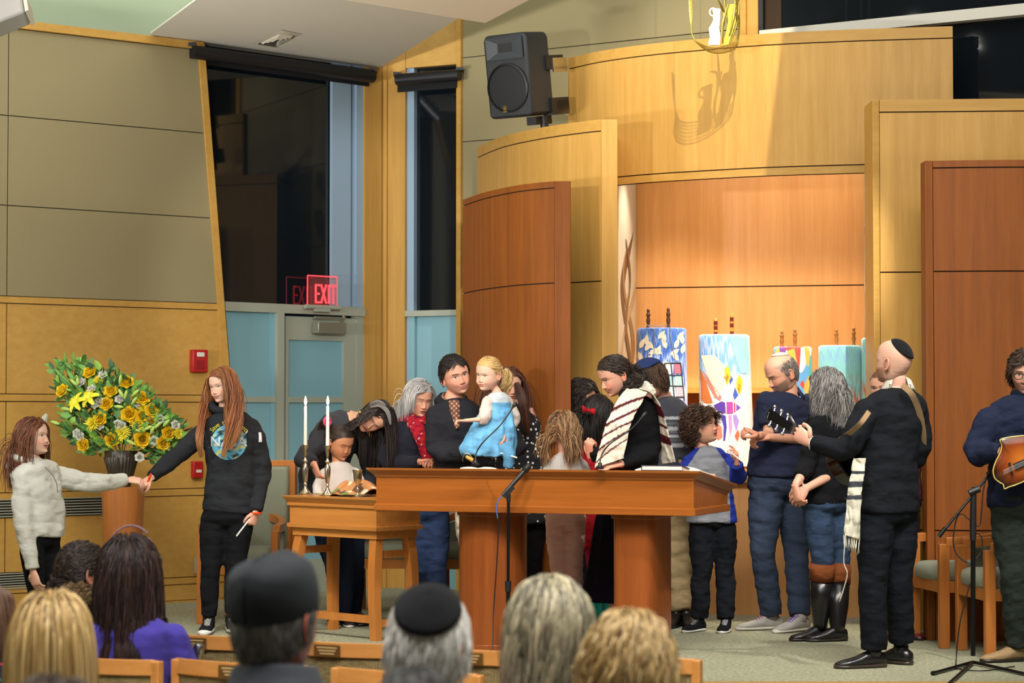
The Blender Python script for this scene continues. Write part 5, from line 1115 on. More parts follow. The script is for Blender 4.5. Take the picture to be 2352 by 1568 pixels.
        if coll:
            iM = s.hM.inverted()
            for a_, b_, rr in s.colliders(): caps_.append((np.array(iM @ a_), np.array(iM @ b_), rr / hs))
        gt = None if gather is None else np.array(gather)
        for k in range(steps):
            q = k / steps; tgt = down * grav * (.6 + .6 * q); 
            if gt is not None: to = gt - P_; dist = np.linalg.norm(to, axis=1)[:, None]; tgt = to / (dist + 1e-6) * 1.2
            V_ = V_ * (stiff + .55) + tgt * .45 + r.normal(size=(n, 3)) * jit * .12; V_ /= np.linalg.norm(V_, axis=1)[:, None] + 1e-9; P_ = P_ + V_ * ds[:, None]
            if gt is not None: near = np.linalg.norm(gt - P_, axis=1) < .02; P_[near] = gt + r.normal(size=(near.sum(), 3)) * .006
            e = (P_ - cen); off = vol * lay * (1 if gt is None else .5) + .003; E = e / (rad + off[:, None]); m_ = np.linalg.norm(E, axis=1); ins = m_ < 1; P_[ins] = cen + e[ins] / m_[ins][:, None]
            if flare: P_[:, 0] += np.sign(P_[:, 0]) * flare * q * ds
            if not fringe:
                fc = (P_[:, 1] < -.045) & (P_[:, 2] < hl * .9) & (np.abs(P_[:, 0]) < .066); P_[fc, 0] = np.where(P_[fc, 0] >= part * .0, .073, -.073) + r.normal(size=fc.sum()) * .003; P_[fc, 1] += .011
            for a_, b_, rr in caps_:
                ab = b_ - a_; t_ = np.clip(((P_ - a_) @ ab) / (ab @ ab), 0, 1)[:, None]; e = P_ - (a_ + t_ * ab); m_ = np.linalg.norm(e, axis=1); ins = m_ < rr + .006 * lay; P_[ins] += e[ins] / (m_[ins][:, None] + 1e-9) * np.minimum(rr + .006 * lay[ins] - m_[ins], getattr(s, 'push', .009))[:, None]
            path.append(P_.copy())
        PT = np.stack(path, 1)                                        # n, steps+1, 3
        if curl:
            ph = r.uniform(0, 6.28, n); 
            if clump: ph = np.round(ph / clump) * clump
            arc = np.arange(steps + 1)[None, :] * ds[:, None]; am = curl * np.clip(arc / .04, 0, 1) * r.uniform(.6, 1.2, n)[:, None]
            T = np.gradient(PT, axis=1); T /= np.linalg.norm(T, axis=2)[..., None] + 1e-9; o1 = np.cross(T, np.array([.3, .9, .1])); o1 /= np.linalg.norm(o1, axis=2)[..., None] + 1e-9; o2 = np.cross(T, o1)
            a_ = arc * cfreq * r.uniform(.75, 1.3, n)[:, None] + ph[:, None]; PT = PT + (o1 * np.cos(a_)[..., None] + o2 * np.sin(a_)[..., None]) * am[..., None]
        s._strands(PT, cols, w, r, name, label, ends, grey)
    def _strands(s, PT, cols, w, r, name, label=None, ends=None, grey=None, local=True, hv=.18):
        n, m_, _ = PT.shape
        if local: PT = PT @ np.array(s.hM.to_3x3()).T + np.array(s.hM.translation)
        else: pass
        T = np.gradient(PT, axis=1); T /= np.linalg.norm(T, axis=2)[..., None] + 1e-9; ref = r.normal(size=(n, 1, 3)); u = np.cross(T, ref); u /= np.linalg.norm(u, axis=2)[..., None] + 1e-9; v = np.cross(T, u)
        tw = np.interp(np.linspace(0, 1, m_), [0, .15, .7, 1], [.75, 1, .85, .12]) * w * (s.hs if local else 1); tw = tw[None, :, None] * r.uniform(.6, 1.25, (n, 1, 1))
        ring = np.stack([PT + u * tw, PT + v * tw * .55, PT - u * tw, PT - v * tw * .55], 2)              # n,m,4,3
        V = ring.reshape(-1, 3); i = np.arange(n)[:, None, None] * m_ * 4; j = np.arange(m_ - 1)[None, :, None] * 4; k = np.arange(4)[None, None, :]; a_ = i + j + k; b_ = i + j + (k + 1) % 4
        Fq = np.stack([a_, b_, b_ + 4, a_ + 4], 3).reshape(-1, 4)
        cs = np.array([C3(c) for c in cols]); cc = cs[r.integers(0, len(cs), n)] * r.uniform(1 - hv, 1 + hv, (n, 1)); col = np.repeat(cc[:, None, :], m_, 1)
        if ends is not None: e = C3(ends); kk = ss(.45, .95, np.linspace(0, 1, m_))[None, :, None] * .8; col = col * (1 - kk) + e * kk
        col = np.repeat(col[:, :, None, :], 4, 2).reshape(-1, 3)
        return s.part(name, V, Fq, col, M['hair'], label)
    def colliders(s):
        J = s.J; sc = s.sc; b = s.bulk
        L_ = [(J['sA'], J['sB'], .070 * sc), (J['N'].lerp(J['C'], .4), J['C'], .115 * b * sc), (J['C'], J['W'], .125 * b * sc)]
        if 'eA' in J: L_ += [(J['sA'], J['eA'], .062 * sc), (J['sB'], J['eB'], .062 * sc)]
        return L_
    def locks(s, paths, cols, n=30, spread=.012, w=.005, seed=5, curl=0, cfreq=30, name='hair_lock', ends=None, label=None, taper=True, coil=False):
        """bundles of strands along explicit guide curves given in world space"""
        r = np.random.default_rng(seed); ALL = []
        for P_ in paths:
            G = np.array([tuple(p) for p in bez(P_, 22)]); G = np.stack([np.interp(np.linspace(0, len(G) - 1, 22), np.arange(len(G)), G[:, i_]) for i_ in range(3)], 1); m_ = len(G); T = np.gradient(G, axis=0); T /= np.linalg.norm(T, axis=1)[:, None]; o1 = np.cross(T, [.2, 1, .1]); o1 /= np.linalg.norm(o1, axis=1)[:, None]; o2 = np.cross(T, o1)
            q = np.linspace(0, 1, m_); env = np.interp(q, [0, .2, .75, 1], [.5, 1, 1, .35 if taper else .9])
            for _ in range(n):
                a_ = r.uniform(0, 6.28); rr = spread * math.sqrt(r.uniform(0, 1)); ph = r.uniform(0, 6.28); L_ = (rr * env)[:, None]
                p = G + o1 * L_ * math.cos(a_) + o2 * L_ * math.sin(a_)
                if curl: aa = q * cfreq + (ph if not coil else 0); p = p + o1 * (curl * np.cos(aa) * np.clip(q * 5, 0, 1))[:, None] + o2 * (curl * np.sin(aa) * np.clip(q * 5, 0, 1))[:, None]
                ALL.append(p)
        s._strands(np.array(ALL), cols, w, r, name, label, ends, local=False)
    def kippah(s, color, tilt=(0, 1), r=.085, label=None, lift=.006, mat='knit', segs=4, back=35):
        """skullcap: dome patch over the crown"""
        mb = MB(); R_ = []; rad = Vector((.079 + lift, .1 + lift, .107 + lift)); cen = Vector((0, .006, .012)); A_ = Matrix.Rotation(math.radians(-back), 3, 'X') @ Matrix.Rotation(math.radians(tilt[0]), 3, 'Y')
        for i in range(12):
            th = r / .1 * i / 11
            ring = []
            for k in range(32):
                a = 2 * math.pi * k / 32; d_ = A_ @ Vector((math.sin(th) * math.cos(a), math.sin(th) * math.sin(a), math.cos(th))); e = Vector((d_.x * rad.x, d_.y * rad.y, d_.z * rad.z)) * (1 + .012 * abs(math.cos(a * segs / 2)) * math.sin(th) - (.02 if i == 0 else 0)); ring.append(s.hM @ (cen + e))
            R_.append(ring)
        mb.loft(R_, True); o = s.pmb('kippah', mb, color, mat, label); so = o.modifiers.new('s', 'SOLIDIFY'); so.thickness = .003; return o
    def glasses(s, color='2a2a2e', r=.0035, top=False):
        mb = MB(); 
        for sg in (-1, 1):
            mb.tube([s.hM @ Vector((sg * .032 + .022 * math.cos(q), -.112 + .004 * abs(math.cos(q)), -.004 + .018 * math.sin(q))) for q in np.linspace(0, 2 * math.pi, 25)], r * .55, 6); mb.tube([s.hM @ Vector(p) for p in ((sg * .054, -.108, .004), (sg * .078, -.08, .004), (sg * .082, .0, .002), (sg * .078, .025, -.01))], r * .5, 6)
        mb.tube([s.hM @ Vector(p) for p in ((-.011, -.116, .002), (0, -.120, .005), (.011, -.116, .002))], r * .5, 6); s.pmb('glasses', mb, color, 'leather')
def collar(s, name, color, r0=.062, h=.035, k=.0, mat='cloth', open_=.5, flare=.02):
    """folded shirt collar around the neck base, open toward the chest"""
    N_ = s.J['N']; up = (s.J['head'] - N_).normalized(); a_ = s.across(0); a_ = (a_ - up * a_.dot(up)).normalized(); f_ = up.cross(a_).normalized()
    if f_.dot(s.front) < 0: f_ = -f_
    R_ = [[], [], [], []]; sc = s.sc; mb = MB()
    rows = []
    for i in range(33):
        an = open_ * .5 + (2 * math.pi - open_) * i / 32; dv = f_ * math.cos(an) + a_ * math.sin(an); fr = max(0, math.cos(an))
        c = N_ + up * (-.005 - .02 * fr) * sc
        rows.append([c + dv * r0 * .95 * sc, c + dv * (r0 * .97) * sc + up * h * sc, c + dv * (r0 + .005) * sc + up * (h + .003) * sc, c + dv * (r0 + flare) * sc - up * (.008 + .03 * fr) * sc])
    mb.loft(rows, False, False); o = s.pmb(name, mb, color, mat); so = o.modifiers.new('s', 'SOLIDIFY'); so.thickness = .003; return o
Person.front = Vector((0, -1, 0))

def ruled(person, name, EA, EB, nu=110, nv=30, color='efe9dc', mat='cloth', wr=.006, seed=1, label=None, th=.004, colf=None, wsc=20):
    """hanging cloth between two edge curves; edges are world points"""
    A_ = bez(EA, nu); B_ = bez(EB, nu)
    def rs(Q): G = np.array([tuple(q) for q in Q]); return np.stack([np.interp(np.linspace(0, len(G) - 1, nu), np.arange(len(G)), G[:, i]) for i in range(3)], 1)
    A_, B_ = rs(A_), rs(B_); t_ = np.linspace(0, 1, nv + 1); V = A_[:, None, :] * (1 - t_)[None, :, None] + B_[:, None, :] * t_[None, :, None]
    bul = (t_ * (1 - t_) * 4)[None, :, None] * np.array([0, -1, 0]) * .012; V = V + bul; Vf = V.reshape(-1, 3)
    dn = snoise(Vf, wsc, seed, (2.2, 2.2, .5)) * wr; Vf = Vf + np.stack([dn * .3, -np.abs(dn) * 1.2, dn * .1], 1)
    m_ = nv + 1; Fc = [(i * m_ + j, i * m_ + j + 1, (i + 1) * m_ + j + 1, (i + 1) * m_ + j) for i in range(nu - 1) for j in range(nv)]
    U = np.repeat(np.linspace(0, 1, nu), m_); W = np.tile(t_, nu); col = colf(U, W) if colf else C3(color)
    o = person.part(name, Vf, Fc, col, M[mat] if isinstance(mat, str) else mat, label); so = o.modifiers.new('s', 'SOLIDIFY'); so.thickness = th; return o
def stripes(base, st, axis='u'):
    def f(U, W):
        q = U if axis == 'u' else W; col = np.tile(C3(base), (len(U), 1))
        for a, b, c in st: m_ = (q > a) & (q < b); col[m_] = C3(c)
        return col
    return f
def fringe(person, pts, L_=.10, n=1, color='e9e3d4', r=.0022, name='fringe', seed=0):
    rr = random.Random(seed); mb = MB()
    for p in pts:
        p = Vector(p)
        for k in range(n): dx = rr.uniform(-.006, .006); mb.tube([p, p + Vector((dx, rr.uniform(-.004, .004), -L_ * .5)), p + Vector((dx * 2 + rr.uniform(-.006, .006), 0, -L_ * rr.uniform(.85, 1.1)))], r, 5)
    return person.pmb(name, mb, color)
# =====================================================================  decals and text on cloth
from mathutils.bvhtree import BVHTree
def textmesh(body, size=1.0, extrude=0, align='CENTER'):
    cu = bpy.data.curves.new('txt', 'FONT'); cu.body = body; cu.size = size; cu.align_x = align; cu.align_y = 'CENTER'; cu.resolution_u = 3; cu.extrude = extrude
    o = bpy.data.objects.new('txt', cu); COL.objects.link(o); dg = bpy.context.evaluated_depsgraph_get(); me = o.evaluated_get(dg).to_mesh()
    V = [v.co.copy() for v in me.vertices]; Fc = [tuple(p.vertices) for p in me.polygons]; o.evaluated_get(dg).to_mesh_clear(); bpy.data.objects.remove(o); bpy.data.curves.remove(cu); return V, Fc
def bvh_of(o):
    me = o.data; off = Vector((0, 0, 0)); mw = o.parent.matrix_basis if o.parent else Matrix()
    return BVHTree.FromPolygons([mw @ v.co for v in me.vertices], [tuple(p.vertices) for p in me.polygons])
def drape(bv, P_, d, off=.004, maxd=.5):
    d = Vector(d).normalized(); h, n, i, t_ = bv.ray_cast(P_ - d * .3, d, .3 + maxd)
    return (h - d * off) if h else None
def decal(person, garment_bv, V2, Fc, c, ux, uz, name, color, off=.004, mat='cloth', d=None, label=None, col=None):
    """V2: 2D points; placed at c + x ux + y uz and pressed on the garment along d"""
    d = d or Vector((0, 1, 0)); out = []; last = None
    for v in V2:
        p = c + ux * v[0] + uz * v[1]; h = drape(garment_bv, p, d, off); 
        if h is None: h = Vector(p) if last is None else p + d * ((last - p).dot(d))
        else: last = h
        out.append(h)
    return person.part(name, np.array([tuple(q) for q in out]), Fc, C3(color) if col is None else col, M[mat] if isinstance(mat, str) else mat, label)
def gridpoly(x0, x1, y0, y1, nx, ny, inside=None):
    V = [(x0 + (x1 - x0) * i / nx, y0 + (y1 - y0) * j / ny) for j in range(ny + 1) for i in range(nx + 1)]; Fc = []
    for j in range(ny):
        for i in range(nx):
            a_ = j * (nx + 1) + i
            if inside is None or inside(*((V[a_][0] + V[a_ + nx + 2][0]) / 2, (V[a_][1] + V[a_ + nx + 2][1]) / 2)): Fc.append((a_, a_ + 1, a_ + nx + 2, a_ + nx + 1))
    return V, Fc
def disc2(r, n=40, m=10):
    V = [(0, 0)]; Fc = []
    for j in range(1, m + 1):
        for i in range(n): V.append((r * j / m * math.cos(2 * math.pi * i / n), r * j / m * math.sin(2 * math.pi * i / n)))
    for i in range(n): Fc.append((0, 1 + i, 1 + (i + 1) % n))
    for j in range(1, m):
        for i in range(n): a_ = 1 + (j - 1) * n + i; b_ = 1 + (j - 1) * n + (i + 1) % n; Fc.append((a_, a_ + n, b_ + n, b_))
    return V, Fc
def zband(bands, base):          # colour by height in the picture plane: bands = [(z0,z1,color)]
    def f(V):
        col = np.tile(C3(base), (len(V), 1))
        for z0, z1, c in bands: m_ = (V[:, 2] > z0) & (V[:, 2] < z1); col[m_] = C3(c)
        return col
    return f
def held_candle(a_, b_, label, lit=False, r=.004, group=None):
    mb = MB(); d = (b_ - a_).normalized(); mb.tube([a_, b_ - d * .006, b_], [r, r, r * .6], 10); e = mb.build('hand_candle', wax, None, 50); tag(e, label, 'candle', group)
    mb = MB(); mb.tube([b_, b_ + d * .008], .0011, 5); o = mb.build('wick', M['black'], e); return e
def pxY(Y): return Y / F
A_ = at
# =====================================================================  PEOPLE ON THE PLATFORM
# girl in the dark printed hoodie
p = Person(13.5, dict(head=(512, 884, -.02), N=(519, 944), C=(527, 1010), W=(530, 1090), H=(522, 1190), sA=(472, 978, .0), sB=(584, 976, .02), eA=(405, 1046, -.10), wA=(346, 1098, -.28), eB=(606, 1085, .05), wB=(587, 1176, -.05),
     hA=(492, 1188), hB=(552, 1188), kA=(483, 1312, -.03), kB=(538, 1312, .0), aA=(480, 1418, 0), aB=(531, 1408, .1)), .93, label='girl with long auburn hair in a dark printed hoodie holding hands by the flowers', sk='e0b49c')
p.headset(-34, 10, -4, .92, haircol='7a4426', browcol='8a5a3c', brow=-.5, browdark=.45, smile=.9, open=.3, nose=.9, child=.2, lipcol='c07068')
p.body(); p.hand('A', (-.75, -.1, -.55), (.3, .6, -.5), 1, .55, sz=.85); p.hand('B', (-.25, -.15, -1), (-.7, .5, 0), -1, .9, sz=.85)
hd = p.top('hoodie', '2a2c30', hem=.93, loose=.028, neck=.02, hemw=-.012, wr=.006, seed=4, arm_r=(.074, .062, .044), wsc=11)
mb = MB(); mb.tube([p.J['N'] + Vector((0, .03, .00)) + Vector((.085 * math.cos(q), -.06 * math.sin(q) - .02, .035 - .035 * max(0, math.sin(q)))) for q in np.linspace(0, 2 * math.pi, 33)], .026, 10); p.cloth('hood', mb, '2b2d31', vox=.01, wr=.004)
bv = bvh_of_tmp = BVHTree.FromPolygons([Vector(v.co) + p.base for v in hd.data.vertices], [tuple(q.vertices) for q in hd.data.polygons])
cc = at(521, 1016, 13.3); ux, uz = Vector((1, 0, 0)), Vector((0, 0, 1)); V2, Fc = disc2(.108)
nn = np.array([(a_ * 1.0, b_ * 1.0, 0) for a_, b_ in V2]); f_ = snoise(nn, 60, 3); colr = np.where(f_[:, None] > .35, C3('2c3a3c'), np.where(f_[:, None] < -.55, C3('d8cf5a'), C3('63a9c4')))
decal(p, bv, V2, Fc, cc, ux, uz, 'chest_print', '63a9c4', label='round sky-blue printed planet', col=colr)
V2, Fc = textmesh('NASA', .088); decal(p, bv, V2, Fc, cc + Vector((-.002, 0, .002)), ux * 1.0, uz, 'print_lettering', 'd9dcdc', .007)
for i, ch in enumerate('Save the Planet'):
    a = math.radians(142 - i * 7.4); V2, Fc = textmesh(ch, .042); ca, sa = math.cos(a - math.pi / 2), math.sin(a - math.pi / 2)
    if ch != ' ': decal(p, bv, [(v.x * ca - v.y * sa + .131 * math.cos(a), v.x * sa + v.y * ca + .128 * math.sin(a) - .004) for v in V2], Fc, cc, ux, uz, 'print_letter', 'd2c640', .006)
V2 = [(-.13, -.03), (-.02, -.055), (.11, .06), (.115, .075), (-.03, -.04)]; decal(p, bv, V2, [(0, 1, 4), (1, 2, 3, 4)], cc, ux, uz, 'print_swoosh', 'e6e8e6', .008)
V2, Fc = gridpoly(-.012, .012, -.03, .03, 2, 4); decal(p, bv, V2, Fc, at(610, 1004, 13.4), ux, uz, 'sleeve_tag', 'dfe2e6', .006, d=Vector((-.6, 1, 0)).normalized())
p.pants('trousers', '17181c', loose=.010, wr=.004, flare=.0, waist=.8)
p.shoe('A', (-.05, -1), '1d1e22', 'e9e7e2', .27, 'eeeeea', solh=.036, mat='cloth'); p.shoe('B', (.25, -1), '1d1e22', 'e9e7e2', .27, 'eeeeea', solh=.036, mat='cloth')
p.hair(['8f5a34', 'a46c40', '7d4c2a', 'b88450', '74452a'], n=1900, length=.50, part=-.012, w=.0026, vol=.012, seed=11, steps=24, flare=.0, jit=.08, hl=.070, ends='b5794a', curl=.003, cfreq=40, back=.25, coll=False)
p.locks([[at(486, 856, 13.56), at(473, 905, 13.54), at(464, 960, 13.42), at(458, 1010, 13.33), at(463, 1050, 13.35)], [at(520, 846, 13.38), at(536, 900, 13.33), at(532, 960, 13.3), at(522, 1010, 13.29), at(512, 1052, 13.29)], [at(528, 850, 13.4), at(548, 920, 13.36), at(546, 985, 13.32), at(528, 1032, 13.3)]], ['9c5c34', 'b07246', '7a4022', '8a4e2a'], 130, .020, .0026, curl=.006, cfreq=14, ends='b98352')
mb = MB(); mb.tube([p.J['wA'] + Vector((-.006, .0, -.004)) + Vector((.02 * math.cos(q) * .5, .026 * math.sin(q), .03 * math.cos(q))) for q in np.linspace(0, 6.28, 17)], .007, 8); p.pmb('wrist_band', mb, 'e0431f')
mb = MB(); mb.tube([p.J['wB'] + Vector((.034 * math.cos(q), .028 * math.sin(q), -.006)) for q in np.linspace(0, 6.28, 17)], .006, 8); p.pmb('wrist_band', mb, 'e0431f')
p.finish()
held_candle(at(573, 1192, 13.36), at(543, 1231, 13.3), 'short white taper candle held low by the girl in the dark hoodie', r=.005)
# bald bearded man in navy polo
p = Person(13.7, dict(head=(1796, 858, 0), N=(1812, 905, .03), C=(1800, 965, 0), W=(1792, 1045, 0), H=(1790, 1120, 0), sA=(1758, 915, -.10), sB=(1866, 920, .12), eA=(1768, 1000, -.14), wA=(1743, 1000, -.36), eB=(1872, 1010, -.05), wB=(1765, 1004, -.30),
     hA=(1762, 1128, -.03), hB=(1822, 1128, .05), kA=(1752, 1270, -.10), kB=(1830, 1275, .02), aA=(1772, 1415, 0), aB=(1838, 1418, -.1)), 1.04, label='bald grey-bearded man in a navy polo shirt and jeans facing left', bulk=1.22, sk='d9a084')
p.headset(-68, 24, 0, 1.06, haircol='8a8078', browcol='4a3a30', scalp=.7, ringtop=.072, beard=.75, beardcol='6b5c50', open=.2, nose=1.15, brow=.6, jaw=1.05, lips=.5)
p.body(); p.hand('A', (-.75, -.2, .35), (.3, .3, -1), 1, .75); p.hand('B', (-.95, -.1, -.1), (.1, .3, -1), -1, .7)
p.top('polo_shirt', '2c3148', hem=.86, loose=.016, belly=.035, sl=(.35, .33), wr=.004, seed=6, neck=.02); collar(p, 'shirt_collar', '333a55', .066, .03)
p.pants('jeans', '384358', loose=.018, mat='denim', wr=.006, flare=.010, seed=3)
p.shoe('A', (-1, -.35), 'a9a6a0', 'c9c4ba', .30, 'c26a9a', mat='cloth'); p.shoe('B', (-.8, -.7), 'a9a6a0', 'c9c4ba', .30, '7a4ab0', mat='cloth')
p.hair(['6a625a', '8c847a', '4c443e'], n=1800, length=.020, w=.0018, vol=.002, seed=5, steps=4, crown=(1, .02), coll=False, region=lambda P_: (P_[:, 2] < .075) & (P_[:, 1] > -.035))
p.kippah('cfc8b4', r=.055, back=18)
p.finish()
# suited man with guitar, seen from behind
p = Person(11.65, dict(head=(2052, 832, 0), N=(2062, 892, .02), C=(2055, 965, .02), W=(2042, 1060, 0), H=(2040, 1180, 0), sA=(1985, 935, -.06), sB=(2108, 925, .10), eA=(1946, 1038, -.14), wA=(1862, 1016, -.04), eB=(2116, 1045, .08), wB=(2040, 1090, .25),
     hA=(2012, 1185, -.04), hB=(2066, 1180, .06), kA=(2004, 1335, -.05), kB=(2064, 1330, .06), aA=(2008, 1495, 0), aB=(2070, 1478, .15)), 1.0, label='shaved-headed man in a dark suit playing guitar with his back to us', sk='dfae98')
p.front = Vector((-.5, 1, 0))
p.headset(-132, -4, 0, 1.0, haircol='8a6a55', scalp=.32, beard=.6, beardcol='8a5a3c', hairline=.06)
p.body(); p.hand('A', (-.75, .25, .55), (.2, 1, .3), -1, .65)
jk = p.top('suit_jacket', '191b20', hem=.98, loose=.024, hemw=.006, wr=.004, seed=9, wsc=10, chest=.01, arm_r=(.078, .064, .045))
p.pants('suit_trousers', '171a20', loose=.020, wr=.005, flare=.012, seed=8)
mb = MB(); mb.tube([p.J['wA'].lerp(p.J['eA'], .12), p.J['wA'].lerp(p.J['eA'], .02)], [.036, .037], 16); p.pmb('shirt_cuff', mb, 'e6e6e4')
p.shoe('A', (-1, -.25), '15161a', '3a3028', .29, heel=.006); p.shoe('B', (-.6, .6), '15161a', '3a3028', .29)
p.kippah('17181a', r=.078, back=38, label='black knitted kippah')
# prayer shawl: lettered neckband over the collar and the panel hanging in front with its fringes
q0 = p.J['N']; mb = MB(); RR = []
for i in range(41):
    q = math.radians(-60 + 300 * i / 40); dv = Vector((math.cos(q), math.sin(q) * .9, 0)); up_ = Vector((0, 0, 1)); bk_ = max(0, -math.sin(q)) 
    c_ = q0 + Vector((0, .0, .004 + .026 * bk_)); RR.append([c_ + dv * .060 + up_ * .020, c_ + dv * .066 + up_ * .036, c_ + dv * .074 + up_ * .030, c_ + dv * .096 - up_ * .022, c_ + dv * .092 - up_ * .026])
mb.loft(RR, False, False); bandm = p.pmb('shawl_neckband', mb, 'd8d4c4', 'cloth', 'white neckband with dark embroidered letters'); so = bandm.modifiers.new('s', 'SOLIDIFY'); so.thickness = .004
bv = BVHTree.FromPolygons([Vector(v.co) + p.base for v in bandm.data.vertices], [tuple(q.vertices) for q in bandm.data.polygons])
mb = MB(); rr = random.Random(3)
for k in range(8):
    x = -.052 + .015 * k
    for st_ in (((-.005, .007), (.005, .007)), ((.004, .007), (.004, -.006)), ((-.004, rr.choice((.002, -.006))), (-.001, -.006)) ):
        P2_ = [drape(bv, q0 + Vector((x + a_, -.12, .012 + b_ * 1.1)), (0, 1, 0), .003, .2) for a_, b_ in st_]
        if all(P2_): mb.tube(P2_, .0014, 5)
if mb.v: p.pmb('embroidered_letters', mb, '2c2f34', parent=None)
ruled(p, 'prayer_shawl', [A_(1960, 1052, 11.52), A_(1954, 1090, 11.48), A_(1944, 1160, 11.44), A_(1938, 1226, 11.42)], [A_(1988, 1052, 11.50), A_(1984, 1090, 11.46), A_(1976, 1160, 11.42), A_(1974, 1240, 11.44)], color='d2cebc', wr=.012, colf=stripes('cfcbb8', [(.28, .33, '3a3e44'), (.42, .48, '3a3e44'), (.56, .61, '3a3e44')]), label='white prayer shawl panel with dark stripes')
fringe(p, [A_(1938 + 6 * k, 1228 + 2 * k, 11.42) for k in range(7)], .07, 2, 'd8d4c4'); mb = MB(); mb.tube(bez([A_(1942, 1225, 11.41), A_(1938, 1290, 11.40), A_(1946, 1320, 11.40), A_(1928, 1382, 11.41)], 14), .0028, 5); p.pmb('tassel', mb, 'dcd8c8')
p.finish()
def A(x, y, Y): return at(x, y, Y)
# girl in the pale hoodie
p = Person(12.65, dict(head=(76, 1004, 0), N=(74, 1056, 0), C=(86, 1110, 0), W=(96, 1175, 0), H=(92, 1240, 0), sA=(48, 1092, -.12), sB=(122, 1086, .14), eA=(52, 1195, -.14), wA=(76, 1312, -.16), eB=(205, 1112, .20), wB=(292, 1102, .42),
     hA=(72, 1245, -.06), hB=(110, 1245, .07), kA=(84, 1365, -.06), kB=(118, 1360, .06), aA=(88, 1480, 0), aB=(120, 1470, .1)), .80, label='girl in a cropped pale grey hoodie at the far left reaching out her hand', sk='e2b8a2', bulk=1.08)
p.headset(72, -8, 0, .93, haircol='6e4028', browcol='7a5238', brow=-.5, smile=1, mouth=.6, open=.75, nose=.85, child=.6, lipcol='c46a66')
p.body(); p.hand('A', (.25, 0, -1), (.4, .6, 0), -1, .35, sz=.85); p.hand('B', (1, .1, -.05), (.1, .5, -1), 1, .5, sz=.85)
p.top('hoodie', 'd0d0c6', hem=.92, loose=.036, neck=.02, hemw=-.006, wr=.008, seed=14, arm_r=(.088, .076, .052), wsc=11)
mb = MB(); q0 = p.J['N']; mb.tube([q0 + Vector((-.02 + .085 * math.cos(q), .075 * math.sin(q), .0 - .02 * math.cos(q))) for q in np.linspace(0, 2 * math.pi, 25)], .028, 10); mb.ball(q0 + Vector((-.10, .03, -.035)), (.06, .08, .04)); p.cloth('hood', mb, 'cdcdc4', vox=.012, wr=.006)
mb = MB(); mb.tube(bez([A(104, 1072, 12.5), A(120, 1090, 12.47), A(130, 1110, 12.46), A(132, 1130, 12.46)], 14), .0025, 6); p.pmb('drawstring', mb, '7a7a76')
p.pants('leggings', '15161a', loose=.004, wr=.002, waist=.85)
p.shoe('A', (.8, -.6), '222226', 'e6e2da', .24); p.shoe('B', (.9, -.2), '222226', 'e6e2da', .24)
p.hair(['6a3e28', '7c4a30', '56301e', '8a5638'], n=1400, length=.33, part=0, w=.0030, vol=.016, seed=21, steps=18, curl=.004, cfreq=50, flare=.02, hl=.062, back=.9)
p.finish()
# woman in the charcoal cardigan bending over the child
p = Person(14.08, dict(head=(862, 958, -.22), N=(812, 962, -.05), C=(768, 1010, 0), W=(746, 1080, .05), H=(760, 1170, .08), sA=(762, 990, -.16), sB=(840, 1010, .16), eA=(692, 1052, -.18), wA=(722, 1066, -.30), eB=(862, 1095, .0), wB=(826, 1140, -.1),
     hA=(745, 1185, .05), hB=(800, 1185, .1), kA=(770, 1300, -.03), kB=(815, 1300, .05), aA=(782, 1412, -.1), aB=(812, 1416, -.05)), .96, label='woman with long dark hair in a charcoal cardigan bending over the little girl', sk='d6a488')
p.headset(-6, 30, 58, .96, haircol='2a2220', brow=.3, open=.12, nose=1.1, browdark=.9, mouth=.7, lipcol='b05a54')
p.body(); p.hand('A', (.35, -.2, -1), (.9, .5, .2), -1, .4)
p.top('cardigan', '3b3c42', mat='knit', hem=1.15, loose=.03, hemw=.03, wr=.006, seed=31)
mb = MB(); p.torso(mb, [(.08, .09, .085), (.3, .12, .125), (.6, .12, .125), (.8, .12, .12)]); p.cloth('blouse', mb, '3a3148', wr=.003)
p.pants('jeans', '222a3e', loose=.014, mat='denim', waist=.9, wr=.004)
p.shoe('A', (.9, -.45), '2a1518', '1a1416', .26); p.shoe('B', (.9, -.3), '2a1518', '1a1416', .26)
p.hair(['1e1816', '2c2320', '3a302c', '251c1a'], n=1500, length=.42, part=.0, w=.0030, vol=.014, seed=41, steps=20, coll=False, hl=.062, jit=.1, curl=.003, cfreq=30)
p.locks([[A(852, 934, 13.78), A(872, 930, 13.74), A(890, 946, 13.73), A(897, 975, 13.74)], [A(850, 930, 13.78), A(868, 923, 13.74), A(886, 932, 13.73)]], ['8a8684', 'a09c98', '5a5452'], 60, .012, .0022)
mb = MB(); mb.ball(A(827, 946, 13.75), .007); p.pmb('earring', mb, 'd8b050', 'leather')
p.finish()
# little girl with ponytail
p = Person(13.82, dict(head=(782, 1016, 0), N=(777, 1062, .02), C=(779, 1105, 0), W=(777, 1160, 0), H=(777, 1210, 0), sA=(742, 1082, -.02), sB=(818, 1080, .02), eA=(726, 1125, -.05), wA=(742, 1150, -.16), eB=(832, 1120, -.05), wB=(812, 1146, -.16),
     hA=(762, 1215), hB=(792, 1215), kA=(765, 1315), kB=(795, 1315), aA=(768, 1412, .1), aB=(796, 1408, .1)), .72, label='little girl with a dark ponytail in a cream top behind the candlesticks', sk='c98e68')
p.headset(42, 22, 0, .90, haircol='2a1e1a', brow=.0, open=.22, nose=.8, child=.9, chubby=.6, lips=.9, lipcol='b8585a')
p.body(); p.hand('A', (.5, -.5, -.6), (.4, .4, -1), -1, .3, sz=.75)
p.top('knit_top', 'd2cac2', mat='knit', hem=.9, loose=.006, wr=.003, seed=51)
p.pants('jeans', '27324a', loose=.008, mat='denim', wr=.003)
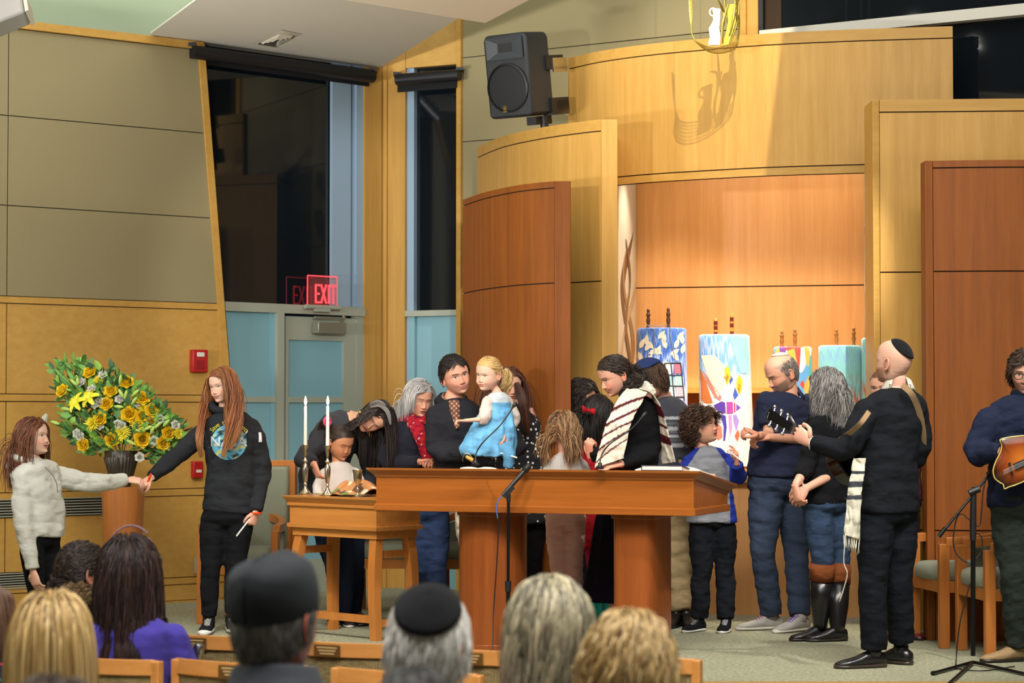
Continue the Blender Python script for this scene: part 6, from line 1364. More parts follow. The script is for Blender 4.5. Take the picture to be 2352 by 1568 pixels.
p.shoe('A', (.2, -1), '3a2a2c', 'd8d4cc', .22); p.shoe('B', (.3, -1), '3a2a2c', 'd8d4cc', .22)
p.hair(['2a1e1a', '3a2a22', '221814'], n=900, length=.16, w=.0028, vol=.002, gather=(-.06, .085, .075), seed=52, steps=12, hl=.064, coll=False, jit=.06)
p.locks([[p.hM @ Vector((-.06, .085, .075)), A(742, 975, 13.92), A(737, 1020, 13.92), A(736, 1075, 13.92)]], ['2a1e1a', '3a2a22'], 160, .022, .003, curl=.004, cfreq=10)
mb = MB(); mb.tube([A(752, 968, 13.8) + Vector((.018 * math.cos(q), .02 * math.cos(q), .026 * math.sin(q))) for q in np.linspace(0, 6.28, 15)], .009, 8); p.pmb('scrunchie', mb, 'd8527c')
p.finish()
# grey haired woman with red scarf
p = Person(13.95, dict(head=(962, 916, -.02), N=(955, 964, .02), C=(950, 1022, 0), W=(946, 1090, 0), H=(975, 1175, 0), sA=(898, 990, .02), sB=(1006, 988, -.02), eA=(884, 1068, -.02), wA=(966, 1060, -.22), eB=(1018, 1062, .0), wB=(1000, 1062, -.18),
     hA=(955, 1180), hB=(1002, 1180), kA=(966, 1300), kB=(1004, 1300), aA=(970, 1420), aB=(1006, 1420)), .96, label='grey-haired woman in a navy sweater and red patterned scarf', sk='d39a7e')
p.headset(30, 14, 4, .95, haircol='a9a6a2', browcol='5a4a44', open=.15, nose=1.05, lipcol='a8504c', mouth=.4)
p.body(); p.hand('A', (1, -.2, .1), (0, -.2, -1), 1, .8); p.hand('B', (-.3, -.6, .1), (-.2, .2, -1), -1, .8)
p.top('sweater', '252630', mat='knit', hem=.98, loose=.018, wr=.004, seed=61, chest=.02)
p.pants('jeans', '2c3b5c', loose=.010, mat='denim', wr=.004)
p.shoe('A', (.2, -1), '2a2a2c', '1a1a1a'); p.shoe('B', (.2, -1), '2a2a2c', '1a1a1a')
p.hair(['b8b6b4', 'cfcdca', '94918e', 'a9a6a4', '7c7976'], n=1500, length=.20, part=.02, w=.0024, vol=.024, seed=62, steps=14, hl=.066, flare=.05, back=.9, jit=.12)
def scarf(V):
    n1 = snoise(V, 70, 3); n2 = snoise(V, 110, 9); c = np.tile(C3('a81f2c'), (len(V), 1)); c[n1 > .35] = C3('7a1638'); c[n2 > .75] = C3('e8dcd4'); c[(n1 < -.6)] = C3('c8342c'); return c
mb = MB(); J_ = p.J['N']
for k, (r_, z) in enumerate(((.088, .0), (.096, -.030), (.078, .030))): mb.tube([J_ + Vector((r_ * math.cos(q) + .004, r_ * .85 * math.sin(q), z + .028 * math.sin(q) + .01 * math.sin(3 * q + k))) for q in np.linspace(0, 2 * math.pi, 25)], .030, 10)
mb.tube(bez([J_ + Vector((.0, -.09, -.02)), A(966, 1000, 13.78), A(978, 1030, 13.77), A(986, 1058, 13.77)], 14), [.03] * 5 + [.034] * 20 if 0 else .046, 12, flat=.5, side=(1, 0, 0))
p.cloth('scarf', mb, scarf, vox=.008, wr=.005, wsc=30, sm=2, seed=63)
p.finish()
# man holding the toddler
p = Person(13.6, dict(head=(1046, 862, 0), N=(1040, 918, .04), C=(1050, 985, .02), W=(1062, 1060, .02), H=(1112, 1160, .02), sA=(992, 948, 0), sB=(1118, 948, .02), eA=(1000, 1046, -.05), wA=(1128, 1034, -.34), eB=(1196, 1022, -.02), wB=(1160, 1050, -.22),
     hA=(1082, 1170), hB=(1150, 1170), kA=(1090, 1290), kB=(1176, 1290), aA=(1095, 1405), aB=(1174, 1405)), 1.02, label='smiling dark-haired man in a quilted charcoal jacket holding the toddler', sk='d49a80', bulk=1.08)
p.headset(22, 4, -16, 1.04, haircol='241d1a', browdark=1, brow=.7, smile=.9, open=.45, nose=1.1, jaw=1.06, beard=.28, beardcol='6a5a54', lips=.5)
p.body(); p.hand('A', (.9, -.25, .35), (.1, .5, 1), -1, .35)
p.top('quilted_jacket', '292a30', hem=.9, loose=.018, wr=.005, seed=71, arm_r=(.070, .060, .044)); collar(p, 'jacket_collar', '26272c', .080, .030, open_=1.5, flare=.035)
collar(p, 'plaid_shirt_collar', '8a6a58', .064, .034, open_=.8)
mb = MB(); p.torso(mb, [(-.01, .045, .05), (.06, .055, .10), (.16, .05, .150), (.26, .035, .160), (.34, .02, .165)]); p.cloth('plaid_shirt', mb, lambda V: np.where((np.sin((V[:, 0] + V[:, 2]) * 210) > .3)[:, None], C3('6a3a34'), np.where((np.sin((V[:, 0] - V[:, 2]) * 210) > .4)[:, None], C3('c8b49a'), C3('8a5a4a'))), vox=.006, wr=.001)
p.pants('chinos', 'd0c6b4', loose=.018, wr=.005)
p.shoe('A', (.2, -1), '3a2a20', '1a1a1a'); p.shoe('B', (.2, -1), '3a2a20', '1a1a1a')
p.hair(['201a18', '2c2420', '1a1514'], n=2200, length=.035, w=.0024, vol=.012, seed=72, steps=6, hl=.062, crown=(1, .0), back=1.5, grav=.15, coll=False, jit=.25, region=lambda P_: P_[:, 2] > -.035, fringe=True)
p.finish()
held_candle(A(1150, 1040, 13.2), A(1188, 1051, 13.15), 'white taper candle in the hand of the man holding the toddler', r=.005)
# toddler
p = Person(13.32, dict(head=(1122, 858, -.03), N=(1141, 900, .0), C=(1143, 935, 0), W=(1140, 975, 0), H=(1140, 1015, 0), sA=(1118, 918, -.05), sB=(1166, 916, .06), eA=(1112, 962, -.10), wA=(1066, 966, -.16), eB=(1182, 960, .08), wB=(1170, 1000, .05)), .50, base=Vector((-.1, 13.32, .85)), label='blonde toddler in a pale blue dress held in the man\'s arms', sk='e8bfa6', bulk=1.15)
p.headset(-38, 10, 6, .86, haircol='c9a468', browcol='b8926a', browdark=.4, brow=-.6, smile=.6, open=.55, nose=.75, child=1, chubby=1, lips=.8, lipcol='c8706a', iris='3a4a5a')
p.body(legs=False); p.hand('A', (-1, -.1, .0), (0, 0, -1), -1, .7, sz=.52)
def tod(V): c = np.tile(C3('6fb2de'), (len(V), 1)); c[V[:, 2] > A(0, 925, 13.3).z] = C3('cfd8e0'); n_ = snoise(V, 30, 4)[:, None]; return c * (1 + .18 * n_)
p.top('dress_bodice', tod, hem=.8, loose=.012, sl=(0, 0), wr=.002, seed=81)
mb = MB()
limb(mb, [p.J['sA'], p.J['eA'], p.J['eA'].lerp(p.J['wA'], .25)], [.040, .044, .030]); limb(mb, [p.J['sB'], p.J['eB'], p.J['eB'].lerp(p.J['wB'], .5)], [.040, .044, .032]); p.cloth('sheer_sleeves', mb, 'dccfc4', wr=.004, vox=.010)
mb = MB(); R_ = []
for (x0, x1, y, d_) in ((1108, 1172, 938, .06), (1098, 1180, 960, .075), (1082, 1185, 985, .09), (1066, 1186, 1008, .10), (1056, 1184, 1030, .105), (1060, 1182, 1046, .10)):
    c = A((x0 + x1) / 2, y, 13.30); w_ = (x1 - x0) / 2 * 13.3 / F; R_.append([c + Vector((w_ * math.cos(q) * (1 + .05 * math.sin(9 * q)), d_ * math.sin(q) * (1 + .08 * math.sin(7 * q + y)), .012 * math.sin(3 * q + y))) for q in (2 * math.pi * i / 40 for i in range(40))])
mb.loft(R_); V_, N_, F_ = remesh(mb, .009, 2); V_ = V_ + N_ * (snoise(V_, 26, 6, (2, 2, .6)) * .007)[:, None]; p.part('dress_skirt', V_, F_, tod(V_), M['cloth'])
mb = MB(); limb(mb, [A(1150, 1025, 13.25), A(1172, 1040, 13.2), A(1166, 1075, 13.2)], [.045, .04, .032]); V_, N_, F_ = remesh(mb, .01, 2); p.part('leggings', V_, F_, C3('5f9ac0'), M['cloth'])
p.hair(['d8b67c', 'c29a5c', 'e4c890', 'b08850'], n=1100, length=.13, w=.0024, vol=.008, gather=(.03, .095, .03), seed=82, steps=11, hl=.064, coll=False, jit=.12, curl=.003, cfreq=60)
p.locks([[A(1160, 846, 13.42), A(1172, 865, 13.42), A(1168, 890, 13.40), A(1160, 905, 13.38)], [A(1156, 850, 13.42), A(1160, 872, 13.36), A(1152, 894, 13.34)]], ['d8b67c', 'c29a5c', 'e4c890'], 90, .014, .0022, curl=.007, cfreq=16)
p.finish()
# woman in the polka dot blouse
p = Person(14.15, dict(head=(1170, 884, 0), N=(1180, 930, 0), C=(1190, 990, 0), W=(1200, 1070, 0), H=(1208, 1160, 0), sA=(1142, 962, 0), sB=(1222, 962, 0), eA=(1150, 1060, 0), wA=(1160, 1130, -.1), eB=(1228, 1060, 0), wB=(1222, 1140, -.1),
     hA=(1195, 1170), hB=(1226, 1170), kA=(1200, 1290), kB=(1226, 1290), aA=(1204, 1405), aB=(1228, 1405)), .94, label='woman with very long brown hair in a black and white dotted tunic', sk='d6a088')
p.headset(20, 10, 0, .95, haircol='4a2c20')
p.body(); p.top('dotted_tunic', 'ffffff', mat='polka', hem=1.22, loose=.016, hemw=.03, wr=.004, seed=91); p.hand('B', (0, -.2, -1), (-1, 0, 0), 1, .4)
p.pants('leggings', '131315', loose=.004, wr=.002, waist=.9)
p.shoe('A', (0, -1), '17171a', '1a1a1a', .25, boot=.6, bootr=.058); p.shoe('B', (0, -1), '17171a', '1a1a1a', .25, boot=.6, bootr=.058)
p.hair(['4a2c20', '5e3828', '3a2218', '6e4432'], n=1200, length=.50, w=.003, vol=.012, seed=92, steps=20, hl=.062)
p.locks([[A(1186, 880, 14.0), A(1200, 920, 13.95), A(1206, 960, 13.95), A(1212, 1000, 13.96)]], ['4a2c20', '5e3828', '3a2218'], 150, .03, .003)
p.finish()
# child with her back turned, pink trousers
p = Person(13.05, dict(head=(1294, 990, 0), N=(1298, 1040, 0), C=(1302, 1082, 0), W=(1300, 1132, 0), H=(1297, 1190, 0), sA=(1262, 1066, 0), sB=(1338, 1064, 0), eA=(1252, 1112, -.02), wA=(1258, 1160, -.05), eB=(1350, 1110, -.02), wB=(1345, 1150, -.1),
     hA=(1278, 1196), hB=(1318, 1196), kA=(1284, 1300), kB=(1316, 1300), aA=(1300, 1400), aB=(1322, 1400)), .74, label='child with wavy light-brown hair in a grey sweater and pink trousers', sk='e0ae96')
p.front = Vector((0, 1, 0)); p.headset(155, 4, 0, .93, haircol='7a583c')
p.body(); p.top('knit_sweater', 'b4b0aa', mat='knit', hem=.85, loose=.018, wr=.003, seed=101)
p.pants('pink_trousers', 'ffccc6', loose=.016, wr=.006, flare=.006, seed=102)
p.shoe('A', (0, 1), '8a5a60', 'd8d4cc', .2); p.shoe('B', (0, 1), '8a5a60', 'd8d4cc', .2)
p.hair(['7a583c', '94704c', '5e4230', 'b08c60'], n=1300, length=.22, w=.003, vol=.022, seed=103, steps=14, curl=.006, cfreq=45, flare=.05)
p.finish()
# woman with glasses and dark curls at the back
p = Person(14.35, dict(head=(1336, 912, 0), N=(1326, 965, 0), C=(1322, 1020, 0), W=(1320, 1090, 0), H=(1320, 1170, 0), sA=(1280, 990, 0), sB=(1368, 990, 0), eA=(1272, 1080, 0), wA=(1285, 1150, -.1), eB=(1376, 1080, 0), wB=(1365, 1150, -.1),
     hA=(1304, 1180), hB=(1336, 1180), kA=(1306, 1290), kB=(1334, 1290), aA=(1308, 1395), aB=(1334, 1395)), .92, label='woman with dark curls and glasses standing behind the children at the centre', sk='d8a48c')
p.headset(48, 18, 0, .94, haircol='2c2420', open=.3, lipcol='a85048'); p.body(); p.top('sweater', '2a2228', hem=.95, loose=.018, seed=111); p.pants('trousers', '1c1c22', seed=112)
p.shoe('A', (0, -1), '17171a', '1a1a1a'); p.shoe('B', (0, -1), '17171a', '1a1a1a'); p.glasses()
p.hair(['2c2420', '3c302a', '1e1815'], n=1500, length=.24, w=.003, vol=.02, seed=113, steps=18, curl=.010, cfreq=55, flare=.12, clump=.5)
p.finish()
# girl with the red bow
p = Person(13.6, dict(head=(1374, 948, 0), N=(1366, 1000, 0), C=(1364, 1045, 0), W=(1366, 1110, 0), H=(1370, 1175, 0), sA=(1340, 1022, 0), sB=(1400, 1022, 0), eA=(1330, 1080, -.03), wA=(1345, 1130, -.1), eB=(1408, 1080, 0), wB=(1398, 1130, 0),
     hA=(1356, 1180), hB=(1386, 1180), kA=(1364, 1300), kB=(1392, 1300), aA=(1372, 1412), aB=(1396, 1408)), .78, label='dark-haired girl with a red hair bow, red dress and teal boots', sk='d8a48c')
p.front = Vector((0, 1, 0)); p.headset(115, 10, 0, .93, haircol='1e1614'); p.body()
red_ = 'b8222c'; p.top('red_dress', red_, hem=.8, loose=.012, seed=121); p.skirt('dress_skirt', red_, .6, p.J['kA'].z + .12, .10, .21)
p.pants('pink_stockings', 'c8325a', loose=.0, wr=.001, waist=.95)
for q, t_ in (('A', (-.3, -1)), ('B', (.3, -1))): p.shoe(q, t_, '1f8a7c', '17635a', .2, boot=.42, bootr=.055, mat='knit')
p.hair(['1e1614', '2a201c', '161010'], n=1300, length=.30, w=.003, vol=.01, seed=122, steps=14, back=1.2)
mb = MB(); c = A(1352, 942, 13.45)
for sg in (-1, 1): mb.loft([[c + Vector((sg * (.004 + .035 * k), -.01 * k, (j - .5) * (.014 + .035 * k) - .01 * k * sg)) + Vector((0, dy, 0)) for j, dy in ((0, -.006), (1, -.006), (1, .006), (0, .006))] for k in (0, .5, 1)])
mb.ball(c, .010); p.pmb('hair_bow', mb, 'c8202c')
p.finish()
# woman in the prayer shawl
p = Person(12.95, dict(head=(1412, 862, -.04), N=(1446, 912, 0), C=(1462, 980, 0), W=(1456, 1052, 0), H=(1432, 1150, 0), sA=(1418, 952, -.14), sB=(1496, 942, .14), eA=(1412, 1030, -.20), wA=(1356, 1048, -.14), eB=(1500, 1040, -.04), wB=(1424, 1066, -.28),
     hA=(1415, 1160), hB=(1450, 1160), kA=(1415, 1290), kB=(1445, 1290), aA=(1412, 1440), aB=(1440, 1435)), .98, label='woman with dark curly hair wearing a white prayer shawl over black at the desk', sk='e0aa92')
p.headset(-66, 24, 0, .98, haircol='2a211d', browdark=.9, smile=1, mouth=.5, teeth=1, open=.3, nose=1.15, lipcol='b8605a'); p.body()
p.hand('A', (-.1, -.2, .6), (.8, .5, 0), 1, .9); p.hand('B', (-.9, -.3, -.15), (0, .2, -1), -1, .3)
p.top('black_jacket', '17181b', hem=.98, loose=.018, wr=.004, seed=131, chest=.015)
p.skirt('velvet_skirt', '1b1626', .85, .24, .13, .235, .07, 11)
p.shoe('A', (-1, -.3), '17171a', '1a1a1a'); p.shoe('B', (-1, -.1), '17171a', '1a1a1a')
p.hair(['2a211d', '3a2e28', '201816', '4a3a30'], n=1500, length=.17, w=.003, vol=.012, gather=(.01, .12, -.01), seed=132, steps=12, curl=.006, cfreq=70, hl=.064, coll=False)
p.locks([[A(1452, 850, 13.0), A(1476, 858, 13.02), A(1482, 880, 13.0), A(1462, 896, 12.98)], [A(1448, 860, 12.9), A(1468, 872, 12.88), A(1452, 898, 12.88)], [A(1436, 870, 12.86), A(1444, 888, 12.86), A(1424, 912, 12.86)]], ['2a211d', '3a2e28', '201816', '4a3a30'], 150, .022, .003, curl=.010, cfreq=18)
mar = '5a1e26'; st = [(.30, .35, mar), (.42, .45, mar), (.52, .58, mar), (.66, .70, mar), (.78, .82, mar)]
ruled(p, 'prayer_shawl', [A(1462, 884, 12.98), A(1432, 900, 12.80), A(1398, 960, 12.66), A(1378, 1020, 12.62), A(1366, 1074, 12.62)], [A(1498, 884, 12.98), A(1476, 920, 12.76), A(1448, 975, 12.66), A(1440, 1015, 12.64), A(1432, 1052, 12.64)], color='e9e2d0', wr=.012, seed=133, colf=lambda U, W: stripes('e9e2d0', [(.36, .40, mar), (.50, .535, mar), (.62, .65, mar), (.74, .77, mar), (.86, .885, mar)])(U + .22 * W - .05, W), label='white prayer shawl with maroon stripes')
ruled(p, 'prayer_shawl_back', [A(1462, 878, 13.0), A(1490, 888, 13.02), A(1504, 940, 12.98), A(1512, 1000, 12.96), A(1520, 1066, 12.96)], [A(1470, 892, 12.84), A(1500, 905, 12.84), A(1524, 950, 12.80), A(1540, 1010, 12.80), A(1552, 1060, 12.80)], color='e6dfcc', wr=.010, seed=134, colf=lambda U, W: stripes('e6dfcc', [(.42, .55, mar), (.62, .65, mar), (.72, .8, mar)])(U, W) * 1)
mb = MB(); mb.tube([A(1450, 884, 13.06), A(1466, 876, 13.08), A(1484, 884, 12.98), A(1500, 900, 12.88)], .022, 10); mb.tube([A(1440, 905, 12.86), A(1452, 890, 12.88), A(1470, 884, 12.92)], .018, 10); p.cloth('shawl_roll', mb, 'ebe4d2', vox=.008, wr=.006, seed=135, sm=2)
fringe(p, [A(1409, 1175, 12.9), A(1406, 1178, 12.9)], .16, 3, 'a9a08c')
p.finish()
# teenager with blue kippah
p = Person(13.9, dict(head=(1494, 872, -.04), N=(1524, 915, .03), C=(1538, 985, 0), W=(1548, 1060, 0), H=(1552, 1150, 0), sA=(1500, 950, -.10), sB=(1576, 945, .12), eA=(1500, 1030, -.15), wA=(1520, 1080, -.25), eB=(1586, 1030, .02), wB=(1560, 1062, -.12),
     hA=(1540, 1160), hB=(1566, 1160), kA=(1545, 1290), kB=(1572, 1290), aA=(1552, 1405), aB=(1578, 1400)), .98, label='brown-haired teenager in a blue kippah and grey striped sweater', sk='d8a088')
p.headset(-78, 30, 0, 1.0, haircol='4a3426', nose=1.1, open=.3); p.body(); p.hand('A', (-.5, 0, -.5), (0, .3, -1), 1, .5)
zz_ = lambda y: A(0, y, 13.8).z
p.top('striped_sweater', zband([(zz_(y + 3.5), zz_(y - 3.5), 'b9bcc0') for y in (960, 984, 1002, 1022)] + [(zz_(y + 3), zz_(y - 3), '6a6d74') for y in (972, 993, 1012)], '44464e'), mat='knit', hem=.95, loose=.02, seed=141, vox=.009)
p.pants('khakis', 'b39c76', loose=.02, seed=142, wr=.006); p.shoe('A', (-.4, -1), '2a2420', '1a1a1a'); p.shoe('B', (.1, -1), '2a2420', '1a1a1a')
p.hair(['4a3426', '5c4232', '3c2a1e', '6a4e3a'], n=1900, length=.075, w=.0026, vol=.014, seed=143, steps=8, crown=(1, .03), grav=.5, curl=.004, cfreq=70, coll=False, hl=.066)
p.kippah('2c3a68', r=.095, back=8, lift=.022, segs=4, mat='cloth')
p.finish()
# boy in the raglan shirt
p = Person(13.6, dict(head=(1612, 980, 0), N=(1612, 1028, .02), C=(1624, 1080, 0), W=(1632, 1140, 0), H=(1634, 1196, 0), sA=(1578, 1058, -.04), sB=(1672, 1052, .04), eA=(1576, 1120, -.12), wA=(1614, 1092, -.34), eB=(1700, 1100, -.04), wB=(1692, 1064, -.22),
     hA=(1612, 1204), hB=(1660, 1204), kA=(1612, 1310, -.03), kB=(1665, 1305, .03), aA=(1606, 1422, 0), aB=(1668, 1424, -.02)), .82, label='curly-haired boy in a grey and blue raglan shirt looking up to the right', sk='dba488', bulk=1.05)
p.headset(58, -14, 0, .95, haircol='3e2a20', brow=.0, open=.85, nose=.85, child=.7, chubby=.5, mouth=1, lipcol='c06a64', gaze=(.8, 1)); p.body()
p.hand('A', (.9, -.2, -.0), (.0, .2, -1), -1, .6, sz=.8); p.hand('B', (-.05, -.3, 1), (-1, -.2, 0), -1, [.3, .6, .9, 1.0], sz=.82)
cx = p.J['C'].x
def rag(V):
    c = np.tile(C3('8b8d94'), (len(V), 1)); z0, z1 = p.J['C'].z + .02, p.J['N'].z; k = np.clip((V[:, 2] - z0) / (z1 - z0), 0, 1); lim = .135 - .085 * k; c[(np.abs(V[:, 0] - cx) > lim)] = C3('2a3a9a'); return c
p.top('raglan_shirt', rag, hem=1.02, loose=.022, seed=151, wr=.006, vox=.009, neck=.01, hemw=.01)
mb = MB(); q0 = p.J['N']; mb.tube([q0 + Vector((.052 * math.cos(q), -.012 + .052 * math.sin(q), .012 - .014 * (1 - math.sin(q)))) for q in np.linspace(0, 6.283, 25)], .008, 8); p.pmb('shirt_neckband', mb, '2a3a9a')
mb = MB(); mb.tube([q0 + Vector((.045 * math.cos(q), -.014 + .046 * math.sin(q), .014 - .016 * (1 - math.sin(q)))) for q in np.linspace(0, 6.283, 25)], .008, 8); p.pmb('undershirt', mb, 'e6e6e4')
p.pants('track_pants', '191b21', loose=.020, seed=152, wr=.008, waist=.9, flare=.008); 
p.shoe('A', (-.7, -.8), '1a1b1e', 'e8e6e2', .26, 'c8c8c8', mat='cloth'); p.shoe('B', (-.3, -1), '1a1b1e', 'e8e6e2', .26, 'c8c8c8', mat='cloth')
p.hair(['3e2a20', '55392a', '2e1f18', '70503a'], n=1900, length=.085, w=.0032, vol=.028, seed=153, steps=14, crown=(1, .02), grav=.05, curl=.013, cfreq=110, coll=False, hl=.066, jit=.5, clump=.5)
p.finish()
held_candle(A(1708, 1062, 13.2), A(1672, 1034, 13.2), 'white taper candle held up by the curly-haired boy', r=.0045)
# grey curly haired woman in boots
p = Person(13.05, dict(head=(1898, 892, 0), N=(1916, 948, .02), C=(1908, 1010, 0), W=(1900, 1080, 0), H=(1898, 1160, 0), sA=(1872, 975, -.12), sB=(1962, 972, .12), eA=(1852, 1072, -.14), wA=(1826, 1116, -.26), eB=(1934, 1078, -.02), wB=(1850, 1122, -.24),
     hA=(1878, 1170, -.03), hB=(1922, 1170, .04), kA=(1890, 1290, -.04), kB=(1926, 1295, .04), aA=(1884, 1432, .0), aB=(1924, 1448, -.05)), .96, label='woman with wavy grey hair in a black top, jeans and tall black boots', sk='dda890', bulk=1.08)
p.headset(-105, 8, 0, .97, haircol='86807c'); p.body(); p.hand('A', (.15, -.1, -1), (.8, .4, 0), -1, .5); p.hand('B', (-.7, -.1, -.8), (-.3, .4, -.6), -1, .5)
p.top('black_top', '16171a', hem=.98, loose=.018, sl=(.78, .70), seed=161, chest=.03, wr=.004)
p.pants('jeans', '34455f', loose=.014, mat='denim', seed=162, wr=.006, length=.35)
for q, t_ in (('A', (-1, -.35)), ('B', (-1, -.25))):
    sh = p.shoe(q, t_, '121214', '2a2420', .27, boot=.74, bootr=.072, heel=.014)
    mb = MB(); mb.tube([p.J['a' + q].lerp(p.J['k' + q], .70), p.J['a' + q].lerp(p.J['k' + q], .98)], [.074, .077], 18); p.pmb('boot_top', mb, '7c4526', 'cloth', 'tan leather boot top')
p.hair(['8a8683', 'a8a4a0', '6a6663', 'c0bcb8', '56524f'], n=2600, length=.27, w=.0023, vol=.018, seed=163, steps=18, curl=.008, cfreq=45, flare=.10, back=.6, clump=.6)
p.finish()
# small woman partly hidden behind the suited man
p = Person(13.2, dict(head=(2030, 890, 0), N=(2045, 945, .02), C=(2055, 1000, 0), W=(2060, 1080, 0), H=(2062, 1160, 0), sA=(2012, 972, -.05), sB=(2096, 972, .05), eA=(2010, 1070, 0), wA=(2020, 1130, -.05), eB=(2100, 1070, 0), wB=(2090, 1140, 0),
     hA=(2044, 1170), hB=(2080, 1170), kA=(2048, 1300), kB=(2082, 1300), aA=(2052, 1430), aB=(2090, 1440)), .9, label='woman whose face shows between the suited man and the ark edge', sk='dca48a')
p.headset(-35, 6, 0, .95, haircol='6a4a3a', open=.6, smile=.4); p.body(); p.top('blouse', '5a2a34', hem=.95, loose=.015, seed=171); p.pants('trousers', '2a2024', seed=172); p.shoe('A', (0, -1), '5a1822', '2a1014'); p.shoe('B', (.2, -1), '5a1822', '2a1014')
p.hair(['6a4a3a', '7c5a46'], n=700, length=.12, gather=(0, .1, .0), coll=False, seed=173); p.finish()
# mandolin player
p = Person(11.9, dict(head=(2356, 856, 0), N=(2358, 912, .03), C=(2350, 985, 0), W=(2346, 1065, 0), H=(2352, 1172, 0), sA=(2268, 955, -.02), sB=(2436, 952, .02), eA=(2238, 1046, -.05), wA=(2302, 1036, -.26), eB=(2470, 1050, -.05), wB=(2440, 1030, -.26),
     hA=(2320, 1180), hB=(2384, 1180), kA=(2330, 1320, -.03), kB=(2392, 1320, .03), aA=(2340, 1486, .05), aB=(2400, 1486)), 1.02, label='man with glasses in a navy sweater playing a mandolin at the right edge', sk='d8a48a', bulk=1.08)
p.headset(-16, 8, 0, 1.02, haircol='3a2a20', beard=.55, beardcol='4a3426', open=.4, brow=.5, nose=1.05); p.body(); p.hand('A', (.9, -.2, .2), (-.1, .8, -.4), -1, .75)
p.top('navy_sweater', '20263c', hem=.95, loose=.024, seed=181, wr=.007, arm_r=(.084, .072, .046)); mb = MB(); q0 = p.J['N']; mb.tube([q0 + Vector((.07 * math.cos(q), -.01 + .07 * math.sin(q), .02)) for q in np.linspace(0, 6.283, 25)], .024, 10); p.cloth('high_collar', mb, '1d2236', vox=.009, wr=.003)
p.pants('green_trousers', '2c342e', loose=.020, seed=182, wr=.008, flare=.008); p.shoe('A', (-1, -.35), 'a88c68', '2a2420', .30, mat='cloth'); p.shoe('B', (-.3, -1), 'a88c68', '2a2420', .30, mat='cloth')
p.glasses('3a2a20', .005)
p.hair(['3a2a20', '4a3628', '2c2019'], n=1700, length=.075, w=.003, vol=.014, seed=183, steps=10, crown=(1, .02), grav=.3, curl=.008, cfreq=90, coll=False, hl=.062, region=lambda P_: P_[:, 2] > -.03)
p.finish()
# =====================================================================  AUDIENCE SEATING
t = NT('audience_fabric'); v = t.coord('Object', (1, 1, 1)); ck = t.n('TexBrick'); ck.inputs['Scale'].default_value = 22; ck.inputs['Mortar Size'].default_value = .03; ck.inputs['Color1'].default_value = (*srgb('9a8658'), 1); ck.inputs['Color2'].default_value = (*srgb('7d693f'), 1); ck.inputs['Mortar'].default_value = (*srgb('4e3e24'), 1)
vm = t.coord('Object', (1, .01, 2.2), (math.pi / 2, 0, 0)); t.l(vm, ck.inputs[0]); t.color(ck.outputs[0]); t.set(Roughness=.95); M['aud'] = t.mat
M['audwood'] = wood('audience_chair_wood', 'cf9050', 'b87838', 'x', coat=.3, rough=.3)
plaqm = plain('bronze_plaque', '8f6636', .35, .6)
def aud_chair():
    e = empty('audience_chair', (0, 0, 0), 'x', 'chair', 'audience chairs facing the platform'); W_ = .26
    def arc(x): return -.045 * (1 - (x / W_) ** 2)
    mb = MB(); R_ = []
    for i in range(17):
        x = -W_ + 2 * W_ * i / 16; y = arc(x); R_.append([Vector((x, y - .012, .750)), Vector((x, y + .014, .750)), Vector((x, y + .012, .802)), Vector((x, y - .008, .806))])
    mb.loft(R_); child(mb, 'top_rail', M['audwood'], e, smooth=30, bevel=.003)
    mb = MB(); R_ = []
    for i in range(17):
        x = -W_ * .93 + 2 * W_ * .93 * i / 16; y = arc(x) + .012; R_.append([Vector((x, y - .016, .42)), Vector((x, y + .03, .42)), Vector((x, y + .014, .752)), Vector((x, y - .016, .752))])
    mb.loft(R_); child(mb, 'back_cushion', M['aud'], e, smooth=30)
    for sx in (-1, 1):
        mb = MB(); mb.loft([[Vector((sx * W_ - .016, y - .014, z)), Vector((sx * W_ + .016, y - .014, z)), Vector((sx * W_ + .016, y + .022, z)), Vector((sx * W_ - .016, y + .022, z))] for z, y in ((0, -.06), (.4, .0), (.8, .0))]); child(mb, 'leg', M['audwood'], e, bevel=.003)
        mb = MB(); mb.box(sx * W_ - .016, sx * W_ + .016, .40, .436, 0, .42); child(mb, 'leg', M['audwood'], e)
    mb = MB(); mb.loft([[Vector((x, y, z)) for x, y in pill(0, .22, (W_ - .02) * k, .22 * k, 6, 28)] for z, k in ((.38, 1), (.43, 1), (.46, .95), (.47, .8))]); child(mb, 'seat', M['aud'], e, smooth=40)
    mb = MB(); mb.box(-.055, .055, arc(0) - .0165, arc(0) - .0135, .753, .796); pl = child(mb, 'plaque', plaqm, e)
    mb = MB(); 
    for k in range(3): mb.box(-.042 + .006 * k, .042 - .006 * k, arc(0) - .0172, arc(0) - .0166, .784 - .011 * k, .788 - .011 * k)
    o = child(mb, 'plaque_engraving', plain('engraving', 'd8b880', .5), e); o.parent = pl; return e
ac0 = aud_chair(); first = True
for x, y, lab in ((-1.73, 8.62, 'front-row audience chair at far left beyond the curly-haired listener'), (-1.19, 8.40, 'front-row audience chair right of the purple sweater'), (-.66, 8.14, 'front-row audience chair between the black cap and the white-haired man'), (-.13, 7.88, 'front-row audience chair right of the white-haired man before the desk'), (.40, 7.66, 'front-row audience chair beyond the golden-haired listener'),
                  (-1.46, 7.62, 'second-row audience chair directly behind the purple sweater'), (-.925, 7.48, 'second-row audience chair just left of the black cap'), (-.35, 7.22, 'second-row audience chair behind the man with the checked collar')):
    c = ac0 if first else copy_tree(ac0); first = False; c.location = (x, y, -.3); c.rotation_euler = (0, 0, math.radians(-24)); c['label'] = lab
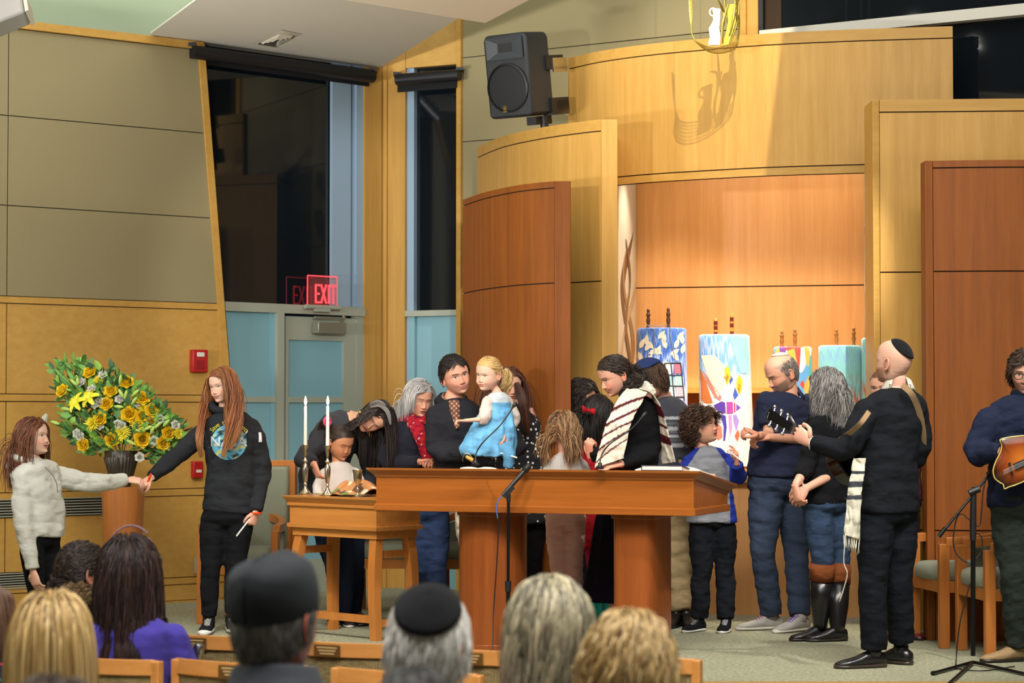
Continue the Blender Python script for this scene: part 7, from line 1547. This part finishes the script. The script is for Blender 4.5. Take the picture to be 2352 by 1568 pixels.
# water bottle leaning on the front-row chair
b = at(456, 1490, 8.1); e = empty('water_bottle', (b.x, b.y, b.z - .1), 'blue steel water bottle with a silver cap standing on the second-row chair', 'bottle'); Mb = Matrix.Translation((b.x, b.y, b.z)) @ Matrix.Rotation(math.radians(14), 4, 'Y')
mb = MB(); mb.lathe([(0, -.34), (.034, -.34), (.036, -.33), (.036, -.10), (.032, -.07), (.020, -.045), (.018, -.03), (0, -.03)], (0, 0, 0), 24, M=Mb); mb.build('bottle_body', plain('blue_steel', '1f4f8f', .25, .7), e, 50)
mb = MB(); mb.lathe([(0, -.035), (.021, -.035), (.023, -.03), (.023, .012), (.020, .018), (0, .018)], (0, 0, 0), 24, M=Mb); mb.build('cap', M['chrome'], e, 50)
# =====================================================================  LISTENERS (backs of heads)
def seated(px, py, Y, label, yaw=180, pitch=0, sk='d9a58a', sw=.19, hs=1.0, bulk=1.0, roll=0, headkw=None, legs=True, topz=None):
    c = at(px, py, Y); J = dict(head=c, N=c + Vector((0, -.02, -.145)), C=c + Vector((0, -.03, -.30)), W=c + Vector((0, .0, -.48)), H=c + Vector((0, .03, -.66)), sA=c + Vector((-sw, -.01, -.215)), sB=c + Vector((sw, -.01, -.215)), eA=c + Vector((-sw - .05, .06, -.48)), eB=c + Vector((sw + .05, .06, -.48)), wA=c + Vector((-.12, .28, -.60)), wB=c + Vector((.12, .28, -.60)))
    zf = -.3; J.update(hA=J['H'] + Vector((-.09, 0, -.04)), hB=J['H'] + Vector((.09, 0, -.04))); 
    for q, sx in (('A', -.11), ('B', .11)): J['k' + q] = Vector((c.x + sx, c.y + .48, zf + .50)); J['a' + q] = Vector((c.x + sx, c.y + .50, zf + .10))
    p = Person(Y, J, 1.0, base=Vector((c.x, c.y + .1, zf)), label=label, sk=sk, bulk=bulk); p.front = Vector((0, 1, 0)); p.headset(yaw, pitch, roll, hs, **(headkw or {})); p.body(); return p
def lap(p, color, mat='cloth'): 
    mb = MB()
    for q in 'AB': limb(mb, [p.J['h' + q], p.J['k' + q], p.J['a' + q]], [.095, .07, .055])
    p.cloth('trousers', mb, color, mat)
# blonde
p = seated(118, 1478, 5.5, 'listener with straight blonde shoulder-length hair at the bottom left', headkw=dict(haircol='8a6e48'))
p.top('sweater', '4a4440', hem=1.0); lap(p, '2a2c34')
p.hair(['a8884f', 'c0a068', '8c6e40', 'd0b47c', '74582f'], n=3200, length=.42, w=.0024, vol=.022, seed=201, steps=20, flare=.06, jit=.06, hl=.06, back=.2, hv=.1) if 0 else p.hair(['a8884f', 'c0a068', '8c6e40', 'd0b47c', '74582f'], n=3200, length=.42, w=.0024, vol=.024, seed=201, steps=20, flare=.05, jit=.06, back=.2, crown=(1, .03), coll=False)
p.finish()
# brown head nearest
p = seated(126, 1722, 3.7, 'brown-haired head cut by the bottom edge below the blonde listener', headkw=dict(haircol='4a382c')); p.top('sweater', '33302e'); lap(p, '2a2a2a'); p.hair(['4a382c', '5c4636', '3a2c22'], n=1800, length=.2, w=.0026, vol=.012, seed=202, crown=(1, .03), coll=False); p.finish()
# curly brown-haired listener with ponytail
p = seated(190, 1314, 8.25, 'listener with a dark curly ponytail seated left of the purple sweater', yaw=128, pitch=2, sk='d09a80', sw=.16, hs=.96, headkw=dict(haircol='33261f'))
p.top('dark_top', '2c2a30', hem=1.0); lap(p, '24242a')
p.hair(['33261f', '44342a', '2a1f1a'], n=2200, length=.15, w=.0026, vol=.012, gather=(.0, .105, -.05), seed=203, steps=12, curl=.005, cfreq=90, coll=False, hl=.06)
p.locks([[at(170, 1352, 8.1), at(162, 1375, 8.05), at(168, 1400, 8.0), at(182, 1425, 8.0)], [at(175, 1355, 8.1), at(190, 1378, 8.05), at(204, 1398, 8.02)]], ['4a3628', '6e5438', '8a6c46'], 260, .045, .0022, curl=.012, cfreq=40, ends='a58a58')
mb = MB(); mb.tube([at(176, 1350, 8.1) + Vector((.03 * math.cos(q), .02 * math.sin(q), .01 * math.sin(q))) for q in np.linspace(0, 6.28, 15)], .007, 8); p.pmb('hair_tie', mb, '24306a'); p.finish()
# purple sweater
p = seated(296, 1316, 7.98, 'listener with long dark hair and glasses pushed up in a purple sweater', yaw=168, sk='cf9a80', sw=.18, hs=1.04, headkw=dict(haircol='2a1d1a'))
p.push = .05
p.top('purple_sweater', '4c429e', mat='knit', hem=1.0, loose=.018, wr=.006, seed=211, arm_r=(.068, .06, .045)); lap(p, '2a2a34')
p.hair(['2a1d1a', '382723', '20181a', '46302a'], n=3000, length=.36, w=.0024, vol=.026, seed=212, steps=20, crown=(1, .0), jit=.12, curl=.004, cfreq=30, back=-.3, flare=.08)
mb = MB()
for k, q in enumerate(np.linspace(.5, 2.2, 30)): mb.ball(p.hM @ Vector((.100 * math.cos(q), -.02, .03 + .136 * math.sin(q))), .0048 if k % 2 else .0036, 8, 6)
for sg in (-1, 1): mb.tube([p.hM @ Vector((sg * .034 + .026 * math.cos(q), -.075 + .012 * math.sin(q), .10 + .022 * math.sin(q))) for q in np.linspace(0, 6.28, 21)], .0022, 6); mb.tube([p.hM @ Vector((sg * .06, -.07, .10)), p.hM @ Vector((sg * .084, -.02, .06)), p.hM @ Vector((sg * .088, .02, .03))], .0022, 6)
p.pmb('beaded_glasses', mb, '8a6a78', 'leather', 'glasses with a beaded chain pushed up on the hair'); p.finish()
# floral sleeve at the left edge
p = seated(-58, 1405, 7.0, 'listener in a dark floral blouse cut by the left edge', yaw=150, headkw=dict(haircol='5a4030'))
def floral(V): n1 = snoise(V, 60, 3); n2 = snoise(V, 75, 8); c = np.tile(C3('1c1a22'), (len(V), 1)); c[n1 > .5] = C3('b0283a'); c[n2 > .7] = C3('3f8a86'); c[n1 > .95] = C3('e0d0c8'); return c
p.top('floral_blouse', floral, hem=1.0, vox=.009, loose=.022); lap(p, '22222a'); p.hair(['5a4030', '6e5240'], n=1400, length=.25, w=.0028, vol=.012, seed=214, crown=(1, 0), coll=False); p.finish()
# man in the black cap
p = seated(636, 1424, 4.75, 'man in a dark grey cloth cap and charcoal jacket seated at the centre left', yaw=152, pitch=4, sk='c98068', headkw=dict(haircol='6a6866', beard=.4, beardcol='8a8684'), hs=1.03, sw=.2)
p.top('charcoal_jacket', '3a3d42', hem=1.0, loose=.03, seed=221); lap(p, '22242a')
mb = MB(); q0 = p.J['N']; mb.loft([[q0 + Vector((r_ * math.cos(q), -.005 + r_ * .9 * math.sin(q), z + .012 * -math.sin(q))) for q in (2 * math.pi * i / 40 for i in range(40))] for r_, z in ((.13, -.05), (.108, .0), (.094, .042), (.086, .050), (.080, .044), (.085, .0))], False); o = p.pmb('jacket_collar', mb, '4a4e53', 'knit')
p.hair(['6a6866', '8a8886', '4a4846', 'a09e9c'], n=2400, length=.05, w=.0022, vol=.006, seed=222, steps=6, crown=(1, .0), coll=False, hl=.05, region=lambda P_: (P_[:, 2] < .08) & (P_[:, 1] > -.015), grav=1.2)
mb = MB(); R_ = []; Mc = p.hM @ Matrix.Translation((0, .012, .020)) @ Matrix.Rotation(math.radians(-14), 4, 'X')
for z, k in ((-.008, 1.0), (.0, 1.03), (.03, 1.05), (.06, 1.02), (.085, .95), (.10, .82), (.108, .62), (.112, .35), (.113, .05)):
    R_.append([Mc @ Vector((.088 * k * math.cos(q), .106 * k * math.sin(q), z + .010 * gs(math.cos(q) * .088 * k, .016) * (k < .99) * .9 + (.006 * math.sin(2 * q + 1) if k > 1 else 0))) for q in (2 * math.pi * i / 48 for i in range(48))])
mb.loft(R_, True); p.pmb('cloth_cap', mb, '303336', 'knit', 'dark grey four-panel cloth cap')
mb = MB(); mb.tube([Mc @ Vector((0, .106 * k, z + .002)) for z, k in ((.0, 1.045), (.03, 1.06), (.06, 1.03), (.085, .96), (.10, .83), (.118, .5), (.122, .1))], .0028, 6); p.pmb('cap_seam', mb, '303337', 'knit'); p.finish()
# white haired man with black kippah
p = seated(986, 1482, 5.0, 'white-haired man with a black kippah and checked shirt collar', yaw=158, pitch=6, sk='cf9078', headkw=dict(haircol='a8a49c'), hs=1.03)
p.top('checked_shirt', lambda V: np.where(((np.sin(V[:, 0] * 320) > .55) | (np.sin(V[:, 2] * 320) > .55))[:, None], C3('7c86a2'), C3('cfd2d8')), hem=1.0, vox=.006); lap(p, '2a2c34')
mb = MB(); q0 = p.J['N']; mb.loft([[q0 + Vector((r_ * math.cos(q), r_ * .95 * math.sin(q), z)) for q in (2 * math.pi * i / 40 for i in range(40))] for r_, z in ((.10, -.03), (.078, .01), (.068, .040), (.064, .034))], False); p.pmb('shirt_collar', mb, 'b9bcc8', 'knit')
p.hair(['d4d0c8', 'e6e2da', 'c0bcb2', 'a8a498', 'f2eee8'], n=4200, length=.085, w=.0020, vol=.009, seed=232, steps=8, crown=(1, .03), coll=False, hl=.058, grav=.8, curl=.003, cfreq=60, region=lambda P_: P_[:, 1] > -.03)
p.kippah('151517', r=.082, back=36, lift=.017, tilt=(-14, 0), label='black crocheted kippah'); p.finish()
# woman with grey blonde bob, pink sweater
p = seated(1262, 1456, 5.3, 'woman with a layered grey-blonde bob in a pink sweater', sk='d8a088', headkw=dict(haircol='8a8068'), sw=.185)
p.top('pink_sweater', 'de78a4', mat='knit', hem=1.0, loose=.026, seed=241, wr=.006); lap(p, '2a2c34')
p.hair(['9a9078', 'b4a888', '7c745f', 'c8bc98', '625c4c'], n=3600, length=.24, w=.0024, vol=.026, seed=242, steps=16, crown=(1, .02), coll=False, jit=.25, curl=.006, cfreq=28, clump=.5, jl=.35)
q0 = p.J['N']; EA = [q0 + Vector((.02, -.10, .035)), q0 + Vector((.10, -.115, .0)), q0 + Vector((.16, -.10, -.04)), q0 + Vector((.20, -.06, -.10))]
def strapc(U, W):
    c = np.tile(C3('17171c'), (len(U), 1)); 
    for k in np.arange(.1, 1, .16): d_ = np.hypot((U - k) * 4.2, W - .5); c[d_ < .34] = C3('e8e4da'); c[d_ < .15] = C3('cc4a2a')
    return c
ruled(p, 'floral_strap', [q + Vector((0, -.012, .0)) for q in [q0 + Vector((-.08, -.12, -.20)), q0 + Vector((.0, -.145, -.09)), q0 + Vector((.07, -.125, .0)), q0 + Vector((.11, -.07, .02))]], [q + Vector((0, -.012, 0)) for q in [q0 + Vector((-.02, -.12, -.21)), q0 + Vector((.06, -.145, -.115)), q0 + Vector((.12, -.125, -.03)), q0 + Vector((.15, -.07, .0))]], 60, 20, wr=.0, colf=strapc, label='black strap with white flowers'); p.finish()
# golden short curly hair
p = seated(1444, 1540, 4.9, 'listener with short tousled golden hair at the bottom centre', sk='d8a088', headkw=dict(haircol='a08050')); p.top('dark_sweater', '3a3430', hem=1.0); lap(p, '2a2c34')
p.hair(['b0905a', 'c8a870', '94743f', '7c6034', 'd8bc88'], n=3600, length=.12, w=.0024, vol=.020, seed=252, steps=10, crown=(1, .02), coll=False, jit=.35, grav=.5, curl=.007, cfreq=50, clump=.4); p.finish()
# dark grey fuzzy top of head
p = seated(952, 1692, 3.9, 'top of a dark grey head below the white-haired man', headkw=dict(haircol='3c3a38')); p.top('jacket', '2c2c30'); lap(p, '26262a'); p.hair(['3c3a38', '4c4a46', '2e2c2a'], n=2600, length=.05, w=.002, vol=.006, seed=262, steps=6, crown=(1, .03), coll=False, jit=.5); p.finish()
# =====================================================================  FLOWERS
pc = onz(283, 1117, .90); PY = 14.35; pc = at(283, 1117, PY)
mb = MB(); mb.lathe([(0, 0), (.10, 0), (.142, pc.z - .006), (.142, pc.z), (0, pc.z)], (pc.x, PY, 0), 40); o = mb.build('flower_pedestal', wood('pedestal_wood', 'b5743c', '95592a', 'z'), None, 40); tag(o, 'tapered round cherry pedestal carrying the flower vase', 'pedestal')
fl = empty('flower_arrangement', (pc.x, PY, pc.z), 'large arrangement of yellow roses, lilies and white blooms in a fluted black vase', 'flowers')
t = NT('fluted_black_ceramic'); v = t.coord('Object'); sp = t.n('SeparateXYZ'); t.l(t.coord('Object'), sp.inputs[0]); t.color(t.mix(t.noise(t.coord(), 50, 3), srgb('14110f'), srgb('4a3e30'))); t.set(Roughness=.4); 
mb = MB(); mb.lathe([(0, 0), (.062, 0), (.066, .02), (.092, .12), (.112, .19), (.108, .195), (.108, .235), (.102, .235), (.10, .19), (0, .18)], (pc.x - .015, PY, pc.z), 120, flute=lambda a, z: .035 * math.cos(28 * a) if .01 < z < .192 else 0); mb.build('vase', t.mat, fl, 60)
def fp(cx, cy, dy=0): return at(100 + cx * .2041, 800 + cy * .2041, PY - .12 + dy)
ctr = fp(880, 900)
def rot_to(n):
    return Vector(n).to_track_quat('Z', 'Y').to_matrix()
def petal(mb, c, R3, ang, tilt, L_, W_, curl_, mi=0, r0=.0, tip=.35):
    ca, sa = math.cos(ang), math.sin(ang); rows = []
    for i in range(6):
        k = i / 5; el = tilt + curl_ * k; rad = r0 + L_ * math.cos(el) * k; h = L_ * math.sin(el) * k; w_ = W_ * (math.sin(math.pi * min(1, (k * (1 - tip * .5) + .12))) ** .8)
        row = []
        for j in (-1, -.5, 0, .5, 1): x, y = rad, w_ * j; z = h + .25 * w_ * j * j; row.append(c + R3 @ Vector((x * ca - y * sa, x * sa + y * ca, z)))
        rows.append(row)
    mb.loft(rows, False, False, mi)
yel = plain('yellow_rose', 'f2cb22', .5, 0, None); yel2 = plain('yellow_mum', 'e6d632', .5); lil = plain('lily_yellow', 'dcd42e', .45); wht = plain('white_bloom', 'e6e6da', .6); grn = plain('green_mum', '8cc238', .6); bud = plain('lily_bud', 'a9c460', .5)
leafm = [plain('leaf_%d' % i, c, .55) for i, c in enumerate(('4a7a34', '6a9c40', '345a34', '8cba4c'))]
R_ = random.Random(5)
def facing(c): d = (c - ctr) * 1.4; return Vector((d.x, -.55 - R_.uniform(0, .3), d.z + .12)).normalized()
def rose(cx, cy, r=.042, m=None, name='rose', dy=0):
    c = fp(cx, cy, dy); R3 = rot_to(facing(c)); mb = MB()
    for lay, (n, tl, L_, W_, cu, r0) in enumerate(((3, 1.45, .75, .35, .2, .05), (4, 1.25, .85, .42, .25, .15), (5, .95, .95, .50, .3, .25), (5, .55, 1.0, .55, .2, .3), (6, .15, 1.0, .6, .1, .3))):
        for i in range(n): petal(mb, c, R3, 2 * math.pi * (i + lay * .4) / n, tl, L_ * r, W_ * r, cu, r0=r0 * r, tip=.2)
    mb.build(name, m or yel, fl, 180)
def mum(cx, cy, r=.05, m=None, n=22):
    c = fp(cx, cy); R3 = rot_to(facing(c)); mb = MB()
    for lay, (tl, k) in enumerate(((.05, 1), (.35, .92), (.75, .7), (1.15, .5))):
        for i in range(n - lay * 4): petal(mb, c, R3, 2 * math.pi * (i + lay * .5) / (n - lay * 4) + R_.uniform(-.06, .06), tl, r * k * R_.uniform(.85, 1.1), r * .09, .1)
    mb.ball(c, r * .2, 8, 6); mb.build('chrysanthemum', m or yel2, fl, 180)
def lily(cx, cy, r=.075):
    c = fp(cx, cy, -.02); R3 = rot_to(facing(c)); mb = MB()
    for i in range(6): petal(mb, c, R3, 2 * math.pi * i / 6 + .3, .95, r, r * .24, -.9, tip=.5)
    mb.build('lily', lil, fl, 180)
for q in ((525, 275), (220, 480), (760, 480), (710, 625), (935, 385), (1115, 565), (965, 745), (1105, 765), (1215, 835), (1110, 1020), (770, 1030), (1395, 955), (1340, 1065), (455, 1080), (640, 800), (1215, 700)): rose(*q, r=.050 if q[0] in (1110, 965) else .042)
for q in ((550, 840), (880, 950), (1070, 845), (625, 350), (1120, 670), (1520, 960)): mum(*q, r=.062 if q[0] in (550, 880, 1070) else .042)
for q in ((520, 560), (375, 610)): lily(*q)
for q in ((670, 300), (545, 460), (630, 600), (585, 630), (855, 575), (640, 865), (835, 855), (880, 870), (380, 955), (420, 990), (1195, 805), (1310, 795), (1480, 860), (1240, 1035), (1080, 1220), (30, 790), (425, 385), (1050, 620)): rose(*q, r=.028, m=wht, name='white_bloom')
for q in ((550, 970), (595, 1015), (495, 1065)): mum(*q, r=.024, m=grn, n=16)
for k, (x, y, a) in enumerate(((1035, 500, -.7), (1020, 590, -.9), (870, 500, 1.0), (925, 520, -1.3), (340, 380, .7), (380, 350, 1.3), (845, 655, .1), (1175, 895, -.4), (1225, 920, -1.1), (1280, 870, -.7), (1090, 925, .1), (250, 680, .2), (980, 1055, .5), (865, 350, -1.4), (1380, 840, -.8), (130, 835, 0.3))):
    c = fp(x, y, -.03); d = Vector((math.cos(a), -.2, -math.sin(a))).normalized(); mb = MB(); mb.tube([c - d * .032, c - d * .02, c, c + d * .02, c + d * .034], [.003, .009, .0125, .010, .002], 10); mb.build('lily_bud', bud, fl, 60)
outl = [(100, 210), (260, 140), (420, 150), (540, 220), (700, 270), (760, 230), (880, 320), (1000, 400), (1070, 480), (1200, 500), (1300, 700), (1400, 700), (1480, 850), (1570, 920), (1500, 1100), (1380, 1200), (1300, 1290), (1100, 1220), (980, 1100), (860, 1080), (700, 1180), (560, 1200), (430, 1120), (300, 990), (220, 930), (300, 780), (200, 670), (240, 560), (170, 500), (130, 300)]
def inpoly(x, y):
    c = False; n = len(outl)
    for i in range(n):
        (x1, y1), (x2, y2) = outl[i], outl[(i + 1) % n]
        if (y1 > y) != (y2 > y) and x < (x2 - x1) * (y - y1) / (y2 - y1) + x1: c = not c
    return c
mb = MB(); k = 0; root = Vector((pc.x - .01, PY, pc.z + .2))
while k < 1500:
    x, y = R_.uniform(90, 1580), R_.uniform(130, 1290)
    if not inpoly(x, y): continue
    k += 1; c = fp(x, y, R_.uniform(-.02, .26)); d = (c - root); d = (d.normalized() + Vector((R_.gauss(0, .5), R_.gauss(0, .4), R_.gauss(0, .5)))).normalized(); L_ = R_.choice((.03, .045, .06, .08)); w_ = L_ * R_.choice((.12, .2, .3)); u = d.cross(Vector((R_.gauss(0, .5), -1, R_.gauss(0, .4)))).normalized(); n_ = u.cross(d); mi = R_.choice((0, 0, 1, 1, 2, 3))
    V_ = [c, c + d * L_ * .35 + u * w_ + n_ * w_ * .3, c + d * L_ * .35, c + d * L_ * .35 - u * w_ + n_ * w_ * .3, c + d * L_ * .75 + u * w_ * .7 - n_ * .004, c + d * L_ * .75 - n_ * .006, c + d * L_ * .75 - u * w_ * .7 - n_ * .004, c + d * L_ - n_ * .012]
    mb.add(V_, [(0, 2, 1), (0, 3, 2), (1, 2, 5, 4), (2, 3, 6, 5), (4, 5, 7), (5, 6, 7)], mi)
for x, y, L_ in ((250, 230, .2), (130, 230, .2), (160, 300, .2), (800, 330, .16), (560, 380, .12), (1180, 560, .12), (1320, 690, .08), (90, 830, .1), (1400, 700, .06), (280, 500, .14)):   # long blades and sprays
    a_ = fp(x, y, .0); b_ = a_.lerp(root, .45); mb.tube(bez([b_, a_.lerp(b_, .5) + Vector((0, -.02, .015)), a_], 10), [.006 + .014 * math.sin(math.pi * i / 10) for i in range(11)], 6, mi=R_.choice((0, 1, 3)), flat=.25)
mb.build('foliage', leafm, fl, 180)
mb = MB()
for q in ((525, 275), (220, 480), (30, 790), (1480, 860), (1395, 955), (935, 385), (670, 300), (1115, 565), (1340, 1065), (455, 1080), (380, 955)): mb.tube(bez([fp(*q, .02), fp(*q, .05).lerp(root, .5) + Vector((0, 0, .02)), root], 12), .0032, 6)
mb.build('stems', leafm[1], fl, 60)
# =====================================================================  INSTRUMENTS
# guitar held by the suited man
gh = at(1762, 950, 11.62); gb = at(1966, 1078, 11.82); gx = (gb - gh).normalized(); gn = Vector((-.80, .55, .0)); gn = (gn - gx * gn.dot(gx)).normalized(); gy = gn.cross(gx).normalized()
G = Matrix(((gx.x, gy.x, gn.x, gh.x), (gx.y, gy.y, gn.y, gh.y), (gx.z, gy.z, gn.z, gh.z), (0, 0, 0, 1)))
blk = plain('gloss_black_lacquer', '0c0c0e', .12); e = empty('guitar', gb, 'black acoustic guitar held by the suited man', 'guitar')
def gbuild(mb, nm, m, par=None, **k): o = mb.build(nm, m, None, **k); o.data.transform(G); o.data.update(); o.parent = par or e; o.matrix_parent_inverse = e.matrix_basis.inverted() if par is None else Matrix(); return o
mb = MB(); o_ = []
for i in range(60):
    q = 2 * math.pi * i / 60; x = .245 * math.cos(q); w_ = .17 + .025 * math.cos(q + .2) ; w_ *= 1 - .28 * gs(x + .03, .07); o_.append((.66 + x * 1.0, w_ * math.copysign(abs(math.sin(q)) ** .8, math.sin(q))))
mb.prism(o_, -.10, 0); gbuild(mb, 'guitar_body', blk, bevel=.008)
mb = MB(); mb.loft([[Vector((x, -w_, .004)), Vector((x, w_, .004)), Vector((x, w_ * .7, -.02)), Vector((x, -w_ * .7, -.02))] for x, w_ in ((.16, .022), (.45, .028))]); nk = gbuild(mb, 'neck', plain('neck_wood', '2a1c14', .4))
mb = MB(); mb.prism([(0, -.036), (0, .036), (.16, .026), (.16, -.026)], -.012, .004); hs_ = gbuild(mb, 'headstock', blk, bevel=.003)
for sy in (-1, 1):
    for k in range(3):
        mb = MB(); x = .03 + .045 * k; mb.tube([Vector((x, sy * .02, -.008)), Vector((x, sy * .052, -.008))], .004, 8); mb.ball((x, sy * .060, -.008), (.012, .012, .007), 10, 6); mb.tube([Vector((x, sy * .018, .0)), Vector((x, sy * .018, .016))], .004, 8); gbuild(mb, 'tuning_peg', M['chrome'])
mb = MB(); mb.tube([at(1815, 955, 11.5), at(1826, 975, 11.5), at(1818, 995, 11.5)], .006, 8); o = mb.build('capo', M['chrome'], e); 
strapm = fabric('tan_strap', 'a08260', 120, .15, .1)
def strap(pts, w_=.028, up=(0, 1, 0)):
    mb = MB(); P_, T_, U_ = frames(bez(pts, 30)); R2 = []
    for i, q in enumerate(P_):
        s_ = T_[i].cross(Vector(up)).normalized(); n_ = s_.cross(T_[i]).normalized(); R2.append([q - s_ * w_ - n_ * .002, q + s_ * w_ - n_ * .002, q + s_ * w_ + n_ * .002, q - s_ * w_ + n_ * .002])
    mb.loft(R2); o = mb.build('strap', strapm, e, 40); return o
strap([at(2072, 884, 11.53), at(2092, 902, 11.50), at(2108, 935, 11.55), at(2117, 970, 11.60), at(2121, 1010, 11.66), at(2117, 1060, 11.75)], .016, (.3, 1, 0))
strap([at(1996, 945, 11.40), at(1978, 970, 11.36), at(1955, 992, 11.45), at(1925, 1012, 11.6)], .013)
# mandolin
mp_ = [(2352, 1000), (2330, 1002), (2310, 1005), (2296, 1010), (2300, 1022), (2296, 1040), (2286, 1060), (2280, 1080), (2284, 1098), (2296, 1108), (2303, 1112), (2306, 1122), (2316, 1118), (2334, 1112), (2352, 1104), (2375, 1090), (2395, 1070), (2405, 1045), (2402, 1020), (2385, 1004)]
MY = 11.60; e = empty('mandolin', at(2345, 1060, MY), 'sunburst mandolin with cream binding held by the man at the right edge', 'mandolin')
P2 = bez([at(x, y, MY) for x, y in mp_ + mp_[:1]], 80)[:-1]
t = NT('sunburst_lacquer'); v = t.coord('Object'); c0 = at(2345, 1058, MY); vd = t.n('VectorMath', operation='DISTANCE'); t.l(v, vd.inputs[0]); vd.inputs[1].default_value = c0
t.color(t.ramp(t.math('MULTIPLY', vd.outputs['Value'], 5.5), [(.15, srgb('c8742c')), (.5, srgb('8a3f16')), (.85, srgb('2c120a'))])); t.set(Roughness=.15)
mb = MB(); cc_ = sum(P2, Vector()) / len(P2); mb.loft([[q.lerp(cc_, k) + Vector((0, y, 0)) for q in P2][::-1] for k, y in ((.55, -.028), (.12, -.020), (0, -.012), (0, .022), (.1, .032), (.5, .036))]); o = mb.build('mandolin_body', t.mat, e, 60); 
mb = MB(); mb.tube([q + Vector((0, -.012, 0)) for q in P2 + P2[:1]], .0035, 6, caps=False); mb.build('binding', plain('cream_binding', 'd8c46a', .3), e, 60)
mb = MB(); mb.beam(at(2330, 1072, MY - .035), at(2470, 1010, MY - .05), .034, .014, (0, 1, 0)); mb.build('fingerboard', M['black'], e); mb = MB()
for k in range(4): mb.tube([at(2305, 1080 + 3 * k, MY - .045), at(2470, 1004 + 3 * k, MY - .06)], .0008, 4)
mb.build('strings', M['chrome'], e); mb = MB(); mb.beam(at(2318, 1062, MY - .034), at(2326, 1092, MY - .034), .008, .014, (0, 1, 0)); mb.build('bridge', plain('ebony', '18120e', .4), e)
